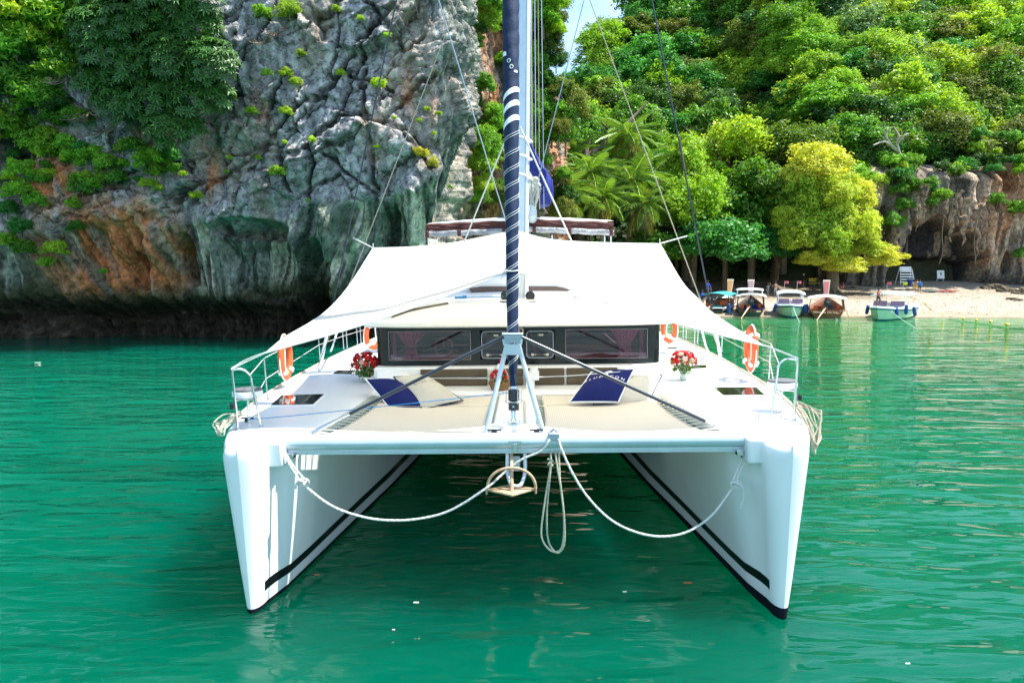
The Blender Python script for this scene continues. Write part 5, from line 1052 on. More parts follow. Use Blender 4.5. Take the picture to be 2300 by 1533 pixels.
for k, (so_, fr_, re_) in sides.items():
    so2 = resample(edge(so_), NV); fr2 = resample(edge(fr_), NU); re2 = resample(edge(re_), NU); rows = []
    for i in range(NV+1):
        v = i/NV; row = []
        for j in range(NU+1):
            u = j/NU; a = ridge[i]*(1-u)+so2[i]*u+fr2[j]*(1-v)+re2[j]*v
            c_ = fr2[0]*(1-u)*(1-v)+so2[0]*u*(1-v)+re2[0]*(1-u)*v+so2[-1]*u*v
            row.append(a-c_+Vector((0, 0, -.05*math.sin(math.pi*u)*math.sin(math.pi*v)+.012*math.sin(u*17+v*3)*math.sin(math.pi*v))))
        rows.append(row)
    mb = MB(); mb.grid(rows); o = mb.build('awning_panel', M['awning'], aw, smooth=True); md = o.modifiers.new('thickness', 'SOLIDIFY'); md.thickness = .004
    for jj in (7, 14, 21): mb = MB(); mb.tube([rows[i][jj]+Vector((0, 0, .004)) for i in range(NV+1)], .0035, 4); mb.build('seam', M['seam'], aw, smooth=True)
    mb = MB(); mb.tube(fr2, .008, 6); mb.tube(so2, .008, 6); mb.tube(re2, .008, 6); mb.build('edge_cord', M['white'], aw, smooth=True)
tip = {'l': (597, 792, 9.15, 519, 829), 'r': (1716, 776, 9.15, 1793, 806)}
for k, (a, b_, c_, d_, e_) in tip.items():
    mb = MB(); rope(mb, [BP(a, b_, c_), BP((a+d_)/2, (b_+e_)/2-1, 9.1), BP(d_, e_, 9.0)], .009, 3); rope(mb, [BP(a, b_, c_)+Vector((0, 0, .01)), BP((a+d_)/2-4, (b_+e_)/2-4, 9.1), BP(d_, e_-2, 9.0)], .007, 3); mb.build('corner_rope', M['wline'], aw, smooth=True)
for p1, p2 in (((838, 557), (793, 534)), ((1482, 547), (1543, 530))):
    mb = MB(); a, b_ = BP(*p1, 14), BP(*p2, 14.3); mb.tube([a, b_], .013, 6); mb.tube([a+Vector((0, 0, .10)), a+Vector((.0, 0, -.16))], .009, 5); mb.build('spreader_rope', M['wline'], aw)
mb = MB(); c_ = fs_at(BP(1150, 604, 9.4).z); mb.tube([c_+Vector((.10*math.cos(a), .10*math.sin(a), .03*math.sin(a))) for a in np.linspace(0, 6.28, 15)[:-1]], .010, 6, closed=True); mb.tube([c_+Vector((-.1, 0, 0)), c_+Vector((-.16, -.02, -.14))], .007, 5); mb.build('peak_lashing', M['wline'], aw)

# life buoys
def lifebuoy(c, rr, yaw, label, z0=None):
    t_ = thing('life_buoy', label, 'life buoy', c, 'orange life buoys on the guard rails', boat=True); mb = MB(); ax = Vector((math.cos(yaw), math.sin(yaw), 0))
    pts = [Vector(c)+ax*rr*.72*math.cos(a)+Vector((0, 0, rr*math.sin(a))) for a in np.linspace(0, 6.283, 33)[:-1]]; mb.tube(pts, rr*.24, 10, closed=True, flat=.7); mb.build('ring', M['orange'], t_, smooth=True)
    for k in range(4):
        a = .78+k*1.57; q = Vector(c)+ax*rr*.72*math.cos(a)+Vector((0, 0, rr*math.sin(a))); tg = (ax*-rr*.72*math.sin(a)+Vector((0, 0, rr*math.cos(a)))).normalized(); mb = MB(); mb.tube([q-tg*.035, q+tg*.035], rr*.27, 10, flat=.78); mb.build('band', M['white'], t_, smooth=True)
    mb = MB(); rp_ = [Vector(c)+ax*rr*.93*math.cos(a)*(1+.05*math.sin(4*a))+Vector((0, 0, rr*1.27*math.sin(a)*(1+.03*math.sin(4*a)))) for a in np.linspace(0, 6.283, 33)[:-1]]; mb.tube(rp_, .013, 5, closed=True); mb.tube([Vector(c)+ax*.1+Vector((0, -.12, rr*.6)), Vector(c)+ax*.13+Vector((0, -.14, -rr*.3)), Vector(c)+ax*.02+Vector((0, -.12, -rr*.8))], .016, 6); mb.build('grab_line', M['white'], t_, smooth=True); return t_
c_ = BP(641, 803, 12.6); lifebuoy(c_, .345, R(92), 'orange life buoy under the left tip of the awning, beside the bow pulpit')
c_ = BP(1687, 783, 12.6); lifebuoy(c_, .355, R(88), 'orange life buoy under the right tip of the awning, against the green water')
c_ = BP(838, 752, 17.5); lifebuoy(c_, .32, R(50), 'orange life buoy half hidden at the left corner of the cabin'); c_ = BP(1503, 738, 16.8); lifebuoy(c_, .30, R(125), 'orange life buoy just right of the cabin window band')

# bouquets
def bouquet(c, rad, seed, parent, nroses=24, red=.8):
    g = random.Random(seed)
    V, Fq, T = leaves(500, [((0, 0, -.15), (.9, .8, .7)), ((0, 0, -.55), (.6, .6, .5))], .34, seed, aspect=.3, up=.1); o = link(bpy.data.objects.new('greenery', npmesh('greenery', V, Fq, M['leaf'], T, smooth=False))); o.parent = parent; o['kind'] = 'stuff'; o.location = Vector(c)-parent.location; o.scale = (rad, rad, rad); o.color = (.07, .17, .02, 1)
    for k in range(nroses):
        a = 2.4*k; h = 1-1.15*(k+.5)/nroses; q = math.sqrt(max(0, 1-h*h))*.92; p = Vector(c)+Vector((math.cos(a)*q*rad, math.sin(a)*q*rad*.9, h*rad*.82+rad*.1))*1.0+Vector((g.uniform(-.1, .1), g.uniform(-.1, .1), g.uniform(-.1, .1)))*rad; s_ = rad*g.uniform(.19, .25); ax = (p-Vector(c)).normalized(); mb = MB()
        u = ax.orthogonal().normalized(); v = ax.cross(u)
        mb.add([p+u*s_*.55*math.cos(t)+v*s_*.55*math.sin(t)-ax*s_*.6 for t in np.linspace(0, 6.28, 9)[:-1]]+[p+u*s_*math.cos(t+.2)+v*s_*math.sin(t+.2)+ax*s_*(.0+.18*(i % 2)) for i, t in enumerate(np.linspace(0, 6.28, 9)[:-1])]+[p+u*s_*.62*math.cos(t+.6)+v*s_*.62*math.sin(t+.6)+ax*s_*(.45-.12*(i % 2)) for i, t in enumerate(np.linspace(0, 6.28, 9)[:-1])]+[p+ax*s_*.30],
               [(i, (i+1) % 8, 8+(i+1) % 8, 8+i) for i in range(8)]+[(8+i, 8+(i+1) % 8, 16+(i+1) % 8, 16+i) for i in range(8)]+[(16+i, 16+(i+1) % 8, 24) for i in range(8)])
        mb.build('rose', M['red'] if g.random() < red else M['pinkrose'], parent)
    g2 = np.random.default_rng(seed); nf = 200; d = g2.normal(size=(nf, 3)); d[:, 2] = np.abs(d[:, 2])-.35; d /= np.linalg.norm(d, axis=1)[:, None]; mb = MB()
    for q in d: p = Vector(c)+Vector(q)*rad*random.uniform(.85, 1.02); mb.box(p, (.012, .012, .012), rot=(q[0], q[1], 0))
    mb.build('filler_blossom', M['pinkrose'], parent)['kind'] = 'stuff'
for (px_, py_, vx, vy, Y_, lb, sd_) in ((819, 822, 820, 855, 12.15, 'round bouquet of red roses in a glass vase on the left deck', 1), (1534, 812, 1534, 852, 12.15, 'round bouquet of red and pale roses in a glass vase on the right deck', 2)):
    f = DK(vx, vy, 2.185); t_ = thing('rose_bouquet', lb, 'bouquet', f, boat=True); c_ = BP(px_, py_, f.y); c_.y = f.y
    mb = MB(); mb.lathe([(.060, 0), (.068, .02), (.055, .10), (.060, .16), (.075, c_.z-f.z-.06)], f, 16); mb.build('vase', M['vase'], t_, smooth=40); bouquet(c_, .255 if sd_ == 1 else .235, sd_, t_, 30 if sd_ == 1 else 28, .95 if sd_ == 1 else .82)
c0 = BP(1122, 868, 12.1); bk = thing('rose_basket', 'wicker basket of red roses on the foredeck behind the furled sail', 'basket', (c0.x, c0.y, 2.16), boat=True); c0.z = 2.16
mb = MB(); mb.lathe([(.15, 0), (.17, .05), (.19, .12), (.185, .14), (.15, .135)], c0, 20); mb.build('basket_bowl', M['wicker'], bk, smooth=40)
for k in range(5): mb = MB(); mb.tube([c0+Vector(((.155+.01*k)*math.cos(a), (.155+.01*k)*math.sin(a), .02+.026*k+.005*math.sin(12*a))) for a in np.linspace(0, 6.28, 33)[:-1]], .008, 5, closed=True); mb.build('wicker_weave', M['wicker'], bk, smooth=True)
mb = MB(); mb.tube([c0+Vector((-.17*math.cos(a), 0, .12+.30*math.sin(a))) for a in np.linspace(0, math.pi, 18)], .009, 6); mb.build('basket_handle', M['ivory'], bk, smooth=True)
bouquet(c0+Vector((0, -.02, .20)), .17, 9, bk, 24, .95)
mb = MB(); a = c0+Vector((.02, -.03, .40)); mb.lathe([(.0, -.07), (.06, -.05), (.07, 0), (.04, .06), (.0, .07)], a, 10, sx=1, sy=.5); mb.build('white_ribbon', M['white'], bk, smooth=True); mb = MB(); mb.lathe([(.0, -.05), (.05, -.02), (.05, .03), (.0, .06)], a+Vector((.03, 0, .10)), 8); mb.build('red_bow', M['red'], bk, smooth=True)

# cushions
def cushion(name, corners, th, m_, piping, label, cat='cushion', text=None, tm=None, tbox=None, logo=False):
    q = [BP(*c_) for c_ in corners]      # far-left, far-right, near-right, near-left
    nrm = (q[1]-q[0]).cross(q[3]-q[0]).normalized(); nrm = nrm if nrm.z > 0 else -nrm; N_ = 16
    def S(u, v, side): 
        p = q[0]*(1-u)*(1-v)+q[1]*u*(1-v)+q[2]*u*v+q[3]*(1-u)*v; c2 = (q[0]+q[1]+q[2]+q[3])/4
        e = 1-.05*(math.sin(math.pi*u)+math.sin(math.pi*v))*.5-.0; p = c2+(p-c2)*(1-.035*(math.sin(math.pi*u)*(abs(v-.5) > .45)+math.sin(math.pi*v)*(abs(u-.5) > .45)))
        b = (math.sin(math.pi*u)*math.sin(math.pi*v))**.62*(1+.05*math.sin(9*u+2)*math.sin(7*v)); return p+nrm*th*.5*b*side
    cg = (q[0]+q[1]+q[2]+q[3])/4; t_ = thing(name, label, cat, cg, boat=True)
    mb = MB(); g1_ = [[S(i/N_, j/N_, 1) for i in range(N_+1)] for j in range(N_+1)]; g2_ = [[S(i/N_, j/N_, -1) for i in range(N_+1)] for j in range(N_+1)]; mb.grid(g1_); mb.grid([list(reversed(r_)) for r_ in g2_]); mb.build('cover', m_, t_, smooth=70)
    rim = [S(i/N_, 0, 0) for i in range(N_)]+[S(1, i/N_, 0) for i in range(N_)]+[S(1-i/N_, 1, 0) for i in range(N_)]+[S(0, 1-i/N_, 0) for i in range(N_)]; mb = MB(); mb.tube(rim, .013, 6, closed=True); mb.build('piping', piping, t_, smooth=True)
    if text:
        for (tx_, u0, u1, v0, v1) in text:
            cu = bpy.data.curves.new('lettering', 'FONT'); cu.body = tx_; cu.size = 1; cu.space_character = 1.7; to = link(bpy.data.objects.new('lettering', cu)); bpy.context.view_layer.update(); me = bpy.data.meshes.new_from_object(to.evaluated_get(bpy.context.evaluated_depsgraph_get())); bpy.data.objects.remove(to)
            xs_ = [v.co.x for v in me.vertices]; ys2 = [v.co.y for v in me.vertices]; xa, xb, ya, yb_ = min(xs_), max(xs_), min(ys2), max(ys2)
            for v in me.vertices:
                u = u0+(u1-u0)*(v.co.x-xa)/(xb-xa); w = v1+(v0-v1)*(v.co.y-ya)/(yb_-ya); v.co = S(u, w, 1)+nrm*.003-t_.location
            me.materials.clear(); me.materials.append(tm); lo = link(bpy.data.objects.new('lettering', me)); lo.parent = t_
        if logo:
            u0, u1, v0, v1 = logo; mb = MB(); pts = [(lerp(u0, u1, .5+.5*math.cos(a)), lerp(v1, v0, math.sin(a))) for a in np.linspace(0.15, math.pi-.15, 12)]
            mb.add([S(u, v, 1)+nrm*.004 for u, v in pts], [tuple(range(12))]); um = (u0+u1)/2; w_ = (u1-u0); vv = v1+(v1-v0)*.95
            for (ua, ub) in ((um-w_*.30, um-w_*.38), (um+w_*.05, um-w_*.38), (um+w_*.05, um+w_*.16), (um-w_*.38, um+w_*.16)):
                va, vb_ = (v1+.01, vv) if ua != um-w_*.38 else (vv, vv); a, b_ = S(ua, va, 1)+nrm*.004, S(ub, vb_, 1)+nrm*.004; d_ = (b_-a).normalized().cross(nrm)*.006; mb.add([a-d_, a+d_, b_+d_, b_-d_], [(0, 1, 2, 3)])
            mb.build('emblem', tm, t_)
    return t_
M['print_dark'] = mat('print_dark', (.10, .12, .16), .7); M['print_teal'] = mat('print_teal', (.25, .50, .50), .7)
cushion('cushion', [(820, 850, 11.75), (900, 853, 11.85), (972, 917, 11.15), (886, 931, 11.0)], .34, M['pillownavy'], M['white'], 'navy cushion with white piping, tucked under the cream one on the left trampoline')
cushion('cushion', [(884, 846, 11.75), (958, 842, 11.9), (1040, 899, 11.35), (950, 920, 11.05)], .34, M['ivory'], M['navy'], 'cream cushion with dark lettering lying over the navy one, left trampoline', text=[('BLUE ICON', .20, .96, .42, .49)], tm=M['print_dark'], logo=False)
cushion('cushion', [(1378, 846, 11.8), (1488, 842, 11.85), (1455, 911, 11.2), (1332, 908, 11.15)], .34, M['ivory'], M['navy'], 'plain cream cushion half hidden behind the navy one, right trampoline')
cushion('cushion', [(1328, 836, 11.65), (1425, 828, 11.7), (1389, 903, 11.05), (1278, 903, 11.0)], .34, M['pillownavy'], M['white'], 'navy cushion with white lettering and a sail emblem, right trampoline', text=[('BLUE ICON', .06, .92, .40, .47)], tm=M['white'], logo=(.40, .60, .20, .32))

# anchor
an = thing('anchor', 'rusty roll-bar anchor hanging under the crossbeam', 'anchor', BP(1148, 1080, 8.42), boat=True)
A0, A1, A2 = BP(1097, 1094, 8.42), BP(1148, 1049, 8.42), BP(1201, 1092, 8.42); mb = MB()
mb.tube([BP(1149+54*math.cos(a), 1096-46*math.sin(a)**.9 if math.sin(a) > 0 else 1096, 8.42) for a in np.linspace(0.001, math.pi-.001, 26)], .019, 10); mb.build('roll_bar', M['bronze'], an, smooth=True)
mb = MB(); tipp = BP(1150, 1111, 8.20); bl, br, bc = BP(1093, 1098, 8.45), BP(1203, 1096, 8.45), BP(1150, 1085, 8.75)
mb.add([bl, tipp, br, bc]+[p+Vector((0, 0, -.025)) for p in (bl, tipp, br, bc)], [(0, 1, 2, 3), (7, 6, 5, 4), (0, 4, 5, 1), (1, 5, 6, 2), (2, 6, 7, 3), (3, 7, 4, 0)])
for p in (bl, br): mb.tube([p+Vector((0, 0, .01)), p+Vector((0, 0, -.07))], .016, 8)
mb.build('fluke', M['bronze'], an, smooth=True, bevel=.006)
mb = MB(); a, b_, c_ = BP(1149, 1016, 8.62), BP(1149, 1050, 8.46), BP(1150, 1102, 8.36); mb.tube([a, b_, c_], .022, 8, flat=.6); mb.build('shank', M['bronze'], an, smooth=True)

# ropes
def ropething(name, pts, r, m_, label, extra=(), cat='rope', n=9):
    q = [BP(*p) for p in pts]; t_ = thing(name, label, cat, q[0], boat=True); mb = MB(); rope(mb, q, r, n); mb.build('line', m_, t_, smooth=True)
    for nm, pp, r2 in extra: mb = MB(); rope(mb, [BP(*p) for p in pp], r2, 5); mb.build(nm, m_, t_, smooth=True)
    return t_
M['nrope'] = mat('nylon_rope', (.66, .66, .62), .75, .3, noise=(40, .15)); M['grope'] = mat('greenish_rope', (.50, .50, .38), .85, .2, noise=(40, .25))
ropething('bridle_rope', [(640, 1020, 8.5), (655, 1050, 8.47), (680, 1085, 8.45), (740, 1132, 8.4), (800, 1156, 8.4), (862, 1167, 8.4), (935, 1165, 8.4), (1010, 1146, 8.4), (1090, 1097, 8.38), (1130, 1063, 8.5), (1170, 1032, 8.52), (1215, 1012, 8.5), (1232, 990, 8.5), (1240, 976, 8.58)], .0155, M['nrope'], 'thick white bridle rope sagging from the left beam end to the anchor',
          [('knot', [(668, 1076, 8.44), (690, 1076, 8.42), (692, 1088, 8.44), (672, 1090, 8.42), (670, 1078, 8.40), (688, 1084, 8.40)], .014), ('rope_tail', [(682, 1082, 8.42), (670, 1080, 8.40), (664, 1090, 8.41), (665, 1097, 8.41)], .016), ('doubled_part', [(644, 1022, 8.52), (662, 1050, 8.49), (688, 1080, 8.46)], .013)])
ropething('bridle_rope', [(1254, 985, 8.5), (1262, 1010, 8.45), (1285, 1060, 8.42), (1320, 1115, 8.4), (1370, 1165, 8.4), (1425, 1193, 8.4), (1485, 1204, 8.4), (1545, 1193, 8.4), (1600, 1155, 8.42), (1645, 1095, 8.45)], .0155, M['nrope'], 'thick white bridle rope sagging from the beam centre to the right beam end',
          [('knot', [(1640, 1084, 8.44), (1662, 1080, 8.42), (1658, 1094, 8.42), (1642, 1092, 8.42), (1645, 1082, 8.40), (1660, 1088, 8.40)], .014), ('rope_tail', [(1655, 1083, 8.42), (1666, 1093, 8.40), (1670, 1115, 8.41), (1663, 1140, 8.41)], .015), ('doubled_part', [(1650, 1088, 8.46), (1666, 1050, 8.48), (1684, 1014, 8.5)], .013), ('doubled_part', [(1643, 1088, 8.46), (1658, 1050, 8.5), (1677, 1014, 8.52)], .013)])
ropething('hanging_rope', [(1237, 1012, 8.55), (1237, 1045, 8.5), (1232, 1100, 8.46), (1228, 1160, 8.46), (1232, 1215, 8.46), (1250, 1240, 8.46), (1266, 1225, 8.46), (1268, 1180, 8.46), (1262, 1110, 8.46), (1252, 1050, 8.5), (1247, 1012, 8.55)], .013, M['grope'], 'doubled pale rope hanging in a long loop below the crossbeam',
          [('inner_loop', [(1238, 1040, 8.49), (1226, 1110, 8.44), (1216, 1185, 8.43), (1220, 1215, 8.43), (1238, 1236, 8.42), (1258, 1235, 8.42), (1266, 1205, 8.43), (1266, 1150, 8.44), (1258, 1080, 8.48), (1255, 1012, 8.55)], .013), ('knot', [(1230, 1030, 8.5), (1242, 1034, 8.47), (1230, 1042, 8.47), (1242, 1044, 8.5)], .014)])
for (cx, cy, sd, lb) in ((505, 955, -1, 'coil of pale rope hung over the outer side of the left bow'), (1820, 950, 1, 'coil of pale rope hung over the outer side of the right bow')):
    b0 = BP(cx, cy, 9.2); t_ = thing('rope_coil', lb, 'rope', b0, boat=True); g = random.Random(4)
    for k in range(7):
        J_ = lambda p: (p[0]+g.uniform(-7, 7), p[1]+g.uniform(-6, 6), p[2])
        if sd < 0: pp = [(532, 930+k*2, 9.35), (505, 938+k*3+g.uniform(-2, 2), 9.3), (480+k*2.5, 947+k*2, 9.15), (482+k*2, 962+k*2, 9.05), (492+k, 974, 9.0), (500, 960+k, 9.05), (520, 940+k, 9.2), (540, 928, 9.35)]
        else: pp = [(1792, 905+k, 9.5), (1812+k*3, 915+k, 9.4), (1830+k*3, 945-k*2, 9.25), (1838-k*2, 975+k*3, 9.1), (1828+k, 1000+k*4, 8.9), (1815+k*2, 960, 9.0), (1802, 925, 9.2), (1785, 905, 9.4)]
        mb = MB(); rope(mb, [BP(*J_(p)) for p in pp], .010, 5); mb.build('turn', M['grope'] if sd < 0 else M['tan'], t_, smooth=True)
def thin(pts, r, m_, label, sag=0): 
    q = [BP(*p) for p in pts]; t_ = thing('deck_line', label, 'line', q[0], boat=True); mb = MB(); mb.tube(spline(q, 6), r, 6); mb.build('line', m_, t_, smooth=True)
thin([(557, 942, 9.5), (700, 929, 9.6), (900, 908, 9.5), (1035, 893, 9.2), (1145, 881, 8.98)], .006, M['bline'], 'thin blue furling line running from the left bow to the furler drum')
thin([(800, 848, 12.3), (900, 849, 12.3), (1100, 849, 9.2)], .006, M['wline'], 'white line crossing in front of the brown seat backs to the left frame leg'); thin([(1196, 847, 9.2), (1300, 842, 10.3), (1420, 832, 11.9)], .006, M['wline'], 'white line crossing above the navy cushion to the right frame leg')
thin([(708, 910, 11.4), (900, 912, 10.5), (1110, 912, 9.1)], .004, M['tan'], 'thin tan line crossing low over the left trampoline'); thin([(1198, 912, 9.1), (1330, 905, 10.5), (1530, 895, 11.8)], .004, M['tan'], 'thin tan line crossing low over the right trampoline')
# ================================================================== BOATS, PEOPLE AND THINGS AT THE BEACH
def figure(name_label, foot, h=1.68, pose='stand', face=0, top=None, bottom=None, skin='skin', hair='hair', seat=None, female=False, hat=None, group=None):
    J = {'p': (0, 0, .93), 'c': (0, 0, 1.22), 'n': (0, 0, 1.43), 'h': (0, -.01, 1.60), 'lh': (.09, 0, .88), 'lk': (.10, -.01, .48), 'la': (.10, .02, .08), 'lt': (.11, -.13, .03),
         'rh': (-.09, 0, .88), 'rk': (-.10, -.03, .48), 'ra': (-.11, .02, .08), 'rt': (-.12, -.13, .03), 'ls': (.18, 0, 1.38), 'le': (.23, .02, 1.10), 'lw': (.24, -.05, .86), 'lf': (.24, -.08, .78),
         'rs': (-.18, 0, 1.38), 're': (-.23, .02, 1.10), 'rw': (-.24, -.05, .86), 'rf': (-.24, -.08, .78)}
    if pose == 'armup': J.update(le=(.34, -.05, 1.50), lw=(.22, -.08, 1.70), lf=(.17, -.08, 1.76))
    if pose == 'hips': J.update(le=(.38, .05, 1.12), lw=(.20, -.02, .98), lf=(.14, -.04, .96), re=(-.38, .05, 1.12), rw=(-.20, -.02, .98), rf=(-.14, -.04, .96))
    if pose == 'pull': J.update(le=(.20, -.25, 1.15), lw=(.05, -.42, 1.02), lf=(.02, -.48, .99), re=(-.16, -.24, 1.12), rw=(-.02, -.40, .98), rf=(0, -.46, .95), lk=(.14, -.14, .50), rk=(-.14, .02, .48), h=(0, -.06, 1.58))
    if pose == 'sit': J = {k: (v[0], v[1], v[2]-.48) for k, v in J.items()}; J.update(lk=(.13, -.42, .45), la=(.13, -.46, .05), lt=(.14, -.58, .03), rk=(-.13, -.42, .45), ra=(-.13, -.46, .05), rt=(-.14, -.58, .03), le=(.24, -.12, .62), lw=(.14, -.34, .52), lf=(.12, -.42, .50), re=(-.24, -.12, .62), rw=(-.14, -.34, .52), rf=(-.12, -.42, .50))
    keys = list(J); E = [('p', 'c'), ('c', 'n'), ('n', 'h'), ('p', 'lh'), ('lh', 'lk'), ('lk', 'la'), ('la', 'lt'), ('p', 'rh'), ('rh', 'rk'), ('rk', 'ra'), ('ra', 'rt'), ('c', 'ls'), ('ls', 'le'), ('le', 'lw'), ('lw', 'lf'), ('c', 'rs'), ('rs', 're'), ('re', 'rw'), ('rw', 'rf')]
    rad = {'p': .125, 'c': .13, 'n': .055, 'h': .095, 'h_': .09, 'lh': .09, 'rh': .09, 'lk': .058, 'rk': .058, 'la': .040, 'ra': .040, 'lt': .035, 'rt': .035, 'ls': .062, 'rs': .062, 'le': .042, 're': .042, 'lw': .030, 'rw': .030, 'lf': .034, 'rf': .034}
    me = bpy.data.meshes.new('t'); s_ = h/1.70; me.from_pydata([Vector(J[k])*s_ for k in keys], [(keys.index(a), keys.index(b)) for a, b in E], []); o = link(bpy.data.objects.new('t', me))
    o.modifiers.new('s', 'SKIN'); 
    for i, k in enumerate(keys): me.skin_vertices[0].data[i].radius = (rad[k]*s_, rad[k]*s_*.85)
    me.skin_vertices[0].data[0].use_root = True; sb = o.modifiers.new('b', 'SUBSURF'); sb.levels = 1; bpy.context.view_layer.update()
    m2 = bpy.data.meshes.new_from_object(o.evaluated_get(bpy.context.evaluated_depsgraph_get())); bpy.data.objects.remove(o)
    m2.name = 'body'; m2.materials.clear()
    for q in (M[skin], M[top or skin], M[bottom or skin]): m2.materials.append(q)
    off = .48 if pose == 'sit' else 0
    for p in m2.polygons:
        z = p.center.z/s_+off; y = p.center.y/s_; x = abs(p.center.x)/s_
        if pose == 'sit': p.material_index = 1 if (z > .98 and z < 1.42 and y > -.15) else 2 if (y > -.36 and z <= .98 and z > .80) else 0
        else: p.material_index = 1 if (.96 < z < 1.42 and x < .30 and (y > -.2)) else 2 if ((.42 if female and top == bottom else .58) < z <= .96 and x < .19) else 0
    m2.shade_smooth(); t_ = thing('person', name_label, 'person', foot, group); t_.rotation_euler = (0, 0, face)
    b_ = link(bpy.data.objects.new('body', m2)); b_.parent = t_
    hz = (1.615-off)*s_; mb = MB(); mb.lathe([(.02, .115), (.07, .10), (.098, .05), (.10, 0), (.085, -.06 if not female else -.2), (.05, -.07 if not female else -.24)], (0, .015, hz), 10)
    k = mb.build('hair' if not hat else 'hat', M[hat or hair], t_, smooth=True); k.location = (0, 0, 0)
    return t_
def loft(mb, L_, B_, H_, nst=14, transom=.8, deep=.35, sheer=.5, mi_low=1, zc=.25, bowfine=1.0):
    """hull lofted from the stem (y=0) to the transom (y=L)"""
    rows = []
    for i in range(nst+1):
        t = i/nst; w = B_/2*(min(1, (t/.45))**(.62*bowfine) if t < .45 else lerp(1, transom, ((t-.45)/.55)**2)); w = max(w, .02); sh = H_+sheer*(1-min(1, t/.5))**2; kl = -deep+(.9*deep)*max(0, 1-t/.18)**2; rk = .55*(1-t)**3
        y = t*L_; prof = [(w, sh), (w*.97, sh*.75), (w*.88, zc), (w*.55, -.05+kl*.3), (0, kl)]
        row = [Vector((x, y-rk*(z/H_)*(1 if t < .5 else 0), z)) for x, z in prof]; row += [Vector((-p.x, p.y, p.z)) for p in reversed(row[:-1])]; rows.append(row)
    b = len(mb.v); nrw = 9
    for r_ in rows: mb.v += [tuple(p) for p in r_]
    for i in range(nst):
        for j in range(nrw-1): mb.f.append((b+i*nrw+j, b+i*nrw+j+1, b+(i+1)*nrw+j+1, b+(i+1)*nrw+j)); mb.m.append(mi_low if 2 <= j <= 5 else 0)
    mb.f.append(tuple(b+nst*nrw+j for j in range(nrw))); mb.m.append(0)
    return rows
def local(o): o.location = (0, 0, 0); return o
def fender(par, p, m_='fender', L_=.75, tilt=0):
    p = Vector(p); mb = MB(); a = Vector((tilt, 0, 1)).normalized(); mb.tube([p-a*L_*.5, p-a*L_*.42, p, p+a*L_*.42, p+a*L_*.5], [.05, .13, .15, .13, .05], 8); local(mb.build('fender', M[m_], par, smooth=True))
def flag(par, p, col, w=.32):
    p = Vector(p); mb = MB(); mb.tube([p, p+Vector((0, 0, 1.0))], .015, 5); local(mb.build('flagstaff', M['steel'], par)); mb = MB(); mb.grid([[p+Vector((u*w, .05*math.sin(u*7), 1.0-v*.22)) for u in np.linspace(0, 1, 6)] for v in (0, 1)]); local(mb.build('flag', col, par, smooth=True))
M['flagred'] = mat('flag_red', (.60, .12, .14), .7); M['flagyellow'] = mat('flag_yellow', (.75, .60, .03), .7); M['smoke'] = mat('purple_screen', (.20, .12, .19), .2, .6)
def speedboat(loc, yaw, B_, label, fend, flags):
    t_ = thing('speedboat', label, 'boat', loc); t_.rotation_euler = (0, 0, yaw); L_ = B_*2.9
    mb = MB(); rows = loft(mb, L_, B_, .92, sheer=.22, mi_low=1, zc=.16, deep=.5, bowfine=.75); local(mb.build('hull', [M['palehull'], M['teal']], t_, smooth=35))
    mb = MB()
    for sd in (-1, 1): mb.tube([Vector((sd*abs(r_[0].x), r_[0].y, r_[0].z)) for r_ in rows], .07, 6)
    local(mb.build('rub_rail', M['white'], t_, smooth=True)); mb = MB()
    for sd in (-1, 1): mb.tube([Vector((sd*abs(r_[0].x)*1.01, r_[0].y, r_[0].z-.13)) for r_ in rows], .035, 6)
    local(mb.build('blue_stripe', M['fender'], t_, smooth=True))
    mb = MB(); mb.grid([[Vector((r_[0].x*u, r_[0].y, r_[0].z+.10*(1-u*u))) for u in np.linspace(-1, 1, 7)] for r_ in rows[:8]]); local(mb.build('foredeck', M['white'], t_, smooth=True))
    y0_, y1_ = L_*.36, L_*.88; w = B_*.42
    for sd in (-1, 1):
        for k, (xa, xb) in enumerate(((.12, .95),)):
            mb = MB(); mb.prism([Vector((sd*w*xa, y0_-.1, 1.12)), Vector((sd*w*xb, y0_, 1.12)), Vector((sd*w*xb, y0_+.15, 1.52)), Vector((sd*w*xa, y0_+.1, 1.52))], (0, .04, 0)); local(mb.build('windscreen', M['smoke'], t_))
        for y in (y0_+.1, (y0_+y1_)/2, y1_): mb = MB(); mb.tube([(sd*w, y, .9), (sd*w*.97, y, 2.02)], .03, 6); local(mb.build('canopy_post', M['white'], t_))
    mb = MB(); mb.box((0, (y0_+y1_)/2, .95), (w*1.9, (y1_-y0_), .3)); mb.box((0, L_*.6, 1.15), (w*1.2, .5, .3)); local(mb.build('cockpit_seat', M['white'], t_, bevel=.04))
    rows = [[Vector((u*w*1.15, y, 2.0+.20*(1-abs(u)**3)+.06*math.sin(math.pi*(y-y0_)/(y1_-y0_)))) for u in np.linspace(-1, 1, 11)] for y in np.linspace(y0_-.1, y1_+.1, 7)]
    mb = MB(); mb.grid(rows); mb.grid([[Vector(p) for p in rows[0]], [Vector(p)+Vector((0, 0, -.14)) for p in rows[0]]]); o = local(mb.build('canopy', M['white'], t_, smooth=40)); md = o.modifiers.new('t', 'SOLIDIFY'); md.thickness = .03
    for f in fend: fender(t_, f[:3], L_=.8, tilt=f[3] if len(f) > 3 else 0)
    for x, m_ in flags: flag(t_, (x, y0_+.4, 2.1), M[m_])
    return t_
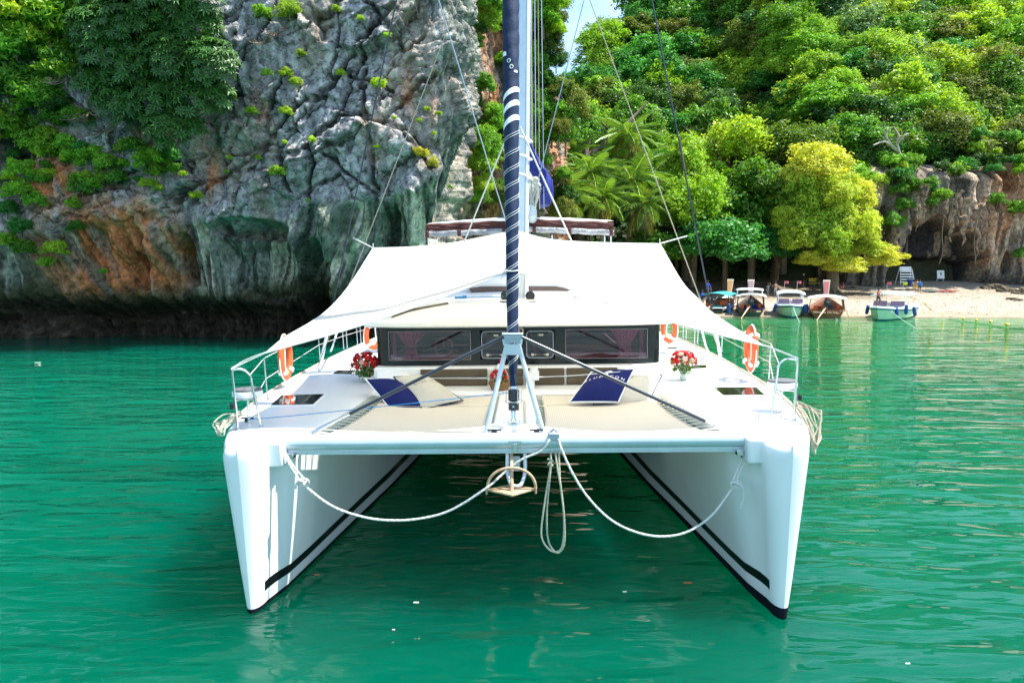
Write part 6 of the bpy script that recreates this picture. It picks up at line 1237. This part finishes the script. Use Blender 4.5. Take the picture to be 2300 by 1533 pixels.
def longtail(loc, yaw, B_, label, hullm, lowm, roof, prow, L_=9.5, seats='pillownavy', engine=True, cabin=False, roof2=None, roofh=1.75):
    """stern towards the viewer; the high prow stands at the far end"""
    t_ = thing('longtail_boat', label, 'boat', loc); t_.rotation_euler = (0, 0, yaw); rows = []; nst = 16; mb = MB()
    for i in range(nst+1):
        t = i/nst; w = B_/2*(.80+.20*math.sin(math.pi*min(1, t*1.3)/1.0*.5) if t < .5 else 1-((t-.5)/.5)**2.2*.97); sh = .62+.35*(1-t)**4*0+.9*max(0, (t-.55)/.45)**2; prof = [(w, sh), (w*.94, sh*.62), (w*.80, .16), (w*.5, -.12), (0, -.22)]
        row = [Vector((x, t*L_, z)) for x, z in prof]; row += [Vector((-p.x, p.y, p.z)) for p in reversed(row[:-1])]; rows.append(row)
    b = 0
    for r_ in rows: mb.v += [tuple(p) for p in r_]
    for i in range(nst):
        for j in range(8): mb.f.append((i*9+j, i*9+j+1, (i+1)*9+j+1, (i+1)*9+j)); mb.m.append(1 if 1 <= j <= 6 else 0)
    mb.f.append(tuple(j for j in range(1, 8))); mb.m.append(1); o = local(mb.build('hull', [M[hullm], M[lowm]], t_, smooth=35)); md = o.modifiers.new('t', 'SOLIDIFY'); md.thickness = .05; md.offset = -1
    mb = MB()
    for sd in (-1, 1): mb.tube([Vector((sd*abs(r_[0].x), r_[0].y, r_[0].z)) for r_ in rows], .055, 6)
    mb.tube([(-B_*.40, 0, .60), (B_*.40, 0, .60)], .05, 6); local(mb.build('gunwale', M[hullm], t_, smooth=True)); mb = MB(); mb.grid([[Vector((r_[2].x*u*.9, r_[2].y, .12)) for u in (-1, 0, 1)] for r_ in rows[:13]]); local(mb.build('floor', M['wood'], t_))
    for k, y in enumerate((1.2, 2.3, 3.4, 4.6)): mb = MB(); mb.box((0, y, .50), (B_*.84, .28, .06)); mb.box((0, y+.1, .64), (B_*.5, .08, .28)); local(mb.build('bench', M[seats], t_, bevel=.02))
    w = B_*.46; y0_, y1_ = 1.0, 6.3
    for sd in (-1, 1):
        for y in (y0_, (y0_+y1_)/2, y1_): mb = MB(); mb.tube([(sd*w, y, .6), (sd*w*.9, y, roofh-.05)], .035, 6); local(mb.build('roof_post', M['wood'], t_))
    rr = [[Vector((u*w*1.12, y, roofh-.10+.30*math.cos(u*1.35))) for u in np.linspace(-1, 1, 11)] for y in np.linspace(y0_-.2, y1_, 6)]
    mb = MB(); mb.grid(rr); o = local(mb.build('roof', M[roof], t_, smooth=True)); md = o.modifiers.new('t', 'SOLIDIFY'); md.thickness = .05
    if roof2:
        mb = MB(); mb.grid([[Vector((u*w*1.0-.1, y, roofh+.50+.10*math.cos(u*1.35))) for u in np.linspace(-1, 1, 9)] for y in (2.8, 4, 6.8)]); o = local(mb.build('upper_roof', M[roof2], t_, smooth=True)); o.modifiers.new('t', 'SOLIDIFY').thickness = .08
        for sd in (-1, 1): mb = MB(); mb.tube([(sd*w*.9-.1, 2.9, roofh+.1), (sd*w*.9-.1, 2.9, roofh+.55)], .03, 6); local(mb.build('roof_post', M['white'], t_))
    if cabin:
        mb = MB(); mb.box((.1, 3.6, .95), (B_*.86, 3.4, .75)); local(mb.build('cabin_side', M['wood'], t_)); mb = MB(); mb.box((.1+B_*.2, 1.88, 1.0), (.5, .04, .4)); local(mb.build('cabin_curtain', M['orange'], t_))
    for k in range(4): mb = MB(); mb.box((B_*(-.28+.19*k), 1.3+.7*k, .80), (.34, .16, .42), rot=(.2, .1*k, .3*k)); local(mb.build('life_jacket', M['orange' if k != 2 else 'fender'], t_, bevel=.05))
    mb = MB(); mb.tube([(-B_*.5, 1.4, .55), (-B_*.56, 1.35, .1)], .03, 6); mb.tube([(B_*.5, 2.0, .6), (B_*.58, 2.0, .05)], .025, 6); local(mb.build('side_rope', M['tan'], t_))
    # prow board
    e = rows[-1][0]; mb = MB(); mb.prism([Vector((-.17, L_-.1, .9)), Vector((.17, L_-.1, .9)), Vector((.33, L_+.75, 3.05)), Vector((-.33, L_+.75, 3.05))], (0, .10, .03)); pb = local(mb.build('prow_board', M['ivory'], t_, bevel=.02)); mb = MB(); mb.prism([Vector((-.11, L_+.06, 1.35)), Vector((.11, L_+.06, 1.35)), Vector((.25, L_+.66, 2.93)), Vector((-.25, L_+.66, 2.93))], (0, -.03, .01)); local(mb.build('prow_panel', prow, t_))
    if engine:
        mb = MB(); mb.box((0, .25, 1.22), (.50, .55, .36)); mb.lathe([(.16, 0), (.22, .08), (.22, .2), (.1, .26)], (0, -.06, 1.25), 12, axis='Y'); mb.box((0, .2, 1.50), (.34, .3, .2)); eg = local(mb.build('engine', M['dark'], t_, smooth=True, bevel=.03))
        for sd in (-1, 1): mb = MB(); mb.tube([(sd*.2, .2, 1.4), (sd*.38, .1, 1.62)], .03, 6); local(mb.build('exhaust', M['steel'], t_))
        mb = MB(); mb.tube([(0, .1, 1.0), (-.45, -.9, .35), (-.75, -1.7, -.05)], .035, 6); mb.tube([(-.12, .1, .95), (-.62, -1.2, .15)], .03, 6); local(mb.build('propeller_shaft', M['bronze'], t_, smooth=True))
        mb = MB(); mb.tube([(0, .1, .3), (0, .15, 1.1)], .06, 8); local(mb.build('engine_post', M['wood'], t_))
    return t_
def W0(px, py): p = G(px, py, 0); return (p.x, p.y, 0)
speedboat(W0(1777, 714), R(-20), 2.5, 'small white speedboat with canopy and blue chevron bow, between the two wooden longtail boats', [(-1.3, 1.6, .75, .25), (1.15, 1.5, .72), (1.32, 2.2, .72)], [(-.55, 'flagred'), (.5, 'flagred')])
sb5 = speedboat(W0(1972, 721), R(-42), 2.9, 'larger white speedboat nearest the cave, a man in a vest standing on its bow', [(-1.5, 2.6, .75, .15), (1.0, 1.3, .82, -.2), (1.5, 2.2, .9), (1.9, 3.2, .72, -.2)], [(-.3, 'flagred'), (.9, 'flagyellow')])
longtail(W0(1685, 711), R(-19), 2.6, 'dark wooden longtail boat with white canopy and navy seats, its stern to the bay', 'darkwood', 'darkgreen', 'white', mat('prow_lilac', (.45, .28, .30), .6), roof2='white')
longtail(W0(1856, 715), R(-24), 3.1, 'brown wooden longtail boat with round white canopy and a red prow board', 'wood', 'wood', 'white', mat('prow_red', (.55, .16, .16), .6), seats='wood', roofh=1.62)
longtail(W0(1600, 706), R(-26), 2.5, 'longtail boat with turquoise canopy, partly behind the right edge of the awning', 'white', 'darkgreen', 'turq', mat('prow_orange', (.65, .36, .12), .6), cabin=True, seats='turq')
fb = thing('fender', 'blue fender hung on the turquoise canopied boat', 'fender', P(1637, 693, 59.5)); fender(fb, (0, 0, 0), L_=.9)
# mooring lines
for a, b_, lb in (((1781, 688, 58), (1796, 722, 54.5), 'pale mooring line running down from the bow of the small white speedboat'), ((2000, 697, 55), (2058, 738, 49), 'pale mooring line running down from the bow of the larger white speedboat'), ((1870, 705, 59), (1885, 722, 56), 'thin stern line of the brown longtail boat')):
    A_, B_ = P(*a), P(*b_); B_.z = -.05; t_ = thing('mooring_line', lb, 'line', A_); mb = MB(); mb.tube([A_, A_.lerp(B_, .5)+Vector((0, 0, -.08)), B_], .02, 5); mb.build('line', M['nrope'], t_, smooth=True)
# people
def bz(px, py):                          # where a photo pixel meets the sand
    for Y_ in np.arange(55, 100, .25):
        p = P(px, py, Y_)
        if float(beach_z(np.array(p.x), np.array(Y_))) >= p.z: return Vector((p.x, Y_, float(beach_z(np.array(p.x), np.array(Y_)))))
    return P(px, py, 88)
M['shirtblue'] = mat('shirt_blue', (.02, .20, .60), .8); M['short_black'] = mat('shorts_black', (.01, .01, .015), .8); M['pale'] = mat('pale_cloth', (.50, .48, .50), .8); M['greydress'] = mat('grey_dress', (.10, .11, .12), .8); M['royal'] = mat('royal_blue', (.01, .05, .40), .8); M['vest'] = mat('red_vest', (.35, .08, .07), .8); M['purple'] = mat('plum_cloth', (.30, .03, .10), .8)
figure('person in a short grey dress shading their eyes with one raised arm', bz(1724, 668), 1.65, 'armup', .3, 'greydress', 'greydress', female=True)
figure('bare chested person in pale shorts with hands on hips beside the grey dress', bz(1741, 666), 1.75, 'hips', 0, None, 'pale')
figure('person in dark clothes and a white cap beside the yellow bench', bz(1804, 645), 1.7, 'stand', 1.0, 'short_black', 'short_black', hat='white')
figure('person in a pale swimsuit left of the yellow shorts', bz(2052, 658), 1.62, 'stand', 2.6, 'pale', 'skin', female=True)
figure('person in yellow shorts between two bathers near the lifeguard chair', bz(2058, 659), 1.72, 'stand', 3.0, None, 'yellow')
figure('person in a bright blue shirt and black shorts', bz(2065, 660), 1.7, 'stand', 2.2, 'shirtblue', 'short_black')
bp5 = Vector(W0(1972, 721))+Matrix.Rotation(R(-42), 3, 'Z') @ Vector((-.55, 1.9, 1.02)); figure('man in a red vest hauling a line on the bow of the larger speedboat', bp5, 1.62, 'pull', .4, 'vest', 'short_black', skin='skindark')
b1 = Vector(W0(1594, 704)); figure('person in royal blue sitting on the turquoise canopy boat', b1+Vector((.6, 3.0, 1.85)), 1.65, 'sit', .2, 'royal', 'royal', skin='skindark'); figure('dark haired person in navy at the stern of the turquoise canopy boat', b1+Vector((-.65, .35, .55)), 1.65, 'stand', .2, 'royal', 'short_black', skin='skindark'); figure('bare backed person leaning at the stern of the turquoise canopy boat', b1+Vector((.05, -.1, .15)), 1.7, 'stand', 3.1, None, 'short_black', skin='skindark')
figure('person in red sitting on the shaded sand behind the turquoise boat', bz(1645, 655), 1.6, 'sit', .5, 'vest', 'vest'); figure('person with a pale sun hat behind the dark longtail boat', bz(1686, 648), 1.6, 'sit', 0, 'pale', 'pale', hat='ivory')
figure('person in plum clothes crouching on the sand under the swing', bz(1893, 652), 1.5, 'sit', -1.2, 'purple', 'purple'); figure('person in dark red standing in the shade by the swing', bz(1900, 636), 1.65, 'stand', 0, 'vest', 'short_black', skin='skindark')
# lifeguard chair
f = bz(2034, 640); t_ = thing('lifeguard_chair', 'white wooden lifeguard chair on the sand in front of the cave', 'lifeguard chair', f)
for sd in (-1, 1):
    mb = MB(); mb.tube([(sd*.95, -.5, 0), (sd*.72, .1, 2.1)], .045, 6); local(mb.build('leg', M['white'], t_)); mb = MB(); mb.tube([(sd*.95, .8, 0), (sd*.72, .3, 2.2)], .045, 6); local(mb.build('leg', M['white'], t_))
for k in range(5): z = .35+.34*k; mb = MB(); mb.box((0, -.5+.6*z/2.1-.04, z), (1.85-.2*z, .07, .15)); local(mb.build('slat', M['white'], t_))
mb = MB(); mb.box((0, .28, 2.05), (1.5, .05, .55)); local(mb.build('backrest', M['white'], t_)); mb = MB(); mb.box((0, 0, 1.72), (1.45, .5, .06)); local(mb.build('seat', M['white'], t_))
bn_ = thing('rubbish_bin', 'dark blue bin at the foot of the lifeguard chair', 'bin', bz(2044, 642)); mb = MB(); mb.lathe([(.28, 0), (.36, .75), (.38, .8), (.3, .82)], (0, 0, 0), 14); local(mb.build('barrel', M['fender'], bn_, smooth=40))
f = bz(2118, 634); t_ = thing('notice_board', 'white notice board leaning on posts inside the cave mouth', 'sign', f+Vector((0, .6, 0))); mb = MB(); mb.box((0, 0, 1.0), (.95, .06, 1.1), rot=(R(-10), 0, 0)); local(mb.build('board', M['white'], t_))
mb = MB(); mb.box((0, -.045, 1.05), (.16, .02, .26), rot=(R(-10), 0, 0)); mb.box((0, -.05, 1.25), (.45, .02, .05), rot=(R(-10), 0, 0)); local(mb.build('printed_mark', M['teal'], t_))
for sd in (-1, 1): mb = MB(); mb.tube([(sd*.4, .05, 0), (sd*.4, .02, 1.1)], .03, 6); local(mb.build('post', M['white'], t_))
f = bz(1825, 643); t_ = thing('bench', 'yellow and black bench in the shade left of the thick trunk', 'bench', f)
for z, y in ((.95, .12), (.72, .12), (.42, -.05), (.42, -.3)): mb = MB(); mb.box((0, y, z), (1.5, .06 if z > .5 else .2, .14 if z > .5 else .05)); local(mb.build('slat', M['yellow'], t_))
for sd in (-1, 1): mb = MB(); mb.box((sd*.68, 0, .5), (.10, .5, 1.0)); local(mb.build('leg', M['dark'], t_))
# swing
f = bz(1902, 640); t_ = thing('swing', 'rope swing hanging from the yellow-green tree', 'swing', f)
for sd in (-1, 1): mb = MB(); mb.tube([(sd*.28, 0, .5), (sd*.3, 0, 3.4)], .03, 6); local(mb.build('swing_rope', M['ivory'], t_))
mb = MB(); mb.box((0, 0, .5), (.7, .22, .05)); local(mb.build('seat', M['wood'], t_))
# gear lying on the sand
for px_, m_, lb, L_ in ((2090, 'darkgreen', 'green canoe lying on the sand right of the bathers', 2.4), (2128, 'vest', 'red kayak lying on the sand right of the green canoe', 2.6)):
    f = bz(px_, 657); t_ = thing('kayak', lb, 'kayak', f+Vector((0, 0, .16))); mb = MB(); mb.tube([(-L_/2, 0, .12), (-L_*.38, 0, .04), (-L_*.15, 0, 0), (L_*.15, 0, 0), (L_*.38, 0, .04), (L_/2, 0, .12)], [.03, .17, .26, .26, .17, .03], 10, flat=.6); local(mb.build('kayak_hull', M[m_], t_, smooth=True)); mb = MB(); mb.box((0, 0, .15), (L_*.3, .3, .08)); local(mb.build('cockpit', M['dark'], t_, bevel=.03))
for i, (a, b_, s_) in enumerate(((1965, 634, .7), (1990, 636, .45), (1940, 640, .35), (2283, 674, .7), (2262, 655, .8), (2225, 648, .9), (2300, 660, 1.0), (1915, 648, .3))):
    f = bz(a, b_); me_ = bpy.data.meshes.new('boulder'); import bmesh; bm = bmesh.new(); bmesh.ops.create_icosphere(bm, subdivisions=3, radius=1)
    for v in bm.verts: k = 1+.25*math.sin(v.co.x*3+i)+.2*math.sin(v.co.y*4+i*2)+.12*math.sin(v.co.z*9+v.co.x*7); v.co *= k
    bm.to_mesh(me_); bm.free(); me_.materials.append(M['rockpale']); o = link(bpy.data.objects.new('boulder', me_)); o.location = f; o.scale = (s_*1.2, s_, s_*(.75 if i != 3 else .35)); me_.shade_flat()
    tag(o, ['brown boulder in front of the dark cave edge, tallest of the left ones', 'small boulder just left of the lifeguard chair', 'low boulder near the swing', 'flat mossy rock lying alone on the sand at the right', 'boulder at the foot of the right rock wall, middle one', 'boulder at the foot of the right rock wall, left one', 'boulder at the foot of the right rock wall, at the picture edge', 'smallest stone on the sand near the swing'][i], 'boulder')
# buoy line
pts = []
BL = ['in front of the blue shirt', 'where the sand turns wet', 'at the water edge', 'just off the sand', 'fourth from the right end', 'third from the right end', 'second from the right end', 'largest and last at the right end', 'beyond the larger speedboat']
for i, (a, b_) in enumerate(((2056, 672), (2079, 684), (2091, 697), (2118, 709), (2163, 717), (2193, 720), (2225, 724), (2262, 731), (2040, 668))):
    f = bz(a, b_) if b_ < 704 else Vector(W0(a, b_)); o = thing('buoy', 'yellow float of the swimming line '+BL[i], 'buoy', f, 'yellow floats of the swimming line'); r_ = .12+.03*(i == 7); mb = MB(); mb.lathe([(r_*q, r_*w) for q, w in ((.3, -.95), (.75, -.65), (1, 0), (.75, .65), (.3, .95))], (0, 0, r_*.6), 12); local(mb.build('float', M['yellow'], o, smooth=True)); pts.append(f+Vector((0, 0, .04)))
pts = [pts[-1]]+pts[:-1]+[Vector(W0(2330, 742))]; t_ = thing('float_line', 'thin line joining the yellow floats', 'line', pts[0]); mb = MB(); mb.tube(pts, .02, 4); mb.build('line', M['tan'], t_)
# drifting leaves and scraps
M['deadleaf'] = mat('dead_leaf', (.42, .16, .05), .7); M['foam'] = mat('white_scrap', (.7, .7, .6), .7)
for i, (a, b_, s_, m_, lb) in enumerate(((1545, 1308, .07, 'deadleaf', 'orange dead leaf floating between the hulls, right of centre'), (712, 1290, .045, 'deadleaf', 'small reddish leaf floating beside the left hull'), (2039, 1489, .03, 'foam', 'small pale scrap floating at the lower right'), (85, 814, .16, 'foam', 'white scrap floating under the left cliff'), (1403, 1328, .03, 'foam', 'tiny pale scrap floating below the hanging rope'), (935, 1352, .04, 'foam', 'pale leaf scrap floating left of centre'), (884, 1413, .02, 'foam', 'tiny pale scrap floating in the foreground'))):
    f = G(a, b_, .006); g = random.Random(i); n_ = 9; mb = MB(); ring = [f+Vector((math.cos(t)*s_*(1 if k % 2 else .85), math.sin(t)*s_*.45, .004*math.sin(3*t))) for k, t in enumerate(np.linspace(0, 6.283, n_+1)[:-1])]; mb.prism(ring, (0, 0, .003)); o = mb.build('floating_leaf' if m_ == 'deadleaf' else 'floating_scrap', M[m_]); tag(o, lb, 'leaf' if m_ == 'deadleaf' else 'scrap')
# ================================================================== the boat and what rides on it take their heading and heel
for o in BOAT: o.matrix_basis = MB_ @ o.matrix_basis

# things of one kind and look are told apart by their order from the left
ORD = ['leftmost', 'second from left', 'third from left', 'fourth from left', 'fifth from left', 'sixth from left', 'seventh from left', 'eighth from left', 'ninth from left', 'tenth from left']
bylab = {}
for o in scene.objects:
    if o.parent is None and 'category' in o.keys() and o.get('label'): bylab.setdefault(o['label'], []).append(o)
for lab, os_ in bylab.items():
    if 2 <= len(os_) <= 10:
        kx = lambda o: float(px_of(o.location.x, max(1, o.location.y), o.location.z)[0])
        os_.sort(key=kx)
        if len(lab.split()) > 12: continue
        for i, o in enumerate(os_): o['label'] = f"{ORD[i] if i < len(os_)-1 or i < 1 else 'rightmost'}: {lab}" if i < len(os_)-1 else f"rightmost: {lab}"
